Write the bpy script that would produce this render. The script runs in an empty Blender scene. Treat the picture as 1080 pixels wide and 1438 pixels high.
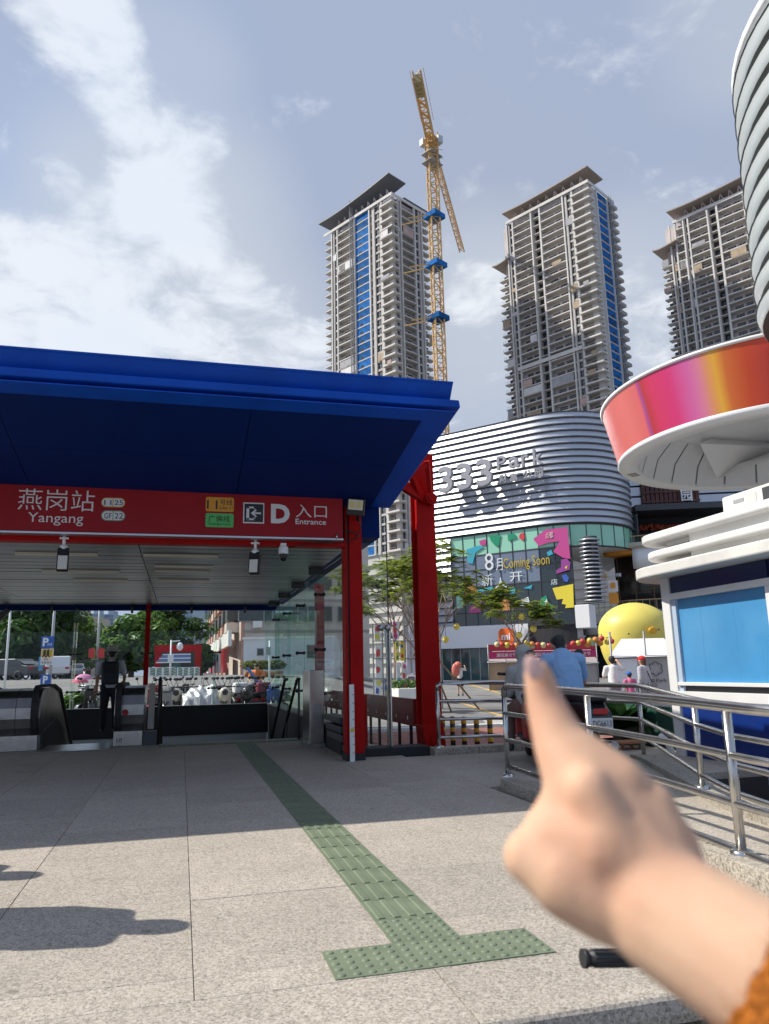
import bpy, bmesh, math, random
import numpy as np
from mathutils import Vector, Matrix
random.seed(7)
S = bpy.context.scene
COL = S.collection
R = math.radians
PI = math.pi

# ------------------------------------------------------------------ camera
EYE = Vector((0.0, 0.0, 1.1))
YAW, PITCH, ROLL = R(15.0525), R(11.8475), R(-1.26572)
FPX, CX, CY = 1056.9, 540.0, 719.0          # focal length and centre in photo pixels (1080 x 1438)
_f = Vector((math.sin(YAW) * math.cos(PITCH), math.cos(YAW) * math.cos(PITCH), math.sin(PITCH)))
_r0 = Vector((math.cos(YAW), -math.sin(YAW), 0))
_u0 = _r0.cross(_f)
_r = _r0 * math.cos(ROLL) + _u0 * math.sin(ROLL)
_u = -_r0 * math.sin(ROLL) + _u0 * math.cos(ROLL)
cam_d = bpy.data.cameras.new('camera')
cam = bpy.data.objects.new('camera', cam_d)
COL.objects.link(cam)
cam.matrix_world = Matrix(((_r.x, _u.x, -_f.x, EYE.x), (_r.y, _u.y, -_f.y, EYE.y), (_r.z, _u.z, -_f.z, EYE.z), (0, 0, 0, 1)))
cam_d.sensor_fit = 'VERTICAL'
cam_d.sensor_height = 24.0
cam_d.sensor_width = 18.0
cam_d.lens = 24.0 * FPX / 1438.0
cam_d.clip_start = 0.02
cam_d.clip_end = 6000
cam_d.dof.use_dof = True
cam_d.dof.focus_distance = 13.0
cam_d.dof.aperture_fstop = 4.2
S.camera = cam

# ------------------------------------------------------------------ sun, sky, exposure
SUN_EL = R(46)
SUN_H = Vector((-0.944, 0.33, 0)).normalized()
SUN = Vector((SUN_H.x * math.cos(SUN_EL), SUN_H.y * math.cos(SUN_EL), math.sin(SUN_EL)))
sd = bpy.data.lights.new('sun', 'SUN')
sd.energy = 3.95
sd.angle = R(0.55)
sd.color = (1.0, 0.94, 0.85)
sun = bpy.data.objects.new('sun', sd)
COL.objects.link(sun)
sun.location = SUN * 60
sun.rotation_euler = (-SUN).to_track_quat('-Z', 'Y').to_euler()
S.view_settings.view_transform = 'Standard'
S.view_settings.look = 'None'
S.view_settings.gamma = 1
S.view_settings.exposure = 0.45
S.render.engine = 'CYCLES'
S.cycles.use_denoising = True
S.cycles.max_bounces = 8
S.cycles.transparent_max_bounces = 24
S.cycles.sample_clamp_indirect = 6


def ray(px, py):
    return _r * ((px - CX) / FPX) - _u * ((py - CY) / FPX) + _f


def aY(px, py, Y):
    d = ray(px, py); return EYE + d * (Y / d.y)


def aX(px, py, X):
    d = ray(px, py); return EYE + d * (X / d.x)


def aZ(px, py, z):
    d = ray(px, py); return EYE + d * ((z - EYE.z) / d.z)


def aD(px, py, D):
    return EYE + ray(px, py) * D


def aG(px, D, z):
    """point at camera depth D in the column of the photo px, at height z"""
    d0, d1 = EYE + ray(px, 900) * D, EYE + ray(px, 960) * D
    t = (z - d0.z) / (d1.z - d0.z)
    return d0 + (d1 - d0) * t


world = bpy.data.worlds.new('World')
S.world = world
world.use_nodes = True
wn, wl = world.node_tree.nodes, world.node_tree.links
wn.clear()


def N(nt, t, **kw):
    n = nt.nodes.new(t)
    for k, v in kw.items():
        if k.startswith('i_'):
            n.inputs[int(k[2:])].default_value = v
        else:
            setattr(n, k, v)
    return n


def build_sky():
    nt = world.node_tree
    L = nt.links.new
    out = N(nt, 'ShaderNodeOutputWorld')
    sky = N(nt, 'ShaderNodeTexSky', sky_type='NISHITA')
    sky.sun_disc = False
    sky.sun_elevation = SUN_EL
    sky.sun_rotation = math.atan2(SUN_H.x, SUN_H.y)
    sky.dust_density = 2.2
    sky.air_density = 1.0
    sky.ozone_density = 1.2
    bg = N(nt, 'ShaderNodeBackground'); bg.inputs[1].default_value = 0.075
    tint = N(nt, 'ShaderNodeMixRGB', blend_type='MIX'); tint.inputs[0].default_value = 0.6
    L(sky.outputs[0], tint.inputs[1]); tint.inputs[2].default_value = (5.0, 6.3, 9.2, 1)
    L(tint.outputs[0], bg.inputs[0])
    tc = N(nt, 'ShaderNodeTexCoord')
    nrm = N(nt, 'ShaderNodeVectorMath', operation='NORMALIZE'); L(tc.outputs['Generated'], nrm.inputs[0])
    D = nrm.outputs[0]
    sep = N(nt, 'ShaderNodeSeparateXYZ'); L(D, sep.inputs[0])
    zz = N(nt, 'ShaderNodeMath', operation='MAXIMUM'); L(sep.outputs[2], zz.inputs[0]); zz.inputs[1].default_value = 0.0
    za = N(nt, 'ShaderNodeMath', operation='ADD'); L(zz.outputs[0], za.inputs[0]); za.inputs[1].default_value = 0.22
    dx = N(nt, 'ShaderNodeMath', operation='DIVIDE'); L(sep.outputs[0], dx.inputs[0]); L(za.outputs[0], dx.inputs[1])
    dy = N(nt, 'ShaderNodeMath', operation='DIVIDE'); L(sep.outputs[1], dy.inputs[0]); L(za.outputs[0], dy.inputs[1])
    cmb = N(nt, 'ShaderNodeCombineXYZ'); L(dx.outputs[0], cmb.inputs[0]); L(dy.outputs[0], cmb.inputs[1])
    n1 = N(nt, 'ShaderNodeTexNoise'); n1.inputs['Scale'].default_value = 6.5; n1.inputs['Detail'].default_value = 11; n1.inputs['Roughness'].default_value = 0.62; n1.inputs['Distortion'].default_value = 0.35
    L(cmb.outputs[0], n1.inputs['Vector'])
    n2 = N(nt, 'ShaderNodeTexNoise'); n2.inputs['Scale'].default_value = 0.8; n2.inputs['Detail'].default_value = 5; n2.inputs['Roughness'].default_value = 0.5
    ofs = N(nt, 'ShaderNodeVectorMath', operation='ADD'); L(cmb.outputs[0], ofs.inputs[0]); ofs.inputs[1].default_value = (3.3, 1.7, 0.4)
    L(ofs.outputs[0], n2.inputs['Vector'])

    def blobs(lst):
        """union of soft cloud masses, each centred on a direction of the sky"""
        acc = None
        for (px, py, rad, amp) in lst:
            v = ray(px, py).normalized()
            dt = N(nt, 'ShaderNodeVectorMath', operation='DOT_PRODUCT'); L(D, dt.inputs[0]); dt.inputs[1].default_value = v
            mr = N(nt, 'ShaderNodeMapRange', interpolation_type='SMOOTHSTEP'); L(dt.outputs['Value'], mr.inputs[0])
            mr.inputs[1].default_value = math.cos(rad / FPX); mr.inputs[2].default_value = 1.0
            mr.inputs[3].default_value = 0; mr.inputs[4].default_value = amp
            if acc is None:
                acc = mr.outputs[0]
            else:
                a = N(nt, 'ShaderNodeMath', operation='SMOOTH_MAX'); L(acc, a.inputs[0]); L(mr.outputs[0], a.inputs[1]); a.inputs[2].default_value = .15; acc = a.outputs[0]
        return acc

    def thresh(a, noise, k, lo, hi):
        c = N(nt, 'ShaderNodeMath', operation='SUBTRACT'); L(noise, c.inputs[0]); c.inputs[1].default_value = .5
        m = N(nt, 'ShaderNodeMath', operation='MULTIPLY_ADD'); L(c.outputs[0], m.inputs[0]); m.inputs[1].default_value = k; L(a, m.inputs[2])
        mr = N(nt, 'ShaderNodeMapRange', interpolation_type='SMOOTHSTEP'); L(m.outputs[0], mr.inputs[0])
        mr.inputs[1].default_value = lo; mr.inputs[2].default_value = hi
        return mr.outputs[0]

    # broad grey veil over the middle and right, a white cumulus bank on the left
    veil = thresh(blobs([(560, 330, 620, .9), (900, 120, 480, .8), (520, -50, 420, .8), (1700, 300, 1000, .9), (300, -1200, 1100, .9), (-900, 200, 500, .6)]), n2.outputs[0], 1.6, 0.1, .9)
    crisp = thresh(blobs([(85, -20, 90, .8), (130, 40, 85, .8), (165, 105, 75, .8), (215, 165, 85, .8), (285, 182, 50, .7), (235, 235, 85, .8), (150, 330, 100, .8), (85, 255, 50, .75), (215, 320, 120, .9), (150, 430, 190, .9), (20, 350, 60, .7), (-40, 430, 150, .9), (330, 470, 130, .6),
                          (680, 420, 80, .5), (930, 450, 90, .5), (885, 385, 50, .42), (430, 510, 90, .7), (-700, 300, 500, .8), (1500, 500, 300, .7)]), n1.outputs[0], 2.6, 0.25, .95)
    soft = thresh(blobs([(225, 320, 270, .8), (230, 120, 170, .6), (300, 480, 260, .75), (60, 500, 300, .8), (680, 480, 260, .62), (910, 450, 240, .62), (1060, -10, 200, .5), (-800, 300, 600, .8)]), n2.outputs[0], 1.1, 0.08, 1.0)
    bgv = N(nt, 'ShaderNodeBackground'); bgv.inputs[0].default_value = (0.66, 0.765, 1.0, 1); bgv.inputs[1].default_value = 0.445
    bgw = N(nt, 'ShaderNodeBackground'); bgw.inputs[1].default_value = 0.74
    ramp = N(nt, 'ShaderNodeValToRGB'); L(n2.outputs[0], ramp.inputs[0])
    ramp.color_ramp.elements[0].position = 0.32; ramp.color_ramp.elements[0].color = (0.80, 0.87, 0.97, 1)
    ramp.color_ramp.elements[1].position = 0.62; ramp.color_ramp.elements[1].color = (0.97, 0.985, 1.0, 1)
    L(ramp.outputs[0], bgw.inputs[0])
    m1 = N(nt, 'ShaderNodeMixShader'); L(veil, m1.inputs[0]); L(bg.outputs[0], m1.inputs[1]); L(bgv.outputs[0], m1.inputs[2])
    m2 = N(nt, 'ShaderNodeMixShader'); L(soft, m2.inputs[0]); L(m1.outputs[0], m2.inputs[1])
    bgs = N(nt, 'ShaderNodeBackground'); bgs.inputs[0].default_value = (.84, .91, 1.0, 1); bgs.inputs[1].default_value = .56
    L(bgs.outputs[0], m2.inputs[2])
    cf = N(nt, 'ShaderNodeMath', operation='MULTIPLY'); L(crisp, cf.inputs[0]); cf.inputs[1].default_value = .9
    m3 = N(nt, 'ShaderNodeMixShader'); L(cf.outputs[0], m3.inputs[0]); L(m2.outputs[0], m3.inputs[1]); L(bgw.outputs[0], m3.inputs[2])
    L(m3.outputs[0], out.inputs[0])


build_sky()

# ------------------------------------------------------------------ materials
MATS = {}


def mat(name, col=(.5, .5, .5), rough=0.6, metal=0.0, var=0.0, vscale=4.0, bump=0.0, bscale=40.0, spec=0.5, sub=0.0, rand=0.0, coat=0.0, emit=0.0, col2=None, dirt=0.0):
    if name in MATS:
        return MATS[name]
    m = bpy.data.materials.new(name)
    m.use_nodes = True
    nt = m.node_tree
    L = nt.links.new
    b = nt.nodes['Principled BSDF']
    b.inputs['Roughness'].default_value = rough
    b.inputs['Metallic'].default_value = metal
    b.inputs['Specular IOR Level'].default_value = spec
    if coat:
        b.inputs['Coat Weight'].default_value = coat
        b.inputs['Coat Roughness'].default_value = 0.08
    c = (*col, 1)
    b.inputs['Base Color'].default_value = c
    tc = nt.nodes.new('ShaderNodeTexCoord')
    src = None
    if var or col2:
        n = N(nt, 'ShaderNodeTexNoise'); n.inputs['Scale'].default_value = vscale; n.inputs['Detail'].default_value = 6; n.inputs['Roughness'].default_value = 0.6
        L(tc.outputs['Object'], n.inputs['Vector'])
        rp = N(nt, 'ShaderNodeValToRGB'); L(n.outputs[0], rp.inputs[0])
        lo = tuple(x * (1 - var) for x in col); hi = tuple(min(1, x * (1 + var)) for x in (col2 or col))
        rp.color_ramp.elements[0].position = 0.33; rp.color_ramp.elements[0].color = (*lo, 1)
        rp.color_ramp.elements[1].position = 0.67; rp.color_ramp.elements[1].color = (*hi, 1)
        src = rp.outputs[0]
    if dirt:
        n = N(nt, 'ShaderNodeTexNoise'); n.inputs['Scale'].default_value = vscale * 0.35; n.inputs['Detail'].default_value = 8; n.inputs['Roughness'].default_value = 0.7
        L(tc.outputs['Object'], n.inputs['Vector'])
        mr = N(nt, 'ShaderNodeMapRange'); L(n.outputs[0], mr.inputs[0]); mr.inputs[1].default_value = 0.5; mr.inputs[2].default_value = 0.75; mr.inputs[4].default_value = dirt
        mx = N(nt, 'ShaderNodeMixRGB'); L(mr.outputs[0], mx.inputs[0])
        if src: L(src, mx.inputs[1])
        else: mx.inputs[1].default_value = c
        mx.inputs[2].default_value = (col[0] * .35, col[1] * .33, col[2] * .3, 1)
        src = mx.outputs[0]
    if rand:
        oi = N(nt, 'ShaderNodeObjectInfo')
        mr = N(nt, 'ShaderNodeMapRange'); L(oi.outputs['Random'], mr.inputs[0]); mr.inputs[3].default_value = 1 - rand; mr.inputs[4].default_value = 1 + rand
        mx = N(nt, 'ShaderNodeVectorMath', operation='SCALE')
        if src: L(src, mx.inputs[0])
        else: mx.inputs[0].default_value = col
        L(mr.outputs[0], mx.inputs['Scale'])
        src = mx.outputs[0]
    if src:
        L(src, b.inputs['Base Color'])
    if bump:
        n = N(nt, 'ShaderNodeTexNoise'); n.inputs['Scale'].default_value = bscale; n.inputs['Detail'].default_value = 4
        L(tc.outputs['Object'], n.inputs['Vector'])
        bp = N(nt, 'ShaderNodeBump'); bp.inputs['Strength'].default_value = bump; bp.inputs['Distance'].default_value = 0.02
        L(n.outputs[0], bp.inputs['Height']); L(bp.outputs[0], b.inputs['Normal'])
    if sub:
        b.inputs['Subsurface Weight'].default_value = sub
        b.inputs['Subsurface Radius'].default_value = (1.0, 0.35, 0.2)
        b.inputs['Subsurface Scale'].default_value = 0.006
    if emit:
        b.inputs['Emission Color'].default_value = c
        b.inputs['Emission Strength'].default_value = emit
    MATS[name] = m
    return m


def granite(name, base, dark, light, scale=260, dirt=0.15):
    m = mat(name, base, 0.72)
    nt = m.node_tree; L = nt.links.new; b = nt.nodes['Principled BSDF']
    tc = nt.nodes.new('ShaderNodeTexCoord')
    oi = N(nt, 'ShaderNodeObjectInfo')
    of = N(nt, 'ShaderNodeVectorMath', operation='SCALE'); of.inputs[0].default_value = (37, 21, 11); L(oi.outputs['Random'], of.inputs['Scale'])
    ad = N(nt, 'ShaderNodeVectorMath', operation='ADD'); L(tc.outputs['Object'], ad.inputs[0]); L(of.outputs[0], ad.inputs[1])
    n = N(nt, 'ShaderNodeTexNoise'); n.inputs['Scale'].default_value = scale * 2; n.inputs['Detail'].default_value = 4; n.inputs['Roughness'].default_value = 0.8
    L(ad.outputs[0], n.inputs['Vector'])
    # crystals: every cell of two cell sizes takes its own tone
    tones = []
    for k_, w_ in ((1.0, .5), (.42, .5)):
        vc = N(nt, 'ShaderNodeTexVoronoi'); vc.inputs['Scale'].default_value = scale * k_; L(ad.outputs[0], vc.inputs['Vector'])
        sp_ = N(nt, 'ShaderNodeSeparateXYZ'); L(vc.outputs['Color'], sp_.inputs[0])
        mm_ = N(nt, 'ShaderNodeMath', operation='MULTIPLY'); L(sp_.outputs[0], mm_.inputs[0]); mm_.inputs[1].default_value = w_
        tones.append(mm_.outputs[0])
    tn = N(nt, 'ShaderNodeMath', operation='ADD'); L(tones[0], tn.inputs[0]); L(tones[1], tn.inputs[1])
    rp = N(nt, 'ShaderNodeValToRGB'); L(tn.outputs[0], rp.inputs[0])
    e = rp.color_ramp.elements
    e[0].position = 0.12; e[0].color = (*dark, 1); e[1].position = 0.88; e[1].color = (*light, 1)
    k = e.new(0.36); k.color = tuple(x * .84 for x in base) + (1,); k = e.new(0.6); k.color = tuple(x * 1.06 for x in base) + (1,)
    n2 = N(nt, 'ShaderNodeTexNoise'); n2.inputs['Scale'].default_value = 1.6; n2.inputs['Detail'].default_value = 7; n2.inputs['Roughness'].default_value = 0.65
    L(ad.outputs[0], n2.inputs['Vector'])
    mr = N(nt, 'ShaderNodeMapRange'); L(n2.outputs[0], mr.inputs[0]); mr.inputs[1].default_value = 0.3; mr.inputs[2].default_value = 0.75; mr.inputs[3].default_value = 1.06; mr.inputs[4].default_value = 1 - dirt
    # blotchy traffic stains of their own shape
    n3 = N(nt, 'ShaderNodeTexNoise'); n3.inputs['Scale'].default_value = 5; n3.inputs['Detail'].default_value = 5; n3.inputs['Roughness'].default_value = .7
    L(ad.outputs[0], n3.inputs['Vector'])
    mr3 = N(nt, 'ShaderNodeMapRange'); L(n3.outputs[0], mr3.inputs[0]); mr3.inputs[1].default_value = 0.6; mr3.inputs[2].default_value = 0.78; mr3.inputs[3].default_value = 1; mr3.inputs[4].default_value = 0.82
    vo = N(nt, 'ShaderNodeTexVoronoi'); vo.inputs['Scale'].default_value = 2.3; L(ad.outputs[0], vo.inputs['Vector'])
    mrv = N(nt, 'ShaderNodeMapRange'); L(vo.outputs['Distance'], mrv.inputs[0]); mrv.inputs[1].default_value = .03; mrv.inputs[2].default_value = .06; mrv.inputs[3].default_value = .62; mrv.inputs[4].default_value = 1
    rr = N(nt, 'ShaderNodeMapRange'); L(oi.outputs['Random'], rr.inputs[0]); rr.inputs[3].default_value = .94; rr.inputs[4].default_value = 1.06
    ml = N(nt, 'ShaderNodeMath', operation='MULTIPLY'); L(mr.outputs[0], ml.inputs[0]); L(rr.outputs[0], ml.inputs[1])
    ml2 = N(nt, 'ShaderNodeMath', operation='MULTIPLY'); L(ml.outputs[0], ml2.inputs[0]); L(mr3.outputs[0], ml2.inputs[1])
    ml3 = N(nt, 'ShaderNodeMath', operation='MULTIPLY'); L(ml2.outputs[0], ml3.inputs[0]); L(mrv.outputs[0], ml3.inputs[1])
    sc = N(nt, 'ShaderNodeVectorMath', operation='SCALE'); L(rp.outputs[0], sc.inputs[0]); L(ml3.outputs[0], sc.inputs['Scale'])
    L(sc.outputs[0], b.inputs['Base Color'])
    bp = N(nt, 'ShaderNodeBump'); bp.inputs['Strength'].default_value = 0.25; bp.inputs['Distance'].default_value = 0.003
    L(n.outputs[0], bp.inputs['Height']); L(bp.outputs[0], b.inputs['Normal'])
    return m


def glass(name, tint, refl=1.0, dark=0.0):
    """thin architectural pane: clear transmission plus Fresnel reflection"""
    m = bpy.data.materials.new(name); m.use_nodes = True; MATS[name] = m
    nt = m.node_tree; L = nt.links.new; nt.nodes.clear()
    o = N(nt, 'ShaderNodeOutputMaterial')
    t = N(nt, 'ShaderNodeBsdfTransparent'); t.inputs[0].default_value = (*tint, 1)
    g = N(nt, 'ShaderNodeBsdfGlossy'); g.inputs['Roughness'].default_value = 0.01; g.inputs[0].default_value = (0.9, 0.95, 0.95, 1)
    fr = N(nt, 'ShaderNodeFresnel'); fr.inputs[0].default_value = 1.5
    k = N(nt, 'ShaderNodeMath', operation='MULTIPLY'); L(fr.outputs[0], k.inputs[0]); k.inputs[1].default_value = refl
    mx = N(nt, 'ShaderNodeMixShader'); L(k.outputs[0], mx.inputs[0]); L(t.outputs[0], mx.inputs[1]); L(g.outputs[0], mx.inputs[2])
    L(mx.outputs[0], o.inputs[0])
    return m


def leafmat(name, a, b2, trans=0.35):
    m = bpy.data.materials.new(name); m.use_nodes = True; MATS[name] = m
    nt = m.node_tree; L = nt.links.new; nt.nodes.clear()
    o = N(nt, 'ShaderNodeOutputMaterial')
    g = N(nt, 'ShaderNodeNewGeometry')
    rp = N(nt, 'ShaderNodeValToRGB'); L(g.outputs['Random Per Island'], rp.inputs[0])
    rp.color_ramp.elements[0].color = (*a, 1); rp.color_ramp.elements[1].color = (*b2, 1)
    d = N(nt, 'ShaderNodeBsdfDiffuse'); L(rp.outputs[0], d.inputs[0])
    t = N(nt, 'ShaderNodeBsdfTranslucent'); L(rp.outputs[0], t.inputs[0])
    mx = N(nt, 'ShaderNodeMixShader'); mx.inputs[0].default_value = trans; L(d.outputs[0], mx.inputs[1]); L(t.outputs[0], mx.inputs[2])
    gl = N(nt, 'ShaderNodeBsdfGlossy'); gl.inputs['Roughness'].default_value = 0.45; gl.inputs[0].default_value = (.5, .5, .5, 1)
    m2 = N(nt, 'ShaderNodeMixShader'); m2.inputs[0].default_value = 0.05; L(mx.outputs[0], m2.inputs[1]); L(gl.outputs[0], m2.inputs[2])
    L(m2.outputs[0], o.inputs[0])
    return m


G_WARM = granite('granite_pale', (.415, .368, .305), (.19, .165, .13), (.575, .52, .445))
G_RAMP = granite('granite_kerb', (.40, .36, .29), (.12, .10, .08), (.58, .53, .45), 200, .3)
G_BLACK = granite('granite_black', (.018, .02, .022), (.008, .008, .01), (.05, .05, .055), 300, .2)
ASPHALT = mat('asphalt', (.20, .20, .195), .9, var=.18, vscale=.6, bump=.3, bscale=60, dirt=.25)
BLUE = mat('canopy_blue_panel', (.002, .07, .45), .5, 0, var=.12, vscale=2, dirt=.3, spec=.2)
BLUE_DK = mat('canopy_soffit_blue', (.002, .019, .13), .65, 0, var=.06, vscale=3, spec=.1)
REDC = mat('red_steel_paint', (.38, .006, .005), .5, var=.12, vscale=2.2, spec=.1, dirt=.15)
SIGNRED = mat('sign_red_panel', (.31, .011, .016), .42, var=.06, vscale=1.1, spec=.2)
STEEL = mat('brushed_stainless', (.56, .54, .51), .24, 1.0, var=.12, vscale=9)
STEEL_D = mat('worn_stainless', (.40, .40, .40), .3, 1.0, var=.25, vscale=3)
ALU = mat('aluminium_panel', (.52, .54, .57), .36, .85, var=.08, vscale=.7)
CEIL = mat('ceiling_metal_panel', (.105, .13, .15), .33, .7, var=.2, vscale=1.2, rand=.3)
WHITE = mat('white_paint', (.78, .77, .73), .5, var=.05, vscale=2, dirt=.12)
WHITE_C = mat('clean_white_paint', (.8, .8, .8), .45)
BLACK = mat('black_plastic', (.016, .016, .018), .45)
RUBBER = mat('black_rubber', (.02, .02, .021), .7, var=.2, vscale=12)
DKGREY = mat('dark_grey_metal', (.06, .065, .07), .5, .3)
GREY = mat('grey_paint', (.30, .31, .32), .55, var=.1, vscale=3)
GLASS = glass('clear_glass', (.965, .985, .975), .3)
FIN = glass('green_edge_glass', (.87, .945, .915), .45)
SILVERL = mat('silver_letter_paint', (.33, .33, .36), .45)
YEL = mat('yellow_paint', (.78, .42, .03), .5)
LAMP = mat('lamp_lens', (.75, .74, .66), .25)
TACT = mat('green_tactile_tile', (.155, .19, .122), .62, var=.16, vscale=5, rand=.07, dirt=.2)
SKIN = mat('skin', (.50, .285, .19), .5, var=.06, vscale=30, sub=.22)

# ------------------------------------------------------------------ mesh helpers
ORG = {}


def thing(name, label=None, cat=None, loc=(0, 0, 0), group=None, kind=None, rotz=0):
    o = bpy.data.objects.new(name, None)
    COL.objects.link(o)
    o.location = loc
    o.rotation_euler = (0, 0, rotz)
    o.empty_display_size = .2
    ORG[o.name] = Vector(loc) if not rotz else Vector((0, 0, 0))
    tag(o, label, cat, group, kind)
    return o


def local(name, label=None, cat=None, group=None, kind=None):
    """an Empty whose children are built round the origin; it is placed afterwards"""
    return thing(name, label, cat, (0, 0, 0), group, kind)


def place(o, loc, rotz=0, scale=1):
    o.location = loc; o.rotation_euler = (0, 0, rotz); o.scale = (scale,) * 3
    return o


def tag(o, label=None, cat=None, group=None, kind=None):
    if label: o['label'] = label
    if cat: o['category'] = cat
    if group: o['group'] = group
    if kind: o['kind'] = kind
    return o


def kids(o):
    return [c for c in CH.get(o.name, [])]


CH = {}


def link(o, parent):
    COL.objects.link(o)
    if parent is not None:
        o.parent = parent
        ORG[o.name] = ORG.get(parent.name, Vector((0, 0, 0)))
        CH.setdefault(parent.name, []).append(o)
    return o


def copy_tree(o, parent=None):
    c = o.copy()
    COL.objects.link(c)
    if parent is not None:
        c.parent = parent
        CH.setdefault(parent.name, []).append(c)
    ORG[c.name] = ORG.get(o.name, Vector((0, 0, 0)))
    for k in kids(o):
        copy_tree(k, c)
    return c


def reuse(o, name, parent, loc=(0, 0, 0), rotz=0, m=None, rot=None):
    """another object sharing o's mesh"""
    c = bpy.data.objects.new(name, o.data)
    COL.objects.link(c)
    c.parent = parent
    CH.setdefault(parent.name, []).append(c)
    c.location = loc
    c.rotation_euler = rot if rot else (0, 0, rotz)
    return c


class MB:
    def __init__(s):
        s.v = []; s.f = []; s.m = []; s.mi = 0; s.sm = []
        s.smooth = False

    def add(s, vs, fs, smooth=None):
        o = len(s.v)
        s.v += [tuple(v) for v in vs]
        s.f += [tuple(i + o for i in f) for f in fs]
        s.m += [s.mi] * len(fs)
        s.sm += [s.smooth if smooth is None else smooth] * len(fs)
        return s

    def box(s, x0, x1, y0, y1, z0, z1):
        return s.add([(x0, y0, z0), (x1, y0, z0), (x1, y1, z0), (x0, y1, z0), (x0, y0, z1), (x1, y0, z1), (x1, y1, z1), (x0, y1, z1)],
                     [(3, 2, 1, 0), (4, 5, 6, 7), (0, 1, 5, 4), (1, 2, 6, 5), (2, 3, 7, 6), (3, 0, 4, 7)])

    def cbox(s, c, size, rz=0, rot=None):
        M = rot if rot else Matrix.Rotation(rz, 3, 'Z')
        h = Vector(size) / 2
        vs = []
        for z in (-1, 1):
            for x, y in ((-1, -1), (1, -1), (1, 1), (-1, 1)):
                vs.append(M @ Vector((x * h.x, y * h.y, z * h.z)) + Vector(c))
        return s.add(vs, [(3, 2, 1, 0), (4, 5, 6, 7), (0, 1, 5, 4), (1, 2, 6, 5), (2, 3, 7, 6), (3, 0, 4, 7)])

    def bar(s, p, q, w, h=None, up=(0, 0, 1)):
        """square bar between two points"""
        p, q = Vector(p), Vector(q); h = h or w
        d = (q - p)
        if d.length < 1e-6: return s
        d.normalize(); u = Vector(up)
        if abs(d.dot(u)) > .99: u = Vector((0, 1, 0))
        a = d.cross(u).normalized() * (w / 2); b = a.normalized().cross(d).normalized() * (h / 2)
        return s.add([p - a - b, p + a - b, p + a + b, p - a + b, q - a - b, q + a - b, q + a + b, q - a + b],
                     [(0, 1, 2, 3), (7, 6, 5, 4), (0, 4, 5, 1), (1, 5, 6, 2), (2, 6, 7, 3), (3, 7, 4, 0)])

    def tube(s, pts, r, n=8, caps=True, smooth=True):
        pts = [Vector(p) for p in pts]
        rs = r if isinstance(r, (list, tuple)) else [r] * len(pts)
        vs, fs = [], []
        ref = None
        for i, p in enumerate(pts):
            d = (pts[min(i + 1, len(pts) - 1)] - pts[max(i - 1, 0)])
            if d.length < 1e-9: d = Vector((0, 0, 1))
            d.normalize()
            if ref is None:
                ref = Vector((0, 0, 1)) if abs(d.z) < .9 else Vector((1, 0, 0))
            a = d.cross(ref)
            if a.length < 1e-5: a = d.cross(Vector((.3, 1, .2)))
            a.normalize(); b = d.cross(a); ref = -(a.cross(d)) if False else ref
            for k in range(n):
                t = 2 * PI * k / n
                vs.append(p + (a * math.cos(t) + b * math.sin(t)) * rs[i])
        for i in range(len(pts) - 1):
            for k in range(n):
                k2 = (k + 1) % n
                fs.append((i * n + k, i * n + k2, (i + 1) * n + k2, (i + 1) * n + k))
        s.add(vs, fs, smooth)
        if caps:
            o = len(s.v) - len(vs)
            s.f.append(tuple(o + k for k in reversed(range(n)))); s.m.append(s.mi); s.sm.append(False)
            s.f.append(tuple(o + (len(pts) - 1) * n + k for k in range(n))); s.m.append(s.mi); s.sm.append(False)
        return s

    def cyl(s, p, q, r0, r1=None, n=12):
        return s.tube([p, q], [r0, r0 if r1 is None else r1], n)

    def sphere(s, c, r, n=12, k=8, sc=(1, 1, 1), rot=None):
        vs, fs = [], []
        c = Vector(c)
        for i in range(k + 1):
            ph = PI * i / k
            for j in range(n):
                t = 2 * PI * j / n
                v = Vector((math.sin(ph) * math.cos(t) * sc[0], math.sin(ph) * math.sin(t) * sc[1], math.cos(ph) * sc[2])) * r
                vs.append((rot @ v if rot else v) + c)
        for i in range(k):
            for j in range(n):
                j2 = (j + 1) % n
                fs.append((i * n + j, (i + 1) * n + j, (i + 1) * n + j2, i * n + j2))
        return s.add(vs, fs, True)

    def lathe(s, prof, c=(0, 0, 0), n=24, a0=0, a1=2 * PI, smooth=True, axis='Z'):
        """prof: list of (r, z)"""
        full = abs(a1 - a0 - 2 * PI) < 1e-6
        m = n if full else n + 1
        vs, fs = [], []
        for j in range(m):
            t = a0 + (a1 - a0) * j / n
            for r, z in prof:
                v = (r * math.cos(t), r * math.sin(t), z)
                if axis == 'X': v = (v[2], v[0], v[1])
                elif axis == 'Y': v = (v[0], v[2], v[1])
                vs.append((c[0] + v[0], c[1] + v[1], c[2] + v[2]))
        k = len(prof)
        for j in range(n):
            j2 = (j + 1) % m
            for i in range(k - 1):
                fs.append((j * k + i, j2 * k + i, j2 * k + i + 1, j * k + i + 1))
        return s.add(vs, fs, smooth)

    def prism(s, poly, a, b, axis='Z', fn=None):
        """extrude a 2-D polygon between a and b along an axis; X: (y,z), Y: (x,z), Z: (x,y)"""
        n = len(poly)
        vs = []
        for t in (a, b):
            for p in poly:
                vs.append({'X': (t, p[0], p[1]), 'Y': (p[0], t, p[1]), 'Z': (p[0], p[1], t)}[axis])
        if fn: vs = [fn(Vector(v)) for v in vs]
        fs = [tuple(reversed(range(n))), tuple(range(n, 2 * n))]
        for i in range(n):
            j = (i + 1) % n
            fs.append((i, j, n + j, n + i))
        return s.add(vs, fs)

    def quad(s, a, b, c, d):
        return s.add([a, b, c, d], [(0, 1, 2, 3)])

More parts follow.
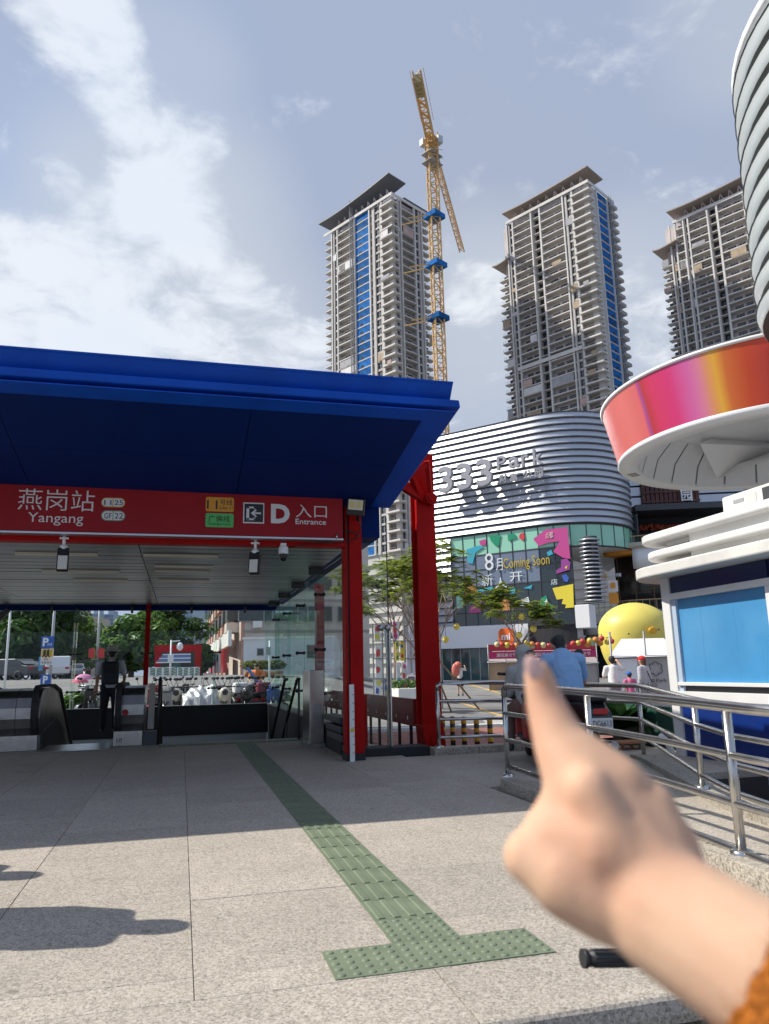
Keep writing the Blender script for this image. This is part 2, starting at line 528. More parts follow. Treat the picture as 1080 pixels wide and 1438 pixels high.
    def rough(s, amt, freq=1.0):
        for i, v in enumerate(s.v):
            s.v[i] = (v[0] + amt * math.sin(v[1] * 7.3 * freq + v[2] * 5.1 * freq), v[1] + amt * math.sin(v[0] * 6.1 * freq + v[2] * 8.7 * freq), v[2] + amt * math.sin(v[0] * 8.3 * freq + v[1] * 4.7 * freq))
        return s

    def build(s, name, m, parent=None, bevel=0, seg=2, fix=True, label=None, kind=None, cat=None, group=None):
        me = bpy.data.meshes.new(name)
        og = ORG.get(parent.name, Vector((0, 0, 0))) if parent is not None else Vector((0, 0, 0))
        if og.length > 0:
            vs = [(v[0] - og.x, v[1] - og.y, v[2] - og.z) for v in s.v]
        else:
            vs = s.v
        me.from_pydata(vs, [], s.f)
        ms = m if isinstance(m, (list, tuple)) else [m]
        for x in ms: me.materials.append(x)
        me.polygons.foreach_set('material_index', s.m)
        me.polygons.foreach_set('use_smooth', s.sm)
        if fix or bevel:
            bm = bmesh.new(); bm.from_mesh(me)
            if fix: bmesh.ops.recalc_face_normals(bm, faces=bm.faces)
            if bevel:
                bmesh.ops.remove_doubles(bm, verts=bm.verts, dist=1e-5)
                es = [e for e in bm.edges if len(e.link_faces) == 2 and e.calc_face_angle(0) > R(30)]
                bmesh.ops.bevel(bm, geom=es, offset=bevel, segments=seg, affect='EDGES', profile=.5, clamp_overlap=True)
            bm.to_mesh(me); bm.free()
        me.update()
        o = bpy.data.objects.new(name, me)
        link(o, parent)
        tag(o, label, cat, group, kind)
        return o


def box(name, m, parent, x0, x1, y0, y1, z0, z1, bevel=0, **kw):
    return MB().box(x0, x1, y0, y1, z0, z1).build(name, m, parent, bevel, **kw)


DG = None


def apply_mods(o):
    dg = bpy.context.evaluated_depsgraph_get()
    me = bpy.data.meshes.new_from_object(o.evaluated_get(dg))
    old = o.data
    o.modifiers.clear()
    o.data = me
    bpy.data.meshes.remove(old)
    return o


def capsule(mb, p0, r0, p1, r1, n=14, flat=None):
    """round cone from p0 to p1 (a limb segment); flat=(axis, factor) squashes it"""
    p0, p1 = Vector(p0), Vector(p1)
    d = p1 - p0
    L = d.length
    d = d / L if L > 1e-6 else Vector((0, 0, 1))
    rings = []
    for k in range(0, 5):
        t = PI / 2 * (1 - k / 4)
        rings.append((p0 - d * (r0 * math.sin(t)), max(r0 * math.cos(t), r0 * .02)))
    for k in range(0, 5):
        t = PI / 2 * k / 4
        rings.append((p1 + d * (r1 * math.sin(t)), max(r1 * math.cos(t), r1 * .02)))
    vs0 = len(mb.v)
    mb.tube([c for c, _ in rings], [r for _, r in rings], n)
    if flat:
        ax, fac = Vector(flat[0]).normalized(), flat[1]
        c = (p0 + p1) / 2
        for i in range(vs0, len(mb.v)):
            v = Vector(mb.v[i]); k = (v - c).dot(ax)
            mb.v[i] = tuple(v + ax * k * (fac - 1))


def blob(name, caps, m, parent, vox=.012, smooth=4, extra=None, wrinkle=0, **kw):
    """one continuous body grown from overlapping limb segments"""
    mb = MB()
    for c in caps:
        capsule(mb, c[0], c[1], c[2], c[3], flat=c[4] if len(c) > 4 else None)
    if extra: extra(mb)
    o = mb.build(name, m, parent, fix=True)
    md = o.modifiers.new('r', 'REMESH'); md.mode = 'VOXEL'; md.voxel_size = vox; md.use_smooth_shade = True
    if smooth:
        sm = o.modifiers.new('s', 'SMOOTH'); sm.iterations = smooth; sm.factor = .5
    apply_mods(o)
    if wrinkle:
        n_ = len(o.data.vertices)
        co = np.empty(n_ * 3, np.float32); o.data.vertices.foreach_get('co', co); co = co.reshape(-1, 3)
        nr = np.empty(n_ * 3, np.float32); o.data.vertices.foreach_get('normal', nr); nr = nr.reshape(-1, 3)
        x, y, z = co.T
        w = np.sin(z * 46 + 2.2 * np.sin(x * 17 + z * 9) + 1.7 * np.sin(y * 21)) * .5 + np.sin(z * 83 - x * 40 + 2.5 * np.sin(x * 29 + 1) + 1.3 * np.sin(y * 33 + z * 18)) * .3 + np.sin(x * 55 + z * 31 + 2 * np.sin(z * 23)) * .25
        g = .5 + .5 * np.sin(x * 9 + 2 * np.sin(z * 7 + 1)) * np.sin(z * 8 + y * 5)
        co = co + nr * (wrinkle * .16 * w * g)[:, None]
        o.data.vertices.foreach_set('co', co.ravel()); o.data.update()
    for p in o.data.polygons: p.use_smooth = True
    tag(o, **kw) if kw else None
    return o


def text_mesh(body, m, parent, name, O, ux, uz, x0, x1, z0, z1, depth=.004, bold=0.0, shear=0.0, **kw):
    """lettering fitted to a rectangle of the plane through O spanned by ux and uz; it stands proud towards ux x uz"""
    c = bpy.data.curves.new(name, 'FONT')
    c.body = body
    c.extrude = 0.0
    c.offset = bold
    c.shear = shear
    c.resolution_u = 3
    t = bpy.data.objects.new('t', c)
    COL.objects.link(t)
    dg = bpy.context.evaluated_depsgraph_get()
    me = bpy.data.meshes.new_from_object(t.evaluated_get(dg))
    bpy.data.objects.remove(t)
    bpy.data.curves.remove(c)
    bm = bmesh.new(); bm.from_mesh(me)
    bmesh.ops.dissolve_limit(bm, angle_limit=.02, verts=bm.verts, edges=bm.edges)
    xs = [v.co.x for v in bm.verts]; ys = [v.co.y for v in bm.verts]
    ax, bx, ay, by = min(xs), max(xs), min(ys), max(ys)
    ux, uz = Vector(ux), Vector(uz); nn = ux.cross(uz).normalized() * -1
    fr = bmesh.ops.extrude_face_region(bm, geom=list(bm.faces))
    top = set(g for g in fr['geom'] if isinstance(g, bmesh.types.BMVert))
    og = ORG.get(parent.name, Vector((0, 0, 0))) if parent is not None else Vector((0, 0, 0))
    nrm = ux.cross(uz).normalized()
    for v in bm.verts:
        x = x0 + (v.co.x - ax) / (bx - ax) * (x1 - x0); z = z0 + (v.co.y - ay) / (by - ay) * (z1 - z0)
        v.co = Vector(O) + ux * x + uz * z + nrm * (depth if v in top else 0.0) - og
    bmesh.ops.recalc_face_normals(bm, faces=bm.faces)
    bm.to_mesh(me); bm.free()
    me.materials.clear(); me.materials.append(m)
    me.polygons.foreach_set('use_smooth', [False] * len(me.polygons))
    me.update()
    o = bpy.data.objects.new(name, me)
    link(o, parent)
    tag(o, **kw) if kw else None
    return o
# ================================================================== SETTING: ground, plaza, kerbs
ROAD_Z = -0.30


def sstep(a, b, x):
    t = max(0, min(1, (x - a) / (b - a))); return t * t * (3 - 2 * t)


def gz(x, y):
    """terrain height: the street behind the station climbs, the mall square rises gently"""
    if y < 20: return ROAD_Z
    az = math.degrees(math.atan2(x, y))
    w = sstep(9.5, 15, az)
    a = ROAD_Z + 1.25 * max(0, min(1, (y - 26) / 26))
    b = ROAD_Z + 0.27 * max(0, min(1, (math.hypot(x, y) - 44) / 32))
    return a * (1 - w) + b * w


def build_ground():
    hx0, hx1, hy0, hy1 = -6.3, 2.15, 13.2, 19.45
    xs = [-3000, -1200, -600, -300, -180, -120, -90, -70, -55, -45, -36, -28, -22, -17, -13, -10, -8, hx0, -4, -2, 0, hx1, 4, 6, 8, 10, 12, 14, 16, 18, 20, 22, 25, 28, 31, 34, 38, 42, 48, 55, 65, 80, 100, 140, 220, 400, 800, 3000]
    ys = [-400, -100, -30, -10, 0, 5, 10, hy0, 16, hy1, 22, 24, 26, 28, 30, 32, 34, 36, 38, 40, 42, 44, 46, 48, 50, 52, 55, 58, 62, 66, 70, 76, 84, 95, 110, 140, 200, 320, 600, 1500, 4000]
    mb = MB(); mb.smooth = True
    nx = len(xs)
    vs = [(x, y, gz(x, y)) for y in ys for x in xs]
    fs = []
    for j in range(len(ys) - 1):
        for i in range(nx - 1):
            if hx0 <= (xs[i] + xs[i + 1]) / 2 <= hx1 and hy0 <= (ys[j] + ys[j + 1]) / 2 <= hy1: continue
            fs.append((j * nx + i, j * nx + i + 1, (j + 1) * nx + i + 1, (j + 1) * nx + i))
    mb.add(vs, fs, True)
    mb.build('road', ASPHALT, kind='structure')


build_ground()

# plaza: granite slabs laid in columns with staggered joints, each slab a piece
plaza = thing('plaza_paving', kind='structure')
MB().box(-9, 2.95, 2.56, 13.3, -.29, -.075).box(2.95, 6.2, 6.95, 10.1, -.29, -.075).build('plaza_base', mat('mortar', (.055, .05, .045), .95), plaza)
SLABS = {}


def slab(w, d, t=.07):
    k = (round(w, 3), round(d, 3))
    if k not in SLABS:
        mb = MB(); g = .0016
        mb.box(g, w - g, g, d - g, -t, 0)
        SLABS[k] = mb.build('paving_slab', G_WARM, plaza, bevel=.0015, seg=1)
        return SLABS[k], True
    return SLABS[k], False


def lay(x0, x1, y0, y1):
    o, new = slab(x1 - x0, y1 - y0)
    if new: o.location = (x0, y0, random.uniform(-.0012, .0008))
    else: reuse(o, 'paving_slab', plaza, (x0, y0, random.uniform(-.0012, .0008)))


cols = [-8.52, -7.66, -6.8, -5.94, -5.08, -4.22, -3.36, -2.5, -1.64, -.78, .08, 1.02, 1.965, 2.83]
rnd = random.Random(3)
for i in range(len(cols) - 1):
    x0, x1 = cols[i], cols[i + 1]
    y = {9: 3.17, 10: 3.17, 8: 2.96}.get(i, 2.96)
    stag = [2.96, 3.17][y > 3] if False else y
    y = 2.96
    first = rnd.choice([.21, .55, .9])
    ds = [.21 if i in (9, 10) else first]
    while y < 13.29:
        d = ds.pop(0) if ds else rnd.choice([.86, .86, 1.0, 1.14])
        d = min(d, 13.3 - y)
        if 13.3 - y - d < .25: d = 13.3 - y
        lay(x0, x1, y, y + d); y += d
for i, x in enumerate([-8.52, -7.2, -5.9, -4.6, -3.3, -2.0, -.7, .95, 2.0]):      # long edge stones along the front step
    x1 = [-8.52, -7.2, -5.9, -4.6, -3.3, -2.0, -.7, .95, 2.0, 2.83][i + 1]
    mb = MB(); g = .003
    mb.prism([(2.52, -.0), (2.957, 0), (2.957, -.09), (2.50, -.09), (2.492, -.06), (2.496, -.015), (2.505, -.004)], x + g, x1 - g, 'X')
    mb.build('edge_stone', G_WARM, plaza)
for (x0, x1) in ((2.83, 3.7), (3.7, 4.6), (4.6, 5.5), (5.5, 6.2)):
    for (y0, y1) in ((6.97, 7.8), (7.8, 8.66), (8.66, 9.7)):
        lay(x0, x1, y0, y1)
MB().box(-9, 2.9, 2.53, 2.556, -.30, -.092).build('step_riser', mat('riser_granite', (.09, .08, .05), .9, var=.4, vscale=60, dirt=.3), plaza)

# green tactile paving: bar tiles leading to the stairs, domed tiles at the ends
tactile = thing('tactile_paving', kind='structure')


def tile_base(mb, w=.2945, t=.004):
    g = .0012
    mb.box(g, w - g, g, w - g, .0002, t)


def dome_tile():
    mb = MB(); tile_base(mb)
    for i in range(5):
        for j in range(5):
            x, y = .0295 + i * .0589, .0295 + j * .0589
            mb.lathe([(.0165, .004), (.0145, .0075), (.009, .0092), (.0, .0095)], (x, y, 0), 10)
    return mb.build('tactile_tile', TACT, tactile, fix=True)


def bar_tile():
    mb = MB(); tile_base(mb)
    for i in range(4):
        x = .0368 + i * .0736
        mb.prism([(x - .019, .004), (x - .013, .0088), (x + .013, .0088), (x + .019, .004)], .012, .2825, 'Y')
    return mb.build('tactile_tile', TACT, tactile)


dome, barT = dome_tile(), bar_tile()
W = .2945
dome.location = (.576, 2.972, 0)
for k in (1, 2): reuse(dome, 'tactile_tile', tactile, (.576 + W * k, 2.972, 0))
reuse(dome, 'tactile_tile', tactile, (.576 + W, 2.972 + W, 0))
barT.location = (.576 + W, 2.972 + 2 * W, 0)
k = 3
while 2.972 + k * W < 12.6:
    reuse(barT, 'tactile_tile', tactile, (.576 + W + random.uniform(-.001, .001), 2.972 + k * W, random.uniform(-.0002, .0004))); k += 1
yend = 2.972 + k * W
for q in range(-4, 4): reuse(dome, 'tactile_tile', tactile, (.576 + W + q * W, yend, 0))

# kerbs along the ramp (each stone a piece) and the ramp itself
kerb = thing('ramp_kerb', kind='structure')
K1 = [((2.70, 2.6), .118), ((2.77, 3.9), .112), ((2.84, 5.2), .095), ((2.93, 6.93), .075)]


def kerb_run(pts, width, parent, n_each, z_base=-.06, side=1, name='kerb_stone'):
    for a in range(len(pts) - 1):
        (p, za), (q, zb) = pts[a], pts[a + 1]
        p, q = Vector((*p, 0)), Vector((*q, 0))
        d = (q - p).normalized(); nrm = Vector((d.y, -d.x, 0)) * side
        for i in range(n_each):
            t0, t1 = i / n_each, (i + 1) / n_each
            s0, s1 = p + (q - p) * t0 + d * .002, p + (q - p) * t1 - d * .002
            z0, z1 = za + (zb - za) * t0, za + (zb - za) * t1
            vs = []
            for (pt, z) in ((s0, z0), (s1, z1)):
                vs += [(pt.x, pt.y, z_base), (pt.x + nrm.x * width, pt.y + nrm.y * width, z_base), (pt.x + nrm.x * width, pt.y + nrm.y * width, z), (pt.x, pt.y, z)]
            MB().add(vs, [(0, 1, 2, 3), (7, 6, 5, 4), (0, 4, 5, 1), (1, 5, 6, 2), (2, 6, 7, 3), (3, 7, 4, 0)]).build(name, G_RAMP, parent, bevel=.006, seg=2)


kerb_run(K1, .23, kerb, 1)
K2 = [((3.55, 3.0), .115), ((3.80, 4.45), .105), ((4.02, 5.35), .10), ((5.22, 8.15), .04), ((5.3, 8.5), .03)]
kerb_run(K2, .2, kerb, 2, z_base=-.3)
ramp = thing('ramp_paving', kind='structure')
L1 = [(2.93, 2.6), (3.0, 3.9), (3.07, 5.2), (3.16, 6.96)]
R1 = [(3.5, 2.6), (3.7, 3.9), (3.99, 5.2), (4.7, 6.96)]
for i in range(3):
    for j in range(2):
        f0, f1 = j / 2, (j + 1) / 2
        def P(a, b, f): return (a[0] + (b[0] - a[0]) * f, a[1])
        a, b, c, d = P(L1[i], R1[i], f0), P(L1[i], R1[i], f1), P(L1[i + 1], R1[i + 1], f1), P(L1[i + 1], R1[i + 1], f0)
        e = .004
        MB().prism([(a[0] + e, a[1] + e), (b[0] - e, b[1] + e), (c[0] - e, c[1] - e), (d[0] + e, d[1] - e)], -.05, .03 - .008 * i, 'Z').build('ramp_slab', G_WARM, ramp)
MB().prism([(2.93, 2.6), (3.5, 2.6), (4.7, 6.96), (3.16, 6.96)], -.29, -.056).build('ramp_base', MATS['mortar'], ramp)

back_kerb = thing('plinth_kerb', kind='structure')
for i in range(4):
    box('kerb_stone', G_RAMP, back_kerb, 3.22 + i * .62 + .003, 3.22 + (i + 1) * .62 - .003, 9.72, 9.98, -.28, .085, bevel=.006)

# brick-paved pavement strip with its white kerb and the markings on the square
BRICK = mat('red_paving_brick', (.30, .135, .105), .85, var=.2, vscale=3, rand=.18)
pav = thing('brick_pavement', kind='structure')
MB().box(3.3, 14, 10.3, 16.9, -.297, -.262).build('brick_bed', mat('sand_joint', (.22, .17, .14), .95), pav)
bm0 = None
cnt = 0
for j in range(20):
    for i in range(17):
        x0 = 3.42 + i * .40 + (j % 2) * .2; y0 = 10.4 + j * .2
        if cnt >= 295: break
        if bm0 is None:
            bm0 = MB().box(0, .394, 0, .194, -.02, 0).build('brick', BRICK, pav); bm0.location = (x0, y0, -.25)
        else:
            reuse(bm0, 'brick', pav, (x0, y0, -.25 + random.uniform(-.002, .002)))
        cnt += 1
mb = MB()
for j in range(32):
    for i in range(27):
        x0 = 3.42 + i * .40 + (j % 2) * .2; y0 = 10.4 + j * .2
        if j < 18 and i < 17 and (j * 17 + i) < 295: continue
        z = -.25 + random.uniform(-.002, .002)
        mb.box(x0, x0 + .394, y0, y0 + .194, z - .01, z)
mb.build('far_bricks', BRICK, pav, kind='stuff')
WK = mat('white_kerb_paint', (.62, .60, .57), .8, var=.1, vscale=2, dirt=.3)
wk = thing('pavement_kerb', kind='structure')
for i in range(11):
    box('kerb_stone', WK, wk, 3.3 + i * 1.0 + .004, 4.3 + i * 1.0 - .004, 17.0, 17.28, -.3, -.19, bevel=.015)
mk = MB()
YL = mat('yellow_road_paint', (.55, .36, .10), .85, var=.25, vscale=1.5)


def road_line(p, q, w, z=-.296):
    p, q = Vector((*p, 0)), Vector((*q, 0)); d = (q - p).normalized(); n = Vector((-d.y, d.x, 0)) * w / 2
    k = 6
    for i in range(k):
        a, b = p + (q - p) * (i / k), p + (q - p) * ((i + 1) / k)
        mk.quad(*[(v.x, v.y, gz(v.x, v.y) + .005) for v in (a - n, b - n, b + n, a + n)])


for (a, b, w) in (((647, 987), (720, 1010), .16), ((655, 962), (745, 985), .15), ((625, 958), (700, 972), .15), ((720, 1010), (800, 1040), .16)):
    pa, pb = aZ(*a, ROAD_Z), aZ(*b, ROAD_Z)
    road_line((pa.x, pa.y), (pb.x, pb.y), w)
mk.build('road_marking', YL, kind='structure')
pale = MB()
pts = [aZ(px, py, ROAD_Z) for px, py in ((678, 1012), (700, 1004), (735, 1001), (800, 1004), (860, 1010), (860, 1060), (735, 1040), (690, 1022))]
pale.add([(p.x, p.y, ROAD_Z + .004) for p in pts], [tuple(range(len(pts)))]).build('pale_concrete_patch', mat('pale_concrete', (.42, .41, .39), .9, var=.1, vscale=1, dirt=.15), kind='structure')

# ================================================================== STATION ENTRANCE
st = thing('station_entrance', 'metro station entrance with deep blue canopy, red steel posts and glass walls', 'station entrance', (0, 11, 0))
YF = 9.7
# canopy: main slab with a sloped soffit, upper gutter fascia and trims
can = MB()
can.add([(-9, 7.05, 3.865), (-9, 7.07, 3.79), (-9, 9.75, 3.37), (-9, 9.75, 4.0),
         (2.738, 7.05, 3.865), (2.758, 7.07, 3.79), (2.70, 9.75, 3.27), (2.78, 9.75, 4.0)],
        [(0, 1, 2, 3), (7, 6, 5, 4), (0, 4, 5, 1), (1, 5, 6, 2), (2, 6, 7, 3), (3, 7, 4, 0)])
canopy = can.build('canopy', BLUE, st, bevel=.012)
MB().prism([(7.03, 4.045), (7.05, 4.03), (7.17, 3.87), (8.1, 3.88), (8.1, 4.06), (7.03, 4.06)], -9, 2.675, 'X').build('fascia', BLUE, canopy, bevel=.008)
# soffit panels between raised trims (follow the slope)


def sof(x0, x1, t0, t1, inset):
    """panel on the sloped soffit, t runs 0 (front) to 1 (back)"""
    def pt(x, t, off):
        y = 7.07 + (9.75 - 7.07) * t
        k = (x - (-9)) / 11.8
        zb = 3.37 + (3.27 - 3.37) * k
        z = 3.79 + (zb - 3.79) * t
        return (x, y - .18 * off, z - .98 * off)
    a, b = inset, inset + .012
    vs = [pt(x0, t0, a), pt(x1, t0, a), pt(x1, t1, a), pt(x0, t1, a), pt(x0, t0, b), pt(x1, t0, b), pt(x1, t1, b), pt(x0, t1, b)]
    return MB().add(vs, [(0, 1, 2, 3), (7, 6, 5, 4), (0, 4, 5, 1), (1, 5, 6, 2), (2, 6, 7, 3), (3, 7, 4, 0)])


xe = [-9, -6.6, -4.2, -1.8, .6, 2.40]
for i in range(5):
    for (t0, t1) in ((.085, .50), (.503, .985)):
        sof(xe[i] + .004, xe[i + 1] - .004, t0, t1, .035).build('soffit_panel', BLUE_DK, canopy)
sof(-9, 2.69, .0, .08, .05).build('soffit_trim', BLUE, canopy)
for x in (-7.4, -5.0, -2.6, -.2, 2.0): box('panel_joint', BLUE_DK, canopy, x, x + .006, 7.024, 7.032, 4.046, 4.061)
# roof body and ceiling
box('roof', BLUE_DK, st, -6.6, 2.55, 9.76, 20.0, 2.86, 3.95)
ceil = thing('ceiling'); ceil.parent = st; ceil.location = Vector((0, 0, 0)) - ORG[st.name]; CH.setdefault(st.name, []).append(ceil)
cp = None
box('ceiling_void', BLACK, ceil, -6.2, 2.2, 9.8, 19.5, 2.815, 2.83)
for j in range(26):
    for i in range(3):
        x0, y0 = -6.2 + i * 2.8, 9.8 + j * .373
        if cp is None:
            cp = MB().box(.006, 2.794, .012, .361, 0, .03).build('ceiling_panel', CEIL, ceil, bevel=.004, seg=1); cp.location = (x0, y0, 2.78)
        else:
            reuse(cp, 'ceiling_panel', ceil, (x0, y0, 2.78 + random.uniform(-.002, .002)), rot=(random.uniform(-.006, .006), 0, 0))
for (x0, x1, y) in ((23, 137, 777.5), (202, 307, 780), (217, 301, 795), (218, 296, 802), (60, 168, 802), (104, 180, 814.5), (223, 294, 814.5)):
    a, b = aZ(x0, y, 2.775), aZ(x1, y, 2.775)
    yy = (a.y + b.y) / 2
    mb = MB(); mb.prism([(yy - .055, 2.782), (yy - .04, 2.752), (yy + .04, 2.752), (yy + .055, 2.782)], a.x, b.x, 'X')
    mb.build('light_strip', mat('lamp_off_white', (.62, .60, .50), .4), ceil)
# red frame
box('front_beam', REDC, st, -6.5, 2.03, 9.56, 9.76, 2.69, 2.80, bevel=.006)
for k in range(6): box('beam_joint', REDC, st, -4.6 + k * 1.25, -4.585 + k * 1.25, 9.553, 9.56, 2.695, 2.795)
post = MB()
post.box(2.03, 2.06, 9.60, 9.82, .085, 3.28); post.box(2.085, 2.255, 9.58, 9.85, .085, 3.28)
fp = post.build('front_post', REDC, st, bevel=.005)
box('post_groove', DKGREY, st, 2.06, 2.085, 9.64, 9.8, .085, 3.2)
box('post_base', G_BLACK, st, 2.02, 2.262, 9.57, 9.86, 0, .085)
# outer column: welded I-section leaning against the eave with pinned bracket
col = MB()
col.box(3.25, 3.53, 10.28, 10.31, .25, 4.25); col.box(3.25, 3.53, 10.55, 10.58, .25, 4.25); col.box(3.30, 3.48, 10.311, 10.549, .25, 4.25)
cl = col.build('outer_column', REDC, st, bevel=.004)
MB().add([(3.27, 10.22, .0), (3.55, 10.22, .0), (3.55, 10.64, .0), (3.27, 10.64, .0), (3.235, 10.26, .34), (3.54, 10.26, .34), (3.54, 10.6, .34), (3.235, 10.6, .34)],
         [(0, 1, 2, 3), (7, 6, 5, 4), (0, 4, 5, 1), (1, 5, 6, 2), (2, 6, 7, 3), (3, 7, 4, 0)]).build('column_foot', REDC, cl, bevel=.01)
MB().cyl((3.42, 10.2, .14), (3.42, 10.225, .14), .085, .085, 20).build('pin_plate', REDC, cl)
br = MB()
br.bar((3.42, 10.27, 3.52), (2.86, 10.1, 3.78), .09, .14); br.bar((3.30, 10.24, 3.55), (2.98, 9.95, 4.1), .07, .1); br.bar((3.46, 10.24, 3.5), (3.34, 10.0, 4.05), .07, .1)
br.bar((2.95, 10.05, 3.72), (3.36, 10.0, 4.02), .05, .09)
br.build('bracket', REDC, cl, bevel=.006)
MB().cyl((3.44, 10.13, 3.53), (3.44, 10.29, 3.53), .085, .085, 20).cyl((3.44, 10.10, 3.53), (3.44, 10.13, 3.53), .055, .05, 16).build('bracket_pin', REDC, cl)
col2 = MB(); col2.box(3.30, 3.5, 19.2, 19.24, -.3, 3.3); col2.box(3.30, 3.5, 19.46, 19.5, -.3, 3.3); col2.box(3.38, 3.42, 19.24, 19.46, -.3, 3.3); col2.build('rear_column', REDC, st)
box('wall_plinth', G_BLACK, st, 2.262, 3.22, 9.92, 10.3, -.25, .10, bevel=.004)
box('red_side_panel', REDC, st, 2.275, 2.40, 10.02, 10.12, .12, .78)
# glazing
gp = MB().box(2.27, 2.70, 9.99, 10.004, .10, 3.22); gp.build('glass_pane', GLASS, st)
MB().box(2.703, 2.712, 9.985, 10.012, .10, 3.2).build('pane_seal', BLACK, st)
box('glass_clamp_post', STEEL, st, 2.685, 2.745, 10.03, 10.09, .10, 1.62, bevel=.004)


def spider(c, ax=(0, 1, 0), s=1.0, parent=None, arms=True):
    mb = MB(); c = Vector(c); ax = Vector(ax)
    mb.cyl(c - ax * .07 * s, c + ax * .07 * s, .018 * s, .018 * s, 10)
    mb.sphere(c - ax * .075 * s, .03 * s, 10, 6); mb.sphere(c + ax * .05 * s, .04 * s, 10, 6)
    return mb.build('spider_fitting', BLACK, parent or st)


spd = MB()
for (dx, dz) in ((-.07, .0), (.03, .0)):
    spd.sphere((2.66 + dx, 9.955, 1.66), .045, 12, 8, (1, .6, 1)); spd.cyl((2.66 + dx, 9.96, 1.66), (2.66 + dx, 10.06, 1.66), .02, .02, 8)
spd.cyl((2.56, 10.05, 1.66), (2.74, 10.06, 1.66), .018, .018, 8)
spd.build('spider_fitting', STEEL_D, st)
# side wall along the stair, with glass fins
for k, (y0, y1) in enumerate(((10.1, 12.4), (12.41, 14.5), (14.51, 16.5), (16.51, 18.5), (18.51, 19.5))):
    box('glass_pane', GLASS, st, 2.27, 2.284, y0 + .01, y1 - .01, .36, 2.78)
box('side_ledge', G_BLACK, st, 2.10, 2.36, 10.32, 19.7, -.32, .33)
box('ledge_coping', G_RAMP, st, 2.09, 2.37, 10.31, 19.4, .33, .352)
for y in (12.4, 14.5, 16.5, 18.5):
    box('glass_fin', FIN, st, 1.93, 2.268, y - .008, y + .008, .36, 2.78)
    box('fin_shoe', DKGREY, st, 2.0, 2.268, y - .03, y + .03, 2.68, 2.78)
    for z in (.75, 1.45, 2.35):
        mb = MB(); mb.cyl((2.12, y, z), (2.27, y, z), .022, .022, 8); mb.sphere((2.12, y, z), .035, 10, 6); mb.sphere((2.25, y - .06, z), .03, 8, 6); mb.sphere((2.25, y + .06, z), .03, 8, 6); mb.bar((2.24, y - .06, z), (2.24, y + .06, z), .025)
        mb.build('spider_fitting', BLACK, st)
# back wall
xs_m = [-6.3, aY(107, 900, 19.5).x, aY(207, 900, 19.5).x, aY(302, 900, 19.5).x, 2.27]
for i in range(4):
    box('glass_pane', GLASS, st, xs_m[i] + .01, xs_m[i + 1] - .01, 19.49, 19.504, .36, 2.78)
box('mullion', FIN, st, xs_m[1] - .03, xs_m[1] + .03, 19.2, 19.48, .36, 2.78)
box('mullion', REDC, st, xs_m[2] - .055, xs_m[2] + .055, 19.36, 19.48, .36, 2.78)
box('mullion', FIN, st, xs_m[3] - .03, xs_m[3] + .03, 19.2, 19.48, .36, 2.78)
for i in (1, 2, 3):
    for z in (.75, 1.62, 2.68):
        mb = MB(); mb.bar((xs_m[i] - .13, 19.45, z), (xs_m[i] + .13, 19.45, z), .03); mb.sphere((xs_m[i] - .13, 19.46, z), .035, 8, 6); mb.sphere((xs_m[i] + .13, 19.46, z), .035, 8, 6); mb.cyl((xs_m[i], 19.2, z), (xs_m[i], 19.45, z), .022, .022, 8)
        mb.build('spider_fitting', BLACK, st)
box('parapet_wall', G_BLACK, st, -6.3, 2.1, 19.42, 19.7, -.34, .34)
box('parapet_coping', DKGREY, st, -6.3, 2.1, 19.40, 19.72, .34, .358)
box('pit_wall', mat('pale_wall_tile', (.55, .58, .58), .4, var=.06, vscale=1.5), st, -6.3, 2.1, 19.45, 19.7, -4.5, -.34)
box('pit_side_wall', G_BLACK, st, 2.1, 2.36, 13.3, 19.42, -4.5, -.322)
box('pit_side_wall', G_BLACK, st, -6.6, -6.3, 13.3, 19.7, -4.5, .34)
box('pit_floor', GREY, st, -6.3, 2.1, 13.3, 19.45, -4.6, -4.5)
box('pit_front_wall', GREY, st, -6.3, 2.1, 13.2, 13.3, -4.5, -.1)
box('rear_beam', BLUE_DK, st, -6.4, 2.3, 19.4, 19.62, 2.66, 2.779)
for x in (-5.6, -3.0, -1.2, .2, 1.5):
    MB().cyl((x, 19.3, 2.58), (x, 19.3, 2.78), .03, .03, 8).build('hanger', DKGREY, st)
MB().bar((-4.35, 19.3, 2.2), (-3.95, 19.3, 2.66), .08, .12).build('roof_strut', DKGREY, st)
# stairs between the escalator and the ledge
stairs = MB()
for k in range(20):
    stairs.box(-.30, 1.80, 13.3 + k * .29, 13.3 + (k + 1) * .29, -4.4, -.001 - (k + 1) * .165)
stairs.build('stair_flight', G_WARM, st)

# ---- things in and on the entrance
hr = thing('stair_handrail', 'sloping black handrail running down the stairs beside the steel cabinet', 'handrail', (1.85, 13, 0))
for x in (1.72, 1.93):
    mb = MB(); mb.tube([(x, 12.95, .98), (x, 13.2, .98), (x, 16.4, -.85)], .026, 8); mb.build('rail', BLACK, hr)
for (y, z0, z1) in ((13.0, 0, .97), (14.6, -.74, .18), (16.0, -1.4, -.62)):
    MB().cyl((1.93, y, z0), (1.93, y, z1), .02, .02, 8).build('rail_post', DKGREY, hr)


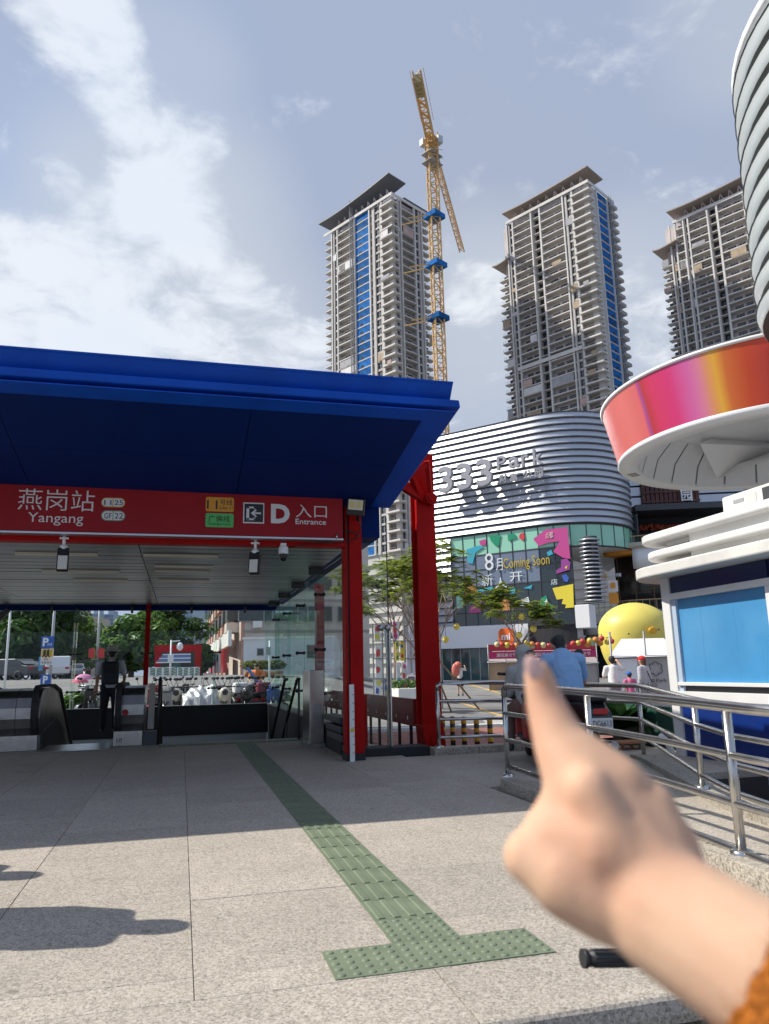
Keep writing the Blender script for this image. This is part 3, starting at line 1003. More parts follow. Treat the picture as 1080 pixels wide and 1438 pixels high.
def escalator_side(name, label, x0, x1, yf=13.15, num=None):
    """stainless balustrade newel with round front, black handrail loop and glass side"""
    t = thing(name, label, 'escalator balustrade', ((x0 + x1) / 2, yf, 0), 'escalator balustrades at the top of the stairs')
    prof = [(yf + .10, .0), (yf + .06, .22), (yf - .02, .34), (yf - .06, .48), (yf - .06, .64), (yf - .01, .80), (yf + .12, .90), (yf + .35, .93), (yf + 1.0, .93), (yf + 1.0, 0)]
    mb = MB(); mb.prism(prof, x0, x1, 'X'); mb.build('newel_shell', STEEL_D, t, bevel=.012)
    n = max(1, round((x1 - x0) / .33))
    for i in range(1, n):
        x = x0 + (x1 - x0) * i / n
        mb = MB(); mb.prism([(p[0] - .004 if p[0] < yf + .5 else p[0], p[1] + (.004 if p[1] > .9 else 0)) for p in prof], x - .004, x + .004, 'X'); mb.build('shell_joint', DKGREY, t)
    box('skirt_plate', STEEL, t, x0 + .01, x1 - .01, yf - .075, yf + .1, .003, .235, bevel=.006)
    if num:
        text_mesh(num, BLACK, t, 'number', (0, yf - .076, 0), (1, 0, 0), (0, 0, 1), x0 + .06, x0 + .14, .06, .13, .002)
        mb = MB(); mb.lathe([(0, .003), (.048, .003), (.05, 0)], (0, 0, 0), 20, axis='Y')
        st_ = mb.build('red_sticker', mat('sticker_red', (.42, .03, .04), .5), None); st_.parent = t; st_.location = (x0 + .17 - (x0 + x1) / 2, -.066, .52); CH[t.name].append(st_)
    return t


ea = escalator_side('escalator_balustrade', 'wide stainless balustrade with black handrail left of the descending man', -3.15, -2.10, 13.1)
eb = escalator_side('escalator_balustrade', 'stainless balustrade numbered 10 with red sticker beside the stairs', -1.02, -.56, 13.2, '10')


def handrail_loop(t, x, yf, w=.09):
    mb = MB()
    pts = []
    for k in range(9):
        a = -PI / 2 - PI * k / 8
        pts.append((x, yf + .02 + .33 * math.cos(a) * .75, .60 + .36 * math.sin(a)))
    pts = pts + [(x, yf + .6, .97), (x, yf + 1.4, .965), (x, yf + 2.2, .86), (x, yf + 6, -1.3)]
    for i in range(len(pts) - 1): mb.bar(pts[i], pts[i + 1], w, .05, up=(1, 0, 0)) if False else mb.bar(pts[i], pts[i + 1], w, .045)
    mb.build('handrail_belt', RUBBER, t)
    g = MB(); g.prism([(yf + .25, .26), (yf + .25, .9), (yf + 1.4, .93), (yf + 2.1, .84), (yf + 5.5, -1.1), (yf + 5.5, -1.9)], x - .006, x + .006, 'X')
    g.build('balustrade_glass', mat('balustrade_panel', (.34, .33, .29), .28, .2, var=.25, vscale=2.5), t)
    s = MB(); s.prism([(yf + .2, .0), (yf + .2, .24), (yf + 1.5, .42), (yf + 2.3, .22), (yf + 6, -1.9), (yf + 6, -2.5), (yf + 2, -.2)], x - .08, x + .08, 'X')
    s.build('inner_decking', DKGREY, t, bevel=.01)


handrail_loop(ea, -2.16, 13.1)
handrail_loop(ea, -3.1, 13.1)
handrail_loop(eb, -.95, 13.2)
esc = thing('escalator_steps', 'flight of dark metal escalator steps descending between two stainless balustrades', 'escalator', (-1.55, 13.3, 0))
box('comb_plate', STEEL_D, esc, -2.06, -1.04, 12.65, 13.85, .002, .012, bevel=.002)
s0 = None
for k in range(14):
    z = -.0 if k < 2 else -.06 - (k - 2) * .2
    if s0 is None:
        mb = MB(); mb.box(-.44, .44, 0, .4, -.25, 0)
        for i in range(22): mb.box(-.44 + i * .04, -.425 + i * .04, 0.004, .396, 0.0005, .012)
        s0 = mb.build('step', DKGREY, esc); s0.location = (0, .58, z - .01)
    else: reuse(s0, 'step', esc, (0, .58 + k * .4, z - .01))
sp = thing('stair_end_panel', 'beige and dark end panel with handrail post where stairs meet the escalator', 'panel', (-.43, 13.2, 0))
box('panel', mat('beige_panel', (.33, .29, .24), .5), sp, -.50, -.40, 13.15, 13.2, .25, .97, bevel=.004)
box('panel_base', DKGREY, sp, -.56, -.33, 13.13, 13.3, 0, .22, bevel=.004)
MB().tube([(-.33, 13.15, 0), (-.33, 13.15, 1.02), (-.33, 13.4, 1.05), (-.33, 16, -.5)], .028, 8).build('rail', BLACK, sp)
box('switch', GREY, sp, -.48, -.43, 13.138, 13.152, .3, .5)

cab = thing('steel_cabinet', 'tall stainless steel cabinet standing before the glass fins by the stairs', 'cabinet', (1.95, 11.7, 0))
box('body', STEEL, cab, 1.86, 2.08, 11.45, 12.1, .06, 1.12, bevel=.008)
box('base_frame', STEEL_D, cab, 1.85, 2.09, 11.43, 12.12, .0, .06)
box('door_panel', STEEL_D, cab, 1.90, 2.05, 11.44, 11.45, .3, .62)
mtr = thing('height_gauge', 'white measuring staff with dark ticks standing against the red post', 'gauge', (2.08, 9.53, 0))
box('staff', WHITE, mtr, 2.05, 2.11, 9.505, 9.535, 0, .93, bevel=.004)
for k in range(8): box('tick', BLACK, mtr, 2.085, 2.105, 9.502, 9.505, .1 + k * .1, .106 + k * .1)
box('orange_mark', YEL, mtr, 2.058, 2.1, 9.501, 9.505, .355, .395)
bx = thing('folded_barrier', 'folded dark metal barrier stacked in the corner behind the red post', 'barrier', (2.15, 11, 0))
for k in range(4): box('panel', DKGREY, bx, 2.11 - .02 * k, 2.24, 10.2, 11.3, .05 + k * .12, .13 + k * .12, bevel=.01)
for y in (10.3, 11.2): MB().cyl((2.17, y, 0), (2.17, y, .5), .02, .02, 8).build('leg', STEEL_D, bx)

# sign over the entrance
sg = thing('entrance_sign', 'long red station sign with white Chinese and English lettering under the blue canopy', 'sign', (-1.5, 9.45, 3.05))
box('panel', SIGNRED, sg, -6.3, 1.965, 9.40, 9.55, 2.775, 3.375, bevel=.006)
box('bottom_trim', ALU, sg, -6.3, 1.968, 9.385, 9.55, 2.748, 2.774, bevel=.003)
MB().cyl((1.88, 9.39, 2.76), (1.88, 9.39, 2.83), .012, .012, 8).build('trim_bolt', ALU, sg)
SW = mat('sign_white_vinyl', (.74, .74, .74), .5)


def on_sign(body, px0, px1, pyt, pyb, m, parent=sg, name='lettering', bold=0, depth=.002, y=9.399):
    xm = (px0 + px1) / 2; ym = (pyt + pyb) / 2
    x0, x1 = aY(px0, ym, y).x, aY(px1, ym, y).x
    z0, z1 = aY(xm, pyb, y).z, aY(xm, pyt, y).z
    return text_mesh(body, m, parent, name, (0, y, 0), (1, 0, 0), (0, 0, 1), x0, x1, z0, z1, depth, bold)


def rrect(x0, x1, z0, z1, r, n=6):
    p = []
    for cx, cz, a in ((x1 - r, z0 + r, -PI / 2), (x1 - r, z1 - r, 0), (x0 + r, z1 - r, PI / 2), (x0 + r, z0 + r, PI)):
        for k in range(n + 1):
            t = a + PI / 2 * k / n; p.append((cx + r * math.cos(t), cz + r * math.sin(t)))
    return p


def plate(px0, px1, pyt, pyb, m, rad, y0, y1, parent=sg, name='badge'):
    xm = (px0 + px1) / 2; ym = (pyt + pyb) / 2
    x0, x1 = aY(px0, ym, 9.399).x, aY(px1, ym, 9.399).x
    z0, z1 = aY(xm, pyb, 9.399).z, aY(xm, pyt, 9.399).z
    r = min(rad * (z1 - z0), (x1 - x0) / 2, (z1 - z0) / 2) * .999
    return MB().prism(rrect(x0, x1, z0, z1, r), y0, y1, 'Y').build(name, m, parent)


on_sign('燕岗站', 25.5, 133, 687.5, 717, SW, bold=-.006)
on_sign('Yangang', 39, 117, 720.5, 738, SW)
for (y0, y1, a, b, c) in ((699, 712.5, (.55, .30, .03), '11', '25'), (717, 731.5, (.10, .33, .17), 'GF', '22')):
    rim = mat('badge_rim_' + a.__str__()[1:4].replace('.', ''), a, .5)
    bd = plate(142, 176, y0, y1, rim, .5, 9.396, 9.3995)
    plate(143.2, 174.8, y0 + 1.1, y1 - 1.1, SW, .5, 9.394, 9.3958, bd, 'badge_face')
    plate(158.3, 159.3, y0 + 1, y1 - 1, rim, .01, 9.392, 9.3938, bd, 'badge_divider')
    on_sign(b, 146.5, 156.5, y0 + 3.4, y1 - 3.2, BLACK, bd, y=9.3935)
    on_sign(c, 161, 172.8, y0 + 3.4, y1 - 3.2, BLACK, bd, y=9.3935)
OR_ = mat('line_badge_orange', (.72, .33, .03), .5); GR_ = mat('line_badge_green', (.10, .50, .13), .5)
bd = plate(289, 328.5, 698.5, 718.5, OR_, .12, 9.394, 9.3995)
on_sign('11', 290.8, 305.5, 702.5, 714.5, BLACK, bd, y=9.3935)
on_sign('号线', 309, 326.5, 701.5, 709.5, BLACK, bd, y=9.3935)
on_sign('Line 11', 309, 326.5, 711, 715, BLACK, bd, y=9.3935)
bd = plate(288.5, 328, 721, 740.5, GR_, .12, 9.394, 9.3995)
on_sign('广佛线', 293, 323, 724, 733, BLACK, bd, y=9.3935)
on_sign('Guangfo Line', 293, 323, 734.3, 738, BLACK, bd, y=9.3935)
bd = plate(341.5, 371, 706, 735, SW, .02, 9.396, 9.3995)
plate(343.2, 369.5, 707.8, 733.2, mat('icon_black', (.012, .014, .02), .4), .01, 9.394, 9.3958, bd, 'icon_field')
for r_ in ((346, 350, 711.5, 730), (346, 358.5, 711.5, 714), (346, 358.5, 728, 730.5), (356.3, 358.5, 711.5, 715.5), (356.3, 358.5, 726.5, 730.5)): plate(*r_, SW, .01, 9.392, 9.3938, bd, 'icon_bar')
ar = MB()
def SP(px, py): q = aY(px, py, 9.393); return (q.x, q.z)
ar.prism([SP(352, 720.5), SP(359, 715.5), SP(361, 716.5), SP(357, 719.5), SP(366.5, 719.6), SP(366.5, 722), SP(357, 721.8), SP(361, 725), SP(359, 726)], 9.392, 9.3938, 'Y')
ar.build('icon_arrow', SW, bd)
on_sign('D', 380.5, 407, 708, 735, SW, bold=.045)
on_sign('入口', 415.5, 459, 709, 727, SW, bold=-.004)
on_sign('Entrance', 415, 458, 729, 736.5, SW, bold=.01)

# lamps and cameras hanging below the beam
def flood(px, py, label, rz, y=9.5):
    p = aY(px, py, y)
    t = thing('floodlight', label, 'floodlight', p, 'floodlights under the entrance sign', rotz=rz)
    MB().cyl((0, .05, .18), (0, .05, .36), .018, .018, 8).box(-.05, .05, .02, .08, .27, .29).build('hanger_pipe', WHITE_C, t)
    rt = Matrix.Rotation(R(-14), 3, 'X')
    mb = MB(); mb.cbox((0, .02, .02), (.13, .11, .27), rot=rt); mb.build('housing', BLACK, t, bevel=.01)
    mb = MB(); mb.cbox((0, -.04, -.02), (.105, .02, .17), rot=rt); mb.build('lens', LAMP, t, bevel=.004)
    MB().sphere((0, .04, .16), .05, 10, 8).build('swivel', WHITE_C, t)
    return t


flood(88, 788, 'black floodlight with pale lens hanging under the sign below the station name', R(6))
flood(357, 793, 'black floodlight hanging under the sign below the arrow icon', R(-18))
p = aY(500, 712, 9.35)
t = thing('floodlight', 'tilted square floodlight with two yellow cells on the red post', 'floodlight', p, 'floodlights under the entrance sign', rotz=R(-24))
rt = Matrix.Rotation(R(14), 3, 'X') @ Matrix.Rotation(R(8), 3, 'Y')
mb = MB(); mb.cbox((0, 0, 0), (.23, .06, .22), rot=rt); mb.build('housing', BLACK, t, bevel=.008)
mb = MB(); mb.cbox(rt @ Vector((0, -.033, .03)), (.19, .01, .13), rot=rt); mb.build('lens', LAMP, t)
for dx in (-.045, .045):
    mb = MB(); mb.cbox(rt @ Vector((dx, -.041, .03)), (.06, .006, .08), rot=rt); mb.build('led_cell', mat('led_yellow', (.75, .66, .25), .4), t)
MB().bar((0, .03, -.05), (-.02, .2, -.14), .03).build('bracket', BLACK, t)
p = aY(398, 776, 9.5)
t = thing('dome_camera', 'white dome security camera with black lens under the sign', 'security camera', p)
ORG[t.name] = Vector((0, 0, 0))
MB().box(-.035, .035, -.02, .06, .06, .12).lathe([(.0, .08), (.05, .08), (.062, .06), (.062, -.01), (.055, -.02), (0, -.02)], (0, 0, 0), 20).build('housing', WHITE_C, t)
MB().lathe([(.052, -.02), (.05, -.06), (.035, -.1), (0, -.115)], (0, 0, 0), 20).build('dome', mat('black_gloss', (.01, .01, .012), .08), t)
cb = MB(); cb.tube([aY(405, 770, 9.53), aY(420, 765, 9.54), aY(480, 761, 9.54), aY(500, 757, 9.54), aY(507, 740, 9.5), aY(503, 722, 9.45)], .007, 6)
cb.tube([aY(466, 748, 9.53), aY(486, 745, 9.54), aY(497, 748, 9.54), aY(505, 754, 9.54)], .008, 6)
tag(cb.build('lamp_cable', BLACK), 'thin black cable running from the dome camera along the red beam', 'cable')

# side beam with posts behind the glass, right flank of the stairs
rb = thing('guard_beam', 'dark red steel guard beam on black posts beyond the glass corner', 'guard rail', (3.3, 13, -.3))
MB().prism([(3.24, .30), (3.30, .30), (3.30, .36), (3.38, .40), (3.38, .58), (3.30, .62), (3.30, .68), (3.24, .68)], 10.7, 18.8, 'Y').build('beam', mat('dark_red_paint', (.22, .012, .016), .35, coat=.2), rb)
for k in range(12):
    MB().box(3.26, 3.30, 10.95 + k * .62, 10.99 + k * .62, -.29, .30).build('post', BLACK, rb)
    MB().box(3.232, 3.239, 10.97 + k * .62, 11.0 + k * .62, .38, .43).build('stud', WHITE, rb)
# ================================================================== TOWERS under construction (about 240 m away)
CONC = mat('bare_concrete', (.50, .475, .44), .85, var=.10, vscale=.15, dirt=.1)
CONC_L = mat('pale_concrete_slab', (.62, .60, .565), .85, var=.08, vscale=.2)
CONC_D = mat('recess_plaster', (.54, .475, .455), .9, var=.12, vscale=.2)
WIN = mat('dark_window', (.03, .035, .04), .2)
NET = mat('blue_safety_net', (.02, .12, .34), .85, var=.3, vscale=.5, spec=.1, rand=.3)
SLATE = mat('slate_roof', (.13, .135, .15), .6)
BROWNR = mat('brown_roof_soffit', (.30, .25, .215), .7)
MESHES = {}


def tower(label, corner_px, D, left_px, right_px, top_px, bays_a, bays_b, rooftop, vis_floors=26, fh=3.0, roofmat=None, step=None, beam_px=None):
    """slab block: face A recedes to the left of the corner, face B to the right. Local axes: x along A (away from corner), y along B"""
    c = aD(*corner_px, D)
    az = R(-30)
    ta = Vector((math.sin(az), math.cos(az), 0))         # away from the corner along the left face
    tb = Vector((math.cos(az), -math.sin(az), 0))        # away from the corner along the right face

    def edge(t, px):  # how far along a face the photo column px lies
        best = min((abs((lambda q: CX + FPX * q.dot(_r) / q.dot(_f) - px)(c + t * s - EYE)), s) for s in [k * .1 for k in range(20, 600)])
        return best[1]
    LA, LB = edge(ta, left_px), edge(tb, right_px)
    ztop = (EYE + ray(*top_px) * (D / 1.0)).z
    root = thing('tower_block', label, 'tower', (c.x, c.y, 0), 'unfinished apartment towers behind the mall')
    root.rotation_euler = (0, 0, math.atan2(ta.y, ta.x))
    ORG[root.name] = Vector((0, 0, 0))
    nf = int(ztop / fh)
    zt = nf * fh
    sgn = -1 if (Matrix.Rotation(-math.atan2(ta.y, ta.x), 3, 'Z') @ tb).y < 0 else 1
    # core walls
    core = MB(); core.box(1.6, LA - 1.6, min(sgn * 1.6, sgn * (LB - 1.6)), max(sgn * 1.6, sgn * (LB - 1.6)), -1, zt + .3)
    core.build('wall', CONC_D, root)
    f0 = max(0, nf - vis_floors)

    def fl(z): return z

    def bay_mesh(kind, w, face):
        """one storey of one bay in local (u along the face, v outward = negative, z)"""
        key = (kind, round(w, 2), face, sgn)
        if key in MESHES: return MESHES[key]
        def bx(mb, u0, u1, v0, v1, z0, z1):
            # v positive = outwards from the face
            if face == 'A': mb.box(u0, u1, *sorted((-sgn * v0, -sgn * v1)), z0, z1)
            else: mb.box(*sorted((-v0, -v1)), *sorted((sgn * u0, sgn * u1)), z0, z1)
        mb = MB()
        if kind == 'balc':            # recessed loggia with slab, upstand and railing
            bx(mb, 0, w, -1.6, .6, 0, .16); mb.mi = 1; bx(mb, .05, w - .05, .42, .58, .16, .42)
            mb.mi = 2; bx(mb, .1, w - .1, .48, .53, 1.12, 1.18)
            n = int(w / .9)
            for i in range(n + 1):
                u = .1 + (w - .25) * i / max(1, n); bx(mb, u, u + .05, .48, .52, .42, 1.12)
            mb.mi = 0; bx(mb, -.12, .12, -1.6, .55, .16, fh); 
            mb.mi = 3; bx(mb, w * .18, w * .45, -1.58, -1.5, .3, 2.4); bx(mb, w * .55, w * .85, -1.58, -1.5, .3, 2.4)
        elif kind == 'corner':        # deep wrap-around balcony
            bx(mb, -1.5, w, -1.6, 1.5, 0, .2); mb.mi = 1; bx(mb, -1.5, w, 1.34, 1.5, .2, .62); bx(mb, -1.5, -1.34, -1.6, 1.5, .2, .62); bx(mb, w - .16, w, -.2, 1.34, .2, .62)
            mb.mi = 2; bx(mb, -1.46, w - .04, 1.4, 1.45, 1.15, 1.2); bx(mb, -1.46, -1.41, -1.6, 1.4, 1.15, 1.2)
            mb.mi = 3; bx(mb, w * .25, w * .8, -1.6, -1.5, .3, 2.4)
        elif kind == 'win':           # piers with windows
            bx(mb, 0, w * .22, -1.6, .35, 0, fh); bx(mb, w * .62, w * .82, -1.6, .35, 0, fh); bx(mb, w * .22, w, -1.6, .05, 0, .7)
            mb.mi = 3; bx(mb, w * .22, w * .62, -.3, -.22, .7, fh); bx(mb, w * .82, w, -.3, -.22, .7, fh)
            mb.mi = 2; bx(mb, w * .4, w * .43, -.22, -.16, .7, fh); bx(mb, w * .22, w * .62, -.22, -.16, 1.9, 1.96)
        elif kind == 'net':           # storey wrapped in blue net with a pale slab edge
            bx(mb, 0, w, -1.6, .35, 0, .42); mb.mi = 4; bx(mb, .1, w - .1, .1, .25, .42, fh - .05); mb.mi = 3; bx(mb, w * .55, w * .75, .255, .27, .5, 1.5); mb.mi = 2; bx(mb, .05, .12, .2, .4, .4, fh); bx(mb, w - .12, w - .05, .2, .4, .4, fh)
        elif kind == 'slot':          # dark vertical shaft between two fins
            bx(mb, 0, .5, -1.6, .5, 0, fh); bx(mb, w - .5, w, -1.6, .5, 0, fh); mb.mi = 3; bx(mb, .5, w - .5, -1.5, -1.4, 0, fh); mb.mi = 0; bx(mb, .5, w - .5, -1.4, .2, 0, .3)
        elif kind == 'wall':
            bx(mb, 0, w, -1.6, .2, 0, fh); mb.mi = 3; bx(mb, w * .4, w * .6, .2, .22, .9, 2.3)
        elif kind == 'spike':         # work platforms that stick out floor by floor
            bx(mb, 0, w, -1.6, 1.9, 0, .15); mb.mi = 2; bx(mb, 0, w, 1.8, 1.86, .15, 1.0); mb.mi = 4; bx(mb, .1, w, .1, .25, .2, fh - .05)
        MESHES[key] = mb
        return mb
    mm = [CONC, CONC_L, GREY, WIN, NET]
    for face, L, bays in (('A', LA, bays_a), ('B', LB, bays_b)):
        u = 0
        for (kind, fr) in bays:
            w = L * fr
            mb = bay_mesh(kind, w, face)
            pname = {'balc': 'balcony', 'corner': 'corner_balcony', 'win': 'window_bay', 'net': 'netted_bay', 'slot': 'shaft', 'wall': 'wall_panel', 'spike': 'work_platform'}[kind]
            o = None
            off = (u, 0) if face == 'A' else (0, sgn * u)
            dn = 0
            if step and face == 'A' and u / L >= step[0] - .01: dn = step[1]
            for k in range(nf - dn - 1, f0 - 1, -1):
                loc = (off[0], off[1], k * fh)
                if kind == 'net' and (k * 7) % 11 == 3: pass
                if o is None:
                    o = mb.build(pname, mm, root, fix=True); o.location = loc
                else:
                    reuse(o, pname, root, loc)
            # lower storeys, hidden by what stands in front, as one plain piece per bay
            u += w
    mb = MB()
    for k in range(f0):
        mb.box(-.6, LA + .6, *sorted((sgn * -.6, sgn * (LB + .6))), k * fh, k * fh + .3)
    mb.box(.2, LA - .2, *sorted((sgn * .2, sgn * (LB - .2))), 0, f0 * fh)
    if f0: mb.build('lower_storeys', CONC, root)
    # odd boards, sheets and screens left on some storeys
    rg = random.Random(len(label))
    for face, L, bays in (('A', LA, bays_a), ('B', LB, bays_b)):
        u = 0
        for (kind, fr) in bays:
            w = L * fr
            if kind in ('balc', 'corner', 'win'):
                for q in range(rg.randint(2, 4)):
                    k = rg.randint(f0, nf - 3); ww = w * rg.uniform(.3, .95); u0 = u + rg.uniform(0, w - ww); vo = {'balc': .62, 'corner': 1.52, 'win': .37}[kind]
                    z0 = k * fh + .3; z1 = z0 + rg.choice([1.3, 2.4, 2.6])
                    mb = MB()
                    if face == 'A': mb.box(u0, u0 + ww, *sorted((-sgn * vo, -sgn * (vo + .06))), z0, z1)
                    else: mb.box(*sorted((-vo, -vo - .06)), *sorted((sgn * u0, sgn * (u0 + ww))), z0, z1)
                    mb.build('site_board', [mat('board_white', (.66, .65, .63), .8, var=.1, vscale=.5), mat('board_grey', (.36, .36, .37), .8, var=.15, vscale=.5), mat('board_pink', (.50, .36, .32), .85, var=.15, vscale=.5), mat('board_ply', (.40, .31, .21), .85, var=.2, vscale=.5)][rg.randint(0, 3)], root)
            u += w
    # vertical piers between the bays
    u = 0
    mb = MB()
    for (kind, fr) in bays_a:
        if u > 0: mb.box(u - .24, u + .24, *sorted((0, -sgn * .7)), f0 * fh, zt)
        u += LA * fr
    u = 0
    for (kind, fr) in bays_b:
        if u > 0: mb.box(*sorted((0, -.75)), *sorted((sgn * (u - .24), sgn * (u + .24))), f0 * fh, zt)
        u += LB * fr
    mb.build('pier', CONC_L, root)
    # parapet with pinkish posts, then the winged roof
    mb = MB()
    mb.box(-.9, LA * (step[0] if step else 1) + .4, *sorted((-sgn * .9, -sgn * .6)), zt - .1, zt + .9); mb.box(-.9, -.6, *sorted((-sgn * .6, sgn * LB)), zt - .1, zt + .9)
    mb.box(2, LA * .8, *sorted((sgn * 2, sgn * (LB - 2))), zt, zt + 1.5)
    mb.build('parapet', CONC_L, root)
    mb = MB()
    for i in range(9):
        u = LA * .82 * (i + .2) / 9
        mb.bar((u, sgn * .6, zt), (u + 1.4, -sgn * .2, zt + 3.4), .3); mb.bar((u + 2.4, sgn * .6, zt), (u + 1.4, -sgn * .2, zt + 3.4), .3)
    mb.build('roof_brace', mat('pink_plaster', (.50, .42, .40), .85, var=.2, vscale=.3), root)
    if beam_px:
        zb_ = aD(*beam_px, D).z
        mb = MB(); mb.box(LA * .16, LA * .84, *sorted((-sgn * .75, -sgn * 1.0)), zb_, zb_ + 1.3); mb.build('transfer_beam', CONC_L, root)
        mb = MB(); mb.box(LA * .3, LA * .62, *sorted((-sgn * 1.01, -sgn * 1.06)), zb_ - 2.6, zb_ - .1); mb.build('shadow_screen', GREY, root) if False else None
    for (u0, u1, v0, v1, z0, rise, rm) in rooftop:
        # roof slab curving up towards the corner end (u0)
        n = 10
        vs, fs = [], []
        for i in range(n + 1):
            t = i / n; u = (u0 + (u1 - u0) * t) * LA
            z = zt + z0 + rise * (1 - t) ** 2 + .9 * max(0, t - .75) * 2
            for (v, dz) in ((v0, 0), (v1, -.0), (v1, .4), (v0, .4)):
                vs.append((u, sgn * v * LB if abs(v) < 4 else sgn * v, z + dz))
        for i in range(n):
            for q in range(4):
                fs.append((i * 4 + q, i * 4 + (q + 1) % 4, (i + 1) * 4 + (q + 1) % 4, (i + 1) * 4 + q))
        fs += [(0, 1, 2, 3), (n * 4 + 3, n * 4 + 2, n * 4 + 1, n * 4)]
        MB().add(vs, fs).build('roof', rm, root)
    return root, c, ta, tb, LA, LB, zt


t1 = tower('leftmost unfinished tower with a column of blue netting and slate winged roof', (553, 400), 245, 459, 606, (535, 249),
           [('corner', .13), ('win', .18), ('net', .22), ('balc', .27), ('win', .09), ('balc', .11)],
           [('win', .2), ('balc', .36), ('win', .2), ('balc', .24)],
           [(-.035, 1.04, -.14, .32, 4.4, 2.4, SLATE), (.0, .5, .34, 1.12, 1.2, 1.0, SLATE)], vis_floors=40)
t2 = tower('tall unfinished tower between the crane and the red ring, with long pinkish loggias', (836, 400), 240, 706, 872, (818, 226),
           [('corner', .15), ('win', .10), ('balc', .25), ('slot', .10), ('balc', .21), ('win', .07), ('balc', .12)],
           [('wall', .3), ('net', .42), ('spike', .28)],
           [(-.045, .9, -.12, .5, 3.4, 1.3, BROWNR), (.86, 1.06, -.1, .5, -14.8, 1.0, BROWNR)], step=(.87, 6), beam_px=(780, 492))
t3 = tower('rightmost unfinished tower partly hidden behind the striped round building', (1080, 400), 235, 938, 1118, (1066, 236),
           [('corner', .12), ('balc', .26), ('slot', .10), ('balc', .20), ('win', .05), ('balc', .09), ('win', .06), ('balc', .12)],
           [('wall', .3), ('net', .4), ('spike', .3)],
           [(-.06, .86, -.12, .5, 3.2, 1.3, BROWNR), (.8, 1.06, -.1, .5, -8.6, 1.0, BROWNR)], step=(.82, 4))


def hoist(tw, u, v, z0, z1, label):
    root, c, ta, tb, LA, LB, zt = tw
    p = c + ta * u + tb * v
    t = thing('hoist_mast', label, 'hoist mast', (p.x, p.y, 0), 'hoist masts on the unfinished towers')
    mb = MB()
    for dx, dy in ((-.4, -.4), (.4, -.4), (.4, .4), (-.4, .4)): mb.bar((dx, dy, z0), (dx, dy, z1), .12)
    z = z0; s = 1
    while z < z1 - 1:
        for a, b in (((-.4, -.4), (.4, -.4)), ((.4, -.4), (.4, .4)), ((.4, .4), (-.4, .4)), ((-.4, .4), (-.4, -.4))):
            mb.bar((*a, z), (*b, z + 1.0), .07); mb.bar((*a, z), (*b, z), .06)
        z += 1.0
    ORG[t.name] = Vector((0, 0, 0))
    mb.build('lattice', GREY, t)
    return t


hoist(t1, t1[4] * .56, -1.3, 10, t1[6] + 7, 'thin grey hoist mast climbing the left tower beside the blue netting')
hoist(t2, -1.0, t2[5] * .78, 10, t2[6] + 1, 'thin hoist mast on the right flank of the middle tower')

# tower crane
cz = aD(606, 205, 236)
CR = mat('crane_yellow', (.62, .38, .14), .6, var=.15, vscale=.4)
cr = thing('tower_crane', 'yellow tower crane with blue collars standing at the right of the left tower', 'crane', (cz.x, cz.y, 0))
cr.rotation_euler = (0, 0, 0)


def lattice(mb, p, q, w, step, t=.22, tb=.13, tri=False):
    p, q = Vector(p), Vector(q); d = (q - p); L = d.length; d.normalize()
    up = Vector((0, 0, 1)) if abs(d.z) < .9 else Vector((0, 1, 0))
    a = d.cross(up).normalized(); b = a.cross(d).normalized()
    if tri: cs = [-a * w / 2, a * w / 2, b * w * .9]
    else: cs = [-a * w / 2 - b * w / 2, a * w / 2 - b * w / 2, a * w / 2 + b * w / 2, -a * w / 2 + b * w / 2]
    for c in cs: mb.bar(p + c, q + c, t)
    n = max(1, int(L / step)); m = len(cs)
    for i in range(n):
        s0, s1 = p + d * (L * i / n), p + d * (L * (i + 1) / n)
        for k in range(m):
            c0, c1 = cs[k], cs[(k + 1) % m]
            mb.bar(s0 + c0, s1 + c1, tb) if (i + k) % 2 else mb.bar(s0 + c1, s1 + c0, tb)
            mb.bar(s0 + c0, s0 + c1, tb * .9)


X0, Y0, ZC = cz.x, cz.y, cz.z
mb = MB(); lattice(mb, (X0, Y0, 0), (X0, Y0, ZC - 1), 2.7, 2.7, .36, .2); mb.build('mast', CR, cr)
for (px, py) in ((606, 318), (610, 393), (612, 472)):
    z = aD(px, py, 236).z
    mb = MB(); mb.cbox((X0, Y0, z), (4.8, 4.8, 1.5), R(30)); mb.build('collar', NET, cr)
    mb = MB(); mb.bar((X0 - 1, Y0 + 1, z), (X0 - 9, Y0 + 5, z - 1.0), .3, .3); mb.bar((X0 - 1, Y0 - 1, z), (X0 - 8, Y0 + 1, z - 1.0), .3, .3); mb.build('tie_frame', CR, cr)
pt = aZ(649, 354, ZC + 1); pc = aZ(585, 104, ZC + 1)
jd = Vector((pt.x - X0, pt.y - Y0, 0)); jl = jd.length; jd.normalize()
cd = Vector((pc.x - X0, pc.y - Y0, 0)); cdl = cd.length; cd.normalize()
mb = MB(); lattice(mb, Vector((X0, Y0, ZC + 1)) + jd * 2, Vector((X0, Y0, ZC + 1)) + jd * jl, 1.9, 2.2, .34, .2, tri=True); mb.build('jib', mat('crane_jib', (.62, .44, .26), .6, var=.2, vscale=.3), cr)
mb = MB(); lattice(mb, Vector((X0, Y0, ZC + 1)) - jd * 1, Vector((X0, Y0, ZC + 1)) + cd * cdl, 2.2, 2.2, .4, .24)
s_ = jd.cross(Vector((0, 0, 1)))
for q in (-1, 1): mb.bar(Vector((X0, Y0, ZC + 2.6)) + cd * 8 + s_ * q * 1.9, Vector((X0, Y0, ZC + 2.6)) + cd * cdl + s_ * q * 1.9, .12)
mb.build('counter_jib', CR, cr)
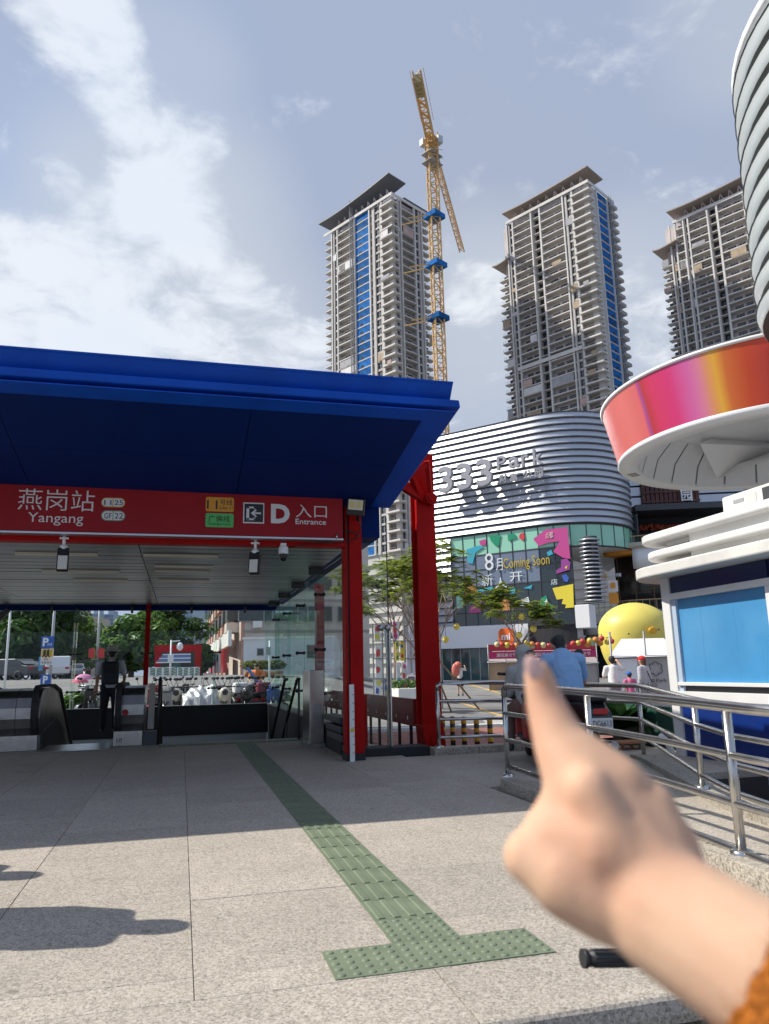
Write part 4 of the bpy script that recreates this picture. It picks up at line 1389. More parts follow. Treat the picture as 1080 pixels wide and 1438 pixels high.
for k in range(4):
    mb = MB(); p = Vector((X0, Y0, ZC + .2)) + cd * (cdl - 1.2 - k * 1.6); mb.cbox(p, (2.2, 1.2, 2.6), math.atan2(cd.y, cd.x) + PI / 2); mb.build('counterweight', mat('crane_ballast', (.34, .27, .13), .8), cr)
mb = MB(); mb.cbox((X0, Y0, ZC + 1.2), (3.2, 3.2, 3.4), R(30)); lattice(mb, (X0, Y0, ZC - 4), (X0, Y0, ZC + 4), 3.0, 2, .4, .3); mb.build('slewing_unit', CR, cr)
mb = MB(); mb.cbox(Vector((X0, Y0, ZC + 1.6)) + s_ * 2.4, (1.8, 1.8, 2.4), R(20)); mb.build('cab', mat('cab_grey', (.5, .52, .52), .4), cr)
mb = MB(); mb.cbox(Vector((X0, Y0, ZC + 1.6)) - s_ * 2.6, (1.7, 1.7, 2.2), R(20)); mb.build('control_cabinet', mat('cab_grey', (.5, .52, .52)), cr)
for dz in (-3.5, -6.5):
    mb = MB(); mb.cbox((X0, Y0, ZC + dz), (5.6, 4.2, .12), R(30)); mb.bar((X0 - 3, Y0 - 2, ZC + dz + 1.1), (X0 + 3, Y0 - 2, ZC + dz + 1.1), .1); mb.build('platform', GREY, cr)

# ================================================================== MALL with louvred facade
LOUV = mat('louvre_aluminium', (.50, .52, .56), .36, .6, var=.05, vscale=.3)
GAP = mat('louvre_gap', (.03, .03, .035), .8)
DGL = mat('dark_facade_glass', (.02, .032, .035), .05, spec=.9)
K = 1.95
P0 = Vector((*(aD(650, 975, 38 * K)).xy, 0))
MT = Vector((.65, -.76, 0)).normalized()      # along the facade to the viewer's right
MN = Vector((-.76, -.65, 0)).normalized()     # outwards
mall = thing('mall', 'shopping mall with silver louvred facade and rounded corner', 'mall', P0)


def zk(z): return 1.1 + (z - 1.1) * K


def umall(px):
    """distance along the straight facade for a photo column"""
    d = ray(px, 937); a = Matrix(((d.x, -MT.x), (d.y, -MT.y))); b = Vector((P0.x - EYE.x, P0.y - EYE.y))
    s = a.inverted() @ b
    return s[1]


def mallp(px, py, off=0.0):
    """where the photo's point lies on the facade plane (u, z)"""
    d = ray(px, py); o = P0 + MN * off
    t = (o - EYE).dot(MN) / d.dot(MN)
    p = EYE + d * t
    return (p - o).dot(MT), p.z


UL, UC = umall(596), umall(768)
RC = 6.6
ARC = R(118)


def path(off=0.0, n=18, extra=14):
    """plan outline of the facade offset outwards by off"""
    pts = [P0 + MT * UL + MN * off]
    m = 8
    for i in range(1, m + 1): pts.append(P0 + MT * (UL + (UC - UL) * i / m) + MN * off)
    c = P0 + MT * UC - MN * RC
    for i in range(1, n + 1):
        a = ARC * i / n
        d = MN * math.cos(a) + MT * math.sin(a)
        pts.append(c + d * (RC + off))
    e = -MN * math.sin(ARC) + MT * math.cos(ARC)
    pts.append(pts[-1] + e * extra)
    return pts


ZL0, ZL1 = zk(7.85), zk(13.55)
NL = 17
ph = (ZL1 - ZL0) / NL


def strip(mb, pa, za, pb, zb, smooth=True):
    n = len(pa); vs = []
    for p, q in zip(pa, pb): vs += [(p.x, p.y, za), (q.x, q.y, zb)]
    mb.add(vs, [(2 * i, 2 * i + 2, 2 * i + 3, 2 * i + 1) for i in range(n - 1)], smooth)


def louvre(z0, h, taper=0.0, name='louvre', pth=path):
    """one tilted band: bottom edge stands proud, dark gap beneath"""
    mb = MB()
    a, b, c = pth(.36), pth(.16), pth(-.1)
    strip(mb, a, z0 + .13, b, z0 + h - .02)
    strip(mb, c, z0 + .05, a, z0 + .13); strip(mb, b, z0 + h - .02, c, z0 + h + .04)
    return mb.build(name, LOUV, mall, fix=True)


for k in range(NL): louvre(ZL0 + k * ph, ph)
# vertical joints in the bands
mb = MB()
for px in (642, 668, 700, 735, 763):
    u = umall(px)
    for k in range(NL):
        z0 = ZL0 + k * ph
        p, q = P0 + MT * u + MN * .366, P0 + MT * u + MN * .166
        a = MT * .02
        mb.quad((p.x - a.x, p.y - a.y, z0 + .135), (p.x + a.x, p.y + a.y, z0 + .135), (q.x + a.x, q.y + a.y, z0 + ph - .03), (q.x - a.x, q.y - a.y, z0 + ph - .03))
mb.build('panel_joint', mat('joint_grey', (.25, .26, .28), .6), mall)
bk = MB(); strip(bk, path(.0), zk(6.7), path(.0), ZL1, False); strip(bk, path(.0)[:13], 0, path(.0)[:13], zk(6.7), False); bk.build('wall', GAP, mall)
inner = [p for p in path(.3)]
back = P0 + MT * UL - MN * 40
lw = MB(); pl_ = path(.05); lw.add([(q.x, q.y, zk(6.72)) for q in pl_[8:]], [tuple(range(len(pl_) - 8))]); lw.build('overhang_soffit', WHITE_C, mall)
cap = MB(); cap.add([(p.x, p.y, ZL1 + .02) for p in inner] + [((P0 + MT * (UC + 30) - MN * 40).x, (P0 + MT * (UC + 30) - MN * 40).y, ZL1 + .02), (back.x, back.y, ZL1 + .02)], [tuple(range(len(inner) + 2))]); cap.build('roof', ALU, mall)
sw_ = MB(); a, b = P0 + MT * UL, back
sw_.add([(a.x, a.y, 0), (b.x, b.y, 0), (b.x, b.y, ZL1), (a.x, a.y, ZL1)], [(0, 1, 2, 3)]).build('side_wall', mat('tan_render', (.36, .31, .26), .85, var=.1, vscale=.3), mall)
# left pier: louvres run down beside the glazing
ug = umall(641)
zl = ZL0
kk = 0
while zl > zk(3.3):
    zl -= ph * 1.1
    mb = MB()
    p, q = P0 + MT * UL, P0 + MT * (ug - .35 * (kk % 2) * .0)
    for (A, za, B, zb) in (((.42, .16), zl + .08, 0, zl + ph * 1.1 - .02),):
        vs = []
        for w in (p, q):
            o1, o2, o3 = w + MN * .42, w + MN * .16, w + MN * -.05
            vs += [(o3.x, o3.y, zl + .02), (o1.x, o1.y, zl + .08), (o2.x, o2.y, zl + ph * 1.1 - .02), (o3.x, o3.y, zl + ph * 1.1)]
        mb.add(vs, [(0, 1, 2, 3), (7, 6, 5, 4), (0, 4, 5, 1), (1, 5, 6, 2), (2, 6, 7, 3), (3, 7, 4, 0)])
    mb.build('pier_louvre', LOUV, mall); kk += 1
# glazing: rows of panes following the facade, with mullions
zg = [zk(3.05), zk(3.85), zk(5.15), zk(6.0), zk(6.75), ZL0 - .05]
gpath = [p for p in path(.10)]
us = [ug]
while us[-1] < UC: us.append(us[-1] + (UC - ug) / 7)
gpts = [P0 + MT * u + MN * .10 for u in us[:8]] + [P0 + MT * UC - MN * RC + (MN * math.cos(ARC * i / 9) + MT * math.sin(ARC * i / 9)) * (RC + .10) for i in range(1, 10)]
GGR = mat('pale_green_print', (.30, .62, .45), .12, spec=.8)
for r_ in range(len(zg) - 1):
    for i in range(len(gpts) - 1):
        if r_ < 4 and i > 8: continue          # the corner is open to the terrace below the printed band
        p, q = gpts[i], gpts[i + 1]; d = (q - p).normalized() * .03
        m_ = GGR if r_ == 4 else (mat('print_grey_blue', (.16, .20, .27), .1, spec=.8) if (1 < r_ < 4 and i < 7) else DGL)
        MB().quad((p.x + d.x, p.y + d.y, zg[r_] + .03), (q.x - d.x, q.y - d.y, zg[r_] + .03), (q.x - d.x, q.y - d.y, zg[r_ + 1] - .03), (p.x + d.x, p.y + d.y, zg[r_ + 1] - .03)).build('glass_pane', m_, mall)
mb = MB()
for i_, p in enumerate(gpts): mb.bar((p.x + MN.x * .02, p.y + MN.y * .02, zg[0] if i_ < 10 else zg[4]), (p.x + MN.x * .02, p.y + MN.y * .02, zg[-1]), .07)
for z in zg:
    for i in range((len(gpts) - 1) if z >= zg[4] else 9): mb.bar((gpts[i].x, gpts[i].y, z), (gpts[i + 1].x, gpts[i + 1].y, z), .10)
mb.build('glazing_frame', DKGREY, mall)
# printed graphics on the glass
FO = P0 + MN * .18


def flat(poly, m, name='graphic', off=0.0, depth=.03):
    pts = [mallp(x, y, .18 + off) for x, y in poly]
    vs = []
    for dd in (0, depth):
        for u, z in pts:
            w = P0 + MN * (.18 + off + dd) + MT * u; vs.append((w.x, w.y, z))
    n = len(pts)
    MB().add(vs, [tuple(range(n)), tuple(reversed(range(n, 2 * n)))] + [(i, (i + 1) % n, n + (i + 1) % n, n + i) for i in range(n)]).build(name, m, mall)


def ftext(body, x0, x1, yt, yb, m, parent=None, name='lettering', off=0.04, depth=.03, bold=0, shear=0):
    u0, _ = mallp(x0, (yt + yb) / 2, .18 + off); u1, _ = mallp(x1, (yt + yb) / 2, .18 + off)
    xm = (x0 + x1) / 2
    _, z0 = mallp(xm, yb, .18 + off); _, z1 = mallp(xm, yt, .18 + off)
    return text_mesh(body, m, parent or mall, name, P0 + MN * (.18 + off), MT, (0, 0, 1), u0, u1, z0, z1, depth, bold, shear)


pink = mat('print_magenta', (.52, .07, .26), .3); grn = mat('print_green', (.02, .28, .14), .3); yl2 = mat('print_yellow', (.75, .62, .05), .3); teal = mat('print_teal', (.05, .38, .50), .3); orn = mat('print_orange', (.72, .30, .12), .3); wpr = mat('print_white', (.72, .76, .78), .3); pur = mat('print_purple', (.30, .06, .28), .3); redp = mat('print_red', (.60, .06, .07), .3)
flat([(749, 757), (766, 744), (797, 740), (801, 785), (790, 783), (782, 778), (777, 775), (786, 760), (770, 762), (757, 767)], pink)
flat([(687, 753), (703, 751), (701, 766), (696, 767), (690, 760)], grn); flat([(713, 751), (722, 749), (726, 755), (714, 760)], grn)
flat([(730, 750), (736, 748), (737, 757), (733, 759), (729, 755)], redp); flat([(673, 760), (682, 757), (683, 765), (675, 766)], pink)
flat([(655, 772), (672, 766), (680, 768), (668, 776), (664, 792), (657, 790)], teal); flat([(768, 776), (774, 772), (777, 778), (770, 781)], teal)
flat([(788, 786), (796, 784), (801, 790), (800, 800), (790, 803), (782, 806), (781, 801), (788, 797)], pur); flat([(793, 797), (797, 794), (796, 799)], yl2, off=.03)
flat([(776, 826), (805, 820), (806, 853), (794, 854), (795, 849), (789, 848), (791, 841), (782, 842)], yl2)
flat([(757, 856), (760, 840), (767, 836), (771, 847), (777, 850), (776, 855)], grn); flat([(765, 845), (768, 841), (771, 853), (767, 854)], wpr, off=.03)
flat([(693, 858), (703, 845), (716, 840), (716, 857)], orn); flat([(726, 845), (742, 838), (745, 850), (731, 853)], wpr)
flat([(658, 861), (661, 852), (667, 847), (675, 853), (676, 860)], pink); flat([(672, 845), (678, 840), (683, 846), (676, 849)], pur); flat([(658, 846), (668, 843), (668, 848), (659, 849)], grn)
flat([(653, 825), (664, 820), (671, 828), (664, 838), (654, 835)], orn); flat([(670, 829), (692, 823), (692, 828), (678, 831)], teal); flat([(640, 821), (651, 819), (651, 853), (642, 855)], GGR); flat([(716, 829), (724, 826), (723, 834), (717, 834)], teal); flat([(735, 826), (748, 821), (746, 827)], teal); flat([(789, 808), (795, 806), (799, 812), (797, 818), (792, 816)], mat('print_blue', (.05, .12, .45), .3))
ftext('8', 681, 693, 777, 801, wpr); ftext('月', 696.5, 706, 784, 801, wpr)
ftext('Coming Soon', 707, 772, 781, 800, mat('print_gold', (.52, .40, .06), .3))
ftext('店', 774, 783, 813, 821, wpr); ftext('新', 677, 692, 806, 823, wpr); ftext('开', 716, 734, 803, 816, wpr); ftext('人', 695, 712, 811, 826, wpr)
ftext('点都', 766, 777, 747, 756, mat('print_pale_pink', (.75, .6, .6), .4), off=.06)
# letters standing off the louvres
ms = thing('mall_sign', 'raised silver 333Park lettering standing off the louvred facade', 'sign', P0 + MN * .8)
for (ch, x0, x1, yt, yb) in (('3', 618.5, 638, 656, 692.5), ('3', 644, 665, 651, 688), ('3', 671.5, 693, 645.5, 683)):
    ftext(ch, x0, x1, yt, yb, SILVERL, ms, 'numeral', off=1.0, depth=.45, bold=.02)
for (ch, x0, x1, yt, yb) in (('P', 699.5, 712, 641, 660), ('a', 716, 731, 642.5, 657.5), ('r', 734, 743.5, 639, 655.5), ('k', 750, 763.5, 631, 653)):
    ftext(ch, x0, x1, yt, yb, SILVERL, ms, 'letter', off=.95, depth=.35, bold=.015)
for (ch, x0, x1, yt, yb) in (('财', 702.5, 713, 666.5, 678.5), ('富', 717, 728.5, 665, 676), ('公', 735.5, 748, 661, 673), ('园', 752, 763.5, 657, 670)):
    ftext(ch, x0, x1, yt, yb, SILVERL, ms, 'character', off=.9, depth=.25, bold=.02)
# shop front under the glazing
ub0, ub1 = umall(617), umall(746)
zb0, zb1 = mallp(650, 911)[1], mallp(650, 881)[1]
mb = MB()
vs = []
for (u, o) in ((ub0, 2.6), (ub1, .4)):
    w = P0 + MT * u + MN * o; w2 = P0 + MT * u
    vs += [(w2.x, w2.y, zb0), (w.x, w.y, zb0), (w.x + MN.x * -.2, w.y - .2 * MN.y, zb1), (w2.x, w2.y, zb1)]
mb.add(vs, [(0, 1, 2, 3), (7, 6, 5, 4), (0, 4, 5, 1), (1, 5, 6, 2), (2, 6, 7, 3), (3, 7, 4, 0)]).build('shop_canopy', WHITE_C, mall)
gx = thing('shop_sign', 'orange rounded square shop sign with white lettering on the white canopy', 'sign', P0 + MT * umall(711) + MN * 3)
om = mat('sign_orange', (.80, .14, .015), .45)
pts = rrect(-.5, .5, -.5, .5, .32, 8)
u0, z0 = mallp(711.5, 894, 2.2)
so = P0 + MN * 2.2 + MT * u0
vs = []
for dd in (0, .15):
    for a, b in pts:
        w = so + MN * dd + MT * (a * 1.55); vs.append((w.x, w.y, z0 + b * 1.55))
n = len(pts)
MB().add(vs, [tuple(range(n)), tuple(reversed(range(n, 2 * n)))] + [(i, (i + 1) % n, n + (i + 1) % n, n + i) for i in range(n)]).build('panel', om, gx)
text_mesh('mi', WHITE_C, gx, 'lettering', so + MN * .16, MT, (0, 0, 1), -.45, .45, z0 - .3, z0 + .3, .02, .03)
for i in range(12):
    u0 = ub0 + .6 + i * 1.05
    a, b = P0 + MT * u0 + MN * .25, P0 + MT * (u0 + .98) + MN * .25
    MB().quad((a.x, a.y, -.1), (b.x, b.y, -.1), (b.x, b.y, zb0), (a.x, a.y, zb0)).build('shop_glass', mat('teal_shop_glass', (.05, .11, .11), .06, spec=.9), mall)
mb = MB()
for i in range(13):
    u0 = ub0 + .55 + i * 1.05; a = P0 + MT * u0 + MN * .28; mb.bar((a.x, a.y, -.1), (a.x, a.y, zb0), .09)
mb.build('shop_frame', mat('frame_silver', (.45, .47, .47), .4, .6), mall)
# curved terrace to the right of the corner: white band, railing, shops
TC = aD(925, 850, 82); TC = Vector((TC.x, TC.y, 0))
TD = Vector((EYE.x - TC.x, EYE.y - TC.y, 0)).normalized()       # towards the square
TR = Vector((-TD.y, TD.x, 0))                                    # to the viewer's right


def terr(r0, r1, z0, z1, m, name, a0=R(-33), a1=R(75), n=28):
    mb = MB(); vs = []
    for i in range(n + 1):
        a = a0 + (a1 - a0) * i / n; d = TD * math.cos(a) + TR * math.sin(a)
        for (rr, z) in ((r0, z0), (r1, z0), (r1, z1), (r0, z1)): vs.append(((TC + d * rr).x, (TC + d * rr).y, z))
    fs = [(0, 1, 2, 3), (n * 4 + 3, n * 4 + 2, n * 4 + 1, n * 4)]
    for i in range(n):
        for q in range(4): fs.append((i * 4 + q, i * 4 + (q + 1) % 4, (i + 1) * 4 + (q + 1) % 4, (i + 1) * 4 + q))
    mb.add(vs, fs, True)
    return mb.build(name, m, mall)


def tz(px, py): return aD(px, py, 69).z


zt0, zt1 = tz(850, 906), tz(850, 858)
zs = [zt0 + (zt1 - zt0) * k / 3 for k in range(4)]
for k in range(3): terr(9, 13.0 + .15 * k, zs[k] + .06, zs[k + 1] - .06, WHITE_C, 'terrace_band')
terr(9, 12.8, zt0, zt1 - .02, GAP, 'terrace_core'); terr(8, 12.3, -.2, zt0, DGL, 'ground_floor_glass')
terr(12.9, 12.93, zt1, zt1 + 1.0, GLASS, 'railing_glass')
mb = MB()
for i in range(40):
    a = R(-33) + R(105) * i / 39; d = TD * math.cos(a) + TR * math.sin(a); p = TC + d * 12.96; q = TC + (TD * math.cos(a + R(2.7)) + TR * math.sin(a + R(2.7))) * 12.96
    mb.bar((p.x, p.y, zt1), (p.x, p.y, zt1 + 1.08), .04); mb.bar((p.x, p.y, zt1 + 1.08), (q.x, q.y, zt1 + 1.08), .07)
mb.build('railing', mat('brass_rail', (.45, .33, .18), .35, .7), mall)
zq = tz(860, 768)
terr(8.6, 8.8, zt1, zq, mat('warm_shop_glass', (.05, .045, .04), .12, var=.6, vscale=.8), 'terrace_shop', R(-26))
for k in range(9):
    a = R(-24) + R(11) * k; d = TD * math.cos(a) + TR * math.sin(a); p = TC + d * 8.86
    MB().bar((p.x, p.y, zt1), (p.x, p.y, zq), .09).build('shop_mullion', mat('mullion_wood', (.20, .12, .07), .6), mall)
terr(8.8, 11.2, zq, tz(860, 760), mat('orange_fascia', (.72, .30, .04), .5), 'shop_fascia', R(-25))
terr(8.6, 11.6, tz(860, 760), tz(860, 752), mat('shop_soffit', (.5, .44, .36), .7), 'shop_soffit', R(-26))
d = TD * math.cos(R(-19)) + TR * math.sin(R(-19)); p = TC + d * 9.2
def tboard(px0, px1, y0, y1, D, m, name, th=.25):
    a, b = aD(px0, y1, D), aD(px1, y0, D); return MB().add([(a.x, a.y, a.z), (b.x, b.y, a.z), (b.x, b.y, b.z), (a.x, a.y, b.z)] + [(a.x - TD.x * th, a.y - TD.y * th, a.z), (b.x - TD.x * th, b.y - TD.y * th, a.z), (b.x - TD.x * th, b.y - TD.y * th, b.z), (a.x - TD.x * th, a.y - TD.y * th, b.z)], [(0, 1, 2, 3), (7, 6, 5, 4), (0, 4, 5, 1), (1, 5, 6, 2), (2, 6, 7, 3), (3, 7, 4, 0)]).build(name, m, mall)
tboard(845, 851, 805, 812, 72, mat('orange_fascia'), 'shop_logo')
a_, b_ = aD(853, 810.5, 72), aD(872, 804.5, 72)
text_mesh('先启半步颠', mat('print_white', (.72, .76, .78), .3), mall, 'shop_lettering', (a_.x, a_.y, 0), (b_ - a_).normalized() * Vector((1, 1, 0)), (0, 0, 1), 0, (b_ - a_).length, a_.z, b_.z, .05, .01)
tboard(855, 867, 815, 831, 70.5, WHITE_C, 'standing_sign'); tboard(856, 868, 832, 848, 70.4, mat('orange_fascia'), 'standing_sign'); tboard(857.5, 864, 818, 826, 70.3, mat('orange_fascia'), 'sign_mark', .02)
terr(7, 11.4, tz(905, 790), tz(905, 758), WHITE_C, 'upper_terrace_band', R(-10)); terr(11.3, 11.33, tz(905, 757), tz(905, 741), GLASS, 'railing_glass', R(-12))
mb = MB()
for i in range(24):
    a = R(-12) + R(80) * i / 23; d = TD * math.cos(a) + TR * math.sin(a); p = TC + d * 11.36; q = TC + (TD * math.cos(a + R(3.5)) + TR * math.sin(a + R(3.5))) * 11.36
    z = tz(905, 741); mb.bar((p.x, p.y, z - 1.1), (p.x, p.y, z), .035); mb.bar((p.x, p.y, z), (q.x, q.y, z), .06)
mb.build('railing', MATS['brass_rail'], mall)
terr(8.7, 8.75, tz(870, 752), tz(870, 700), DGL, 'corner_glass', R(-24), R(-8))
# twisted stack of louvres between the glass corner and the terrace
lc = aD(832, 800, 68.5)
z0_, z1_ = aD(832, 845, 68.5).z, aD(832, 752, 68.5).z
for k in range(16):
    z = z0_ + (z1_ - z0_) * k / 16; h_ = (z1_ - z0_) / 16; of = .14 * math.sin(k * .38)
    mb = MB(); mb.lathe([(.4, z), (.98 + of * .3, z + .01), (.9 + of * .3, z + h_ * .34), (.4, z + h_ * .4)], (lc.x + TR.x * of, lc.y + TR.y * of, 0), 18)
    mb.build('column_louvre', LOUV, mall)
MB().cyl((lc.x, lc.y, z0_), (lc.x, lc.y, z1_), .62, .62, 16).build('column_core', GAP, mall)
b1 = aD(822.5, 866, 66)
mb = MB(); mb.cbox(b1, (1.3, 1.6, 2.0), math.atan2(MT.y, MT.x)); mb.build('white_box_bay', WHITE_C, mall, bevel=.04)

# recessed wing behind the red ring: louvre bands and timber screens
wing_o = EYE + ray(1000, 760) * 80
WT = Vector((.93, -.37, 0)).normalized(); WN = Vector((-.37, -.93, 0)).normalized()
wing_o = Vector((wing_o.x, wing_o.y, 0))


def wingp(px, py):
    d = ray(px, py); t = (wing_o - EYE).dot(WN) / d.dot(WN); p = EYE + d * t
    return (p - wing_o).dot(WT), p.z


wing = thing('mall_wing', 'recessed mall wing with white louvres and brown timber screens behind the ring', 'mall', wing_o)


def wbox(px0, px1, z0, z1, d0, d1, m, name):
    u0, u1 = wingp(px0, 700)[0], wingp(px1, 700)[0]
    vs = []
    for u in (u0, u1):
        for (dd, z) in ((d0, z0), (d1, z0), (d1, z1), (d0, z1)):
            w = wing_o + WT * u + WN * dd; vs.append((w.x, w.y, z))
    return MB().add(vs, [(0, 1, 2, 3), (7, 6, 5, 4), (0, 4, 5, 1), (1, 5, 6, 2), (2, 6, 7, 3), (3, 7, 4, 0)]).build(name, m, wing)


wz = lambda y: wingp(1000, y)[1]
wbox(870, 1260, 0, wz(600), -4, 0, GAP, 'wall')
for k in range(9):
    wbox(880, 1260, wz(722) + k * 1.15, wz(722) + k * 1.15 + .95, .1, .35, LOUV, 'louvre')
TIM = mat('brown_timber', (.11, .045, .035), .7, var=.3, vscale=1)
for (a, b) in ((899, 980), (1046, 1082)):
    wbox(a, b, wz(714), wz(676), .4, .5, GAP, 'screen_back')
    n = 13 if b < 1000 else 6
    for i in range(n):
        wbox(a + (b - a) * i / n + .6, a + (b - a) * (i + 1) / n - .8, wz(714), wz(676), .5, .75, TIM, 'slat')
    for z in (.25, .6): wbox(a, b, wz(714) + (wz(676) - wz(714)) * z, wz(714) + (wz(676) - wz(714)) * z + .2, .76, .85, TIM, 'rail')
u0, z0 = wingp(960.5, 700)
text_mesh('园', WHITE_C, wing, 'lettering', wing_o + WN * .95, WT, (0, 0, 1), u0 - .55, u0 + .6, z0 - .5, z0 + .75, .1, .02)
text_mesh('公', WHITE_C, wing, 'lettering', wing_o + WN * .95, WT, (0, 0, 1), u0 - .55, u0 + .6, z0 + 1.0, z0 + 2.2, .1, .02)
wbox(870, 1260, wz(757), wz(728), -3.9, -1.5, mat('warm_interior', (.30, .26, .22), .7, var=.3, vscale=.4), 'restaurant_back')
wbox(878, 1120, wz(724), wz(716), 0, 4.5, DKGREY, 'terrace_canopy')
fl_ = MB()
for i in range(90):
    u, z = wingp(890 + random.random() * 62, 738 + random.random() * 7)
    w = wing_o + WT * u + WN * (.3 + random.random() * .3); fl_.sphere((w.x, w.y, z), .18, 5, 3)
fl_.build('red_flowers', mat('flower_red', (.38, .07, .03), .8, var=.5, vscale=2), wing, kind='stuff')
u0, z0 = wingp(935, 735); text_mesh('火锅牛肉店', mat('sign_warm_white', (.75, .55, .4), .5), wing, 'lettering', wing_o + WN * 1.0, WT, (0, 0, 1), wingp(919, 735)[0], wingp(950, 735)[0], z0 - .45, z0 + .45, .05) if False else None

# ================================================================== RED RING canopy and the striped round building
RK = 1.35
rc = Vector((19.59 * RK, 20.28 * RK, 0))


def rz(z): return 1.1 + (z - 1.1) * RK


RB, RT, Z0, Z1 = 5.38 * RK, 5.83 * RK, rz(8.0), rz(10.0)
ring = thing('ring_canopy', 'big red ring canopy with pink and orange LED band and white underside', 'canopy', rc)


def ring_angle(px):
    """ramp position of the point of the band met by the photo column px"""
    r = (RB + RT) / 2; d = ray(px, 600); dx = Vector((d.x, d.y)).normalized(); o = Vector((EYE.x - rc.x, EYE.y - rc.y))
    b = o.dot(dx); q = b * b - (o.dot(o) - r * r)
    t = -b - math.sqrt(max(0, q)); p = o + dx * t
    return (math.atan2(p.y, p.x) + PI) / (2 * PI)


def led_material():
    m = bpy.data.materials.new('led_band'); m.use_nodes = True
    nt = m.node_tree; L = nt.links.new; b = nt.nodes['Principled BSDF']; b.inputs['Roughness'].default_value = .35
    tc = nt.nodes.new('ShaderNodeTexCoord'); sp = N(nt, 'ShaderNodeSeparateXYZ'); L(tc.outputs['Object'], sp.inputs[0])
    at = N(nt, 'ShaderNodeMath', operation='ARCTAN2'); L(sp.outputs[1], at.inputs[0]); L(sp.outputs[0], at.inputs[1])
    nz = N(nt, 'ShaderNodeTexNoise'); nz.inputs['Scale'].default_value = .45; nz.inputs['Detail'].default_value = 3; L(tc.outputs['Object'], nz.inputs['Vector'])
    ad = N(nt, 'ShaderNodeMath', operation='MULTIPLY_ADD'); L(nz.outputs[0], ad.inputs[0]); ad.inputs[1].default_value = .03; L(at.outputs[0], ad.inputs[2])
    mr = N(nt, 'ShaderNodeMapRange'); L(ad.outputs[0], mr.inputs[0]); mr.inputs[1].default_value = -PI + .015; mr.inputs[2].default_value = PI + .015
    rp = N(nt, 'ShaderNodeValToRGB'); L(mr.outputs[0], rp.inputs[0])
    e = rp.color_ramp.elements
    e[0].position = 0; e[0].color = (.62, .13, .12, 1); e[1].position = 1; e[1].color = (.62, .13, .12, 1)
    for px, c in ((884, (.66, .15, .13, 1)), (906, (.64, .11, .12, 1)), (909, (.20, .03, .28, 1)), (912, (.42, .03, .03, 1)), (922, (.58, .03, .10, 1)), (950, (.60, .03, .16, 1)), (977, (.60, .12, .34, 1)), (992, (.66, .20, .30, 1)), (1004, (.70, .28, .10, 1)), (1016, (.74, .38, .04, 1)), (1030, (.62, .15, .03, 1)), (1060, (.58, .07, .02, 1)), (1100, (.55, .05, .04, 1))):
        pos = ring_angle(px)
        k = e.new(pos); k.color = c
    L(rp.outputs[0], b.inputs['Base Color'])  # LED band: its glow is put into the base colour, nothing emits
    return m


LED = led_material()
RA0 = math.atan2(-(rc.y - 0), -(rc.x - 0))
mb = MB(); mb.lathe([(RB + .05, Z0 + .22), (RT, Z1)], (rc.x, rc.y, 0), 96); bd = mb.build('led_band', LED, ring)
mb = MB(); mb.lathe([(RB - .9, Z0 + .3), (RB - .88, Z0), (RB + .02, Z0), (RB + .09, Z0 + .1), (RB + .05, Z0 + .24)], (rc.x, rc.y, 0), 96); mb.build('bottom_rim', WHITE_C, ring)
mb = MB(); mb.lathe([(RT - .4, Z1 - .02), (RT + .05, Z1 - .02), (RT + .1, Z1 + .1), (RT - .4, Z1 + .12)], (rc.x, rc.y, 0), 96); mb.build('top_rim', WHITE_C, ring)
pan = mat('ring_panel_white', (.74, .75, .76), .5, .1, var=.05, vscale=.6)
nseg = 24
for i in range(nseg):
    a0, a1 = 2 * PI * i / nseg + .008, 2 * PI * (i + 1) / nseg - .008
    MB().lathe([(RB - .9, Z0 + .02), (RB - 1.25, Z0 + 1.0), (RB - 2.2, Z0 + 1.9)], (rc.x, rc.y, 0), 4, a0, a1).build('cove_panel', pan, ring)
mb = MB(); mb.lathe([(RB - .86, Z0 + .04), (RB - 1.2, Z0 + 1.04), (RB - 2.1, Z0 + 1.95)], (rc.x, rc.y, 0), 96); mb.build('cove_backing', GREY, ring)
mb = MB(); mb.lathe([(RB - 2.15, Z0 + 1.92), (.01, Z0 + 2.0)], (rc.x, rc.y, 0), 48); mb.build('ceiling', pan, ring)
# folded white wedge hanging in the opening
def RPt(px, py, z): return aZ(px, py, z)
w1, w2, w3, w4 = RPt(983, 623, Z0 + 1.5), RPt(1008, 672, Z0 + .35), RPt(1095, 640, Z0 + .35), RPt(1100, 628, Z0 + 1.6)
w5 = (w1 + w3) / 2 + Vector((1.0, 2.0, 1.6))
MB().add([w1, w2, w3, w4, w5, w2 + Vector((.9, 1.6, 1.0))], [(0, 1, 2, 3), (0, 1, 5, 4), (1, 2, 5), (2, 3, 4, 5), (0, 3, 4)]).build('folded_panel', WHITE_C, ring)
mb = MB(); g = aZ(890, 667, Z0 - .01); mb.cbox((g.x, g.y, Z0 - .012), (.7, .45, .015), R(35)); mb.build('vent_grille', GREY, ring)
for a in (R(-5), R(-40)):
    p = rc + Vector((math.cos(a), math.sin(a), 0)) * (RT + 1.5)
    MB().cyl((p.x, p.y, -.3), (p.x, p.y, Z1), .5, .5, 20).bar((p.x, p.y, Z1 - .6), (rc.x + math.cos(a) * RB, rc.y + math.sin(a) * RB, Z1 - .6), .6).build('support_column', WHITE_C, ring)

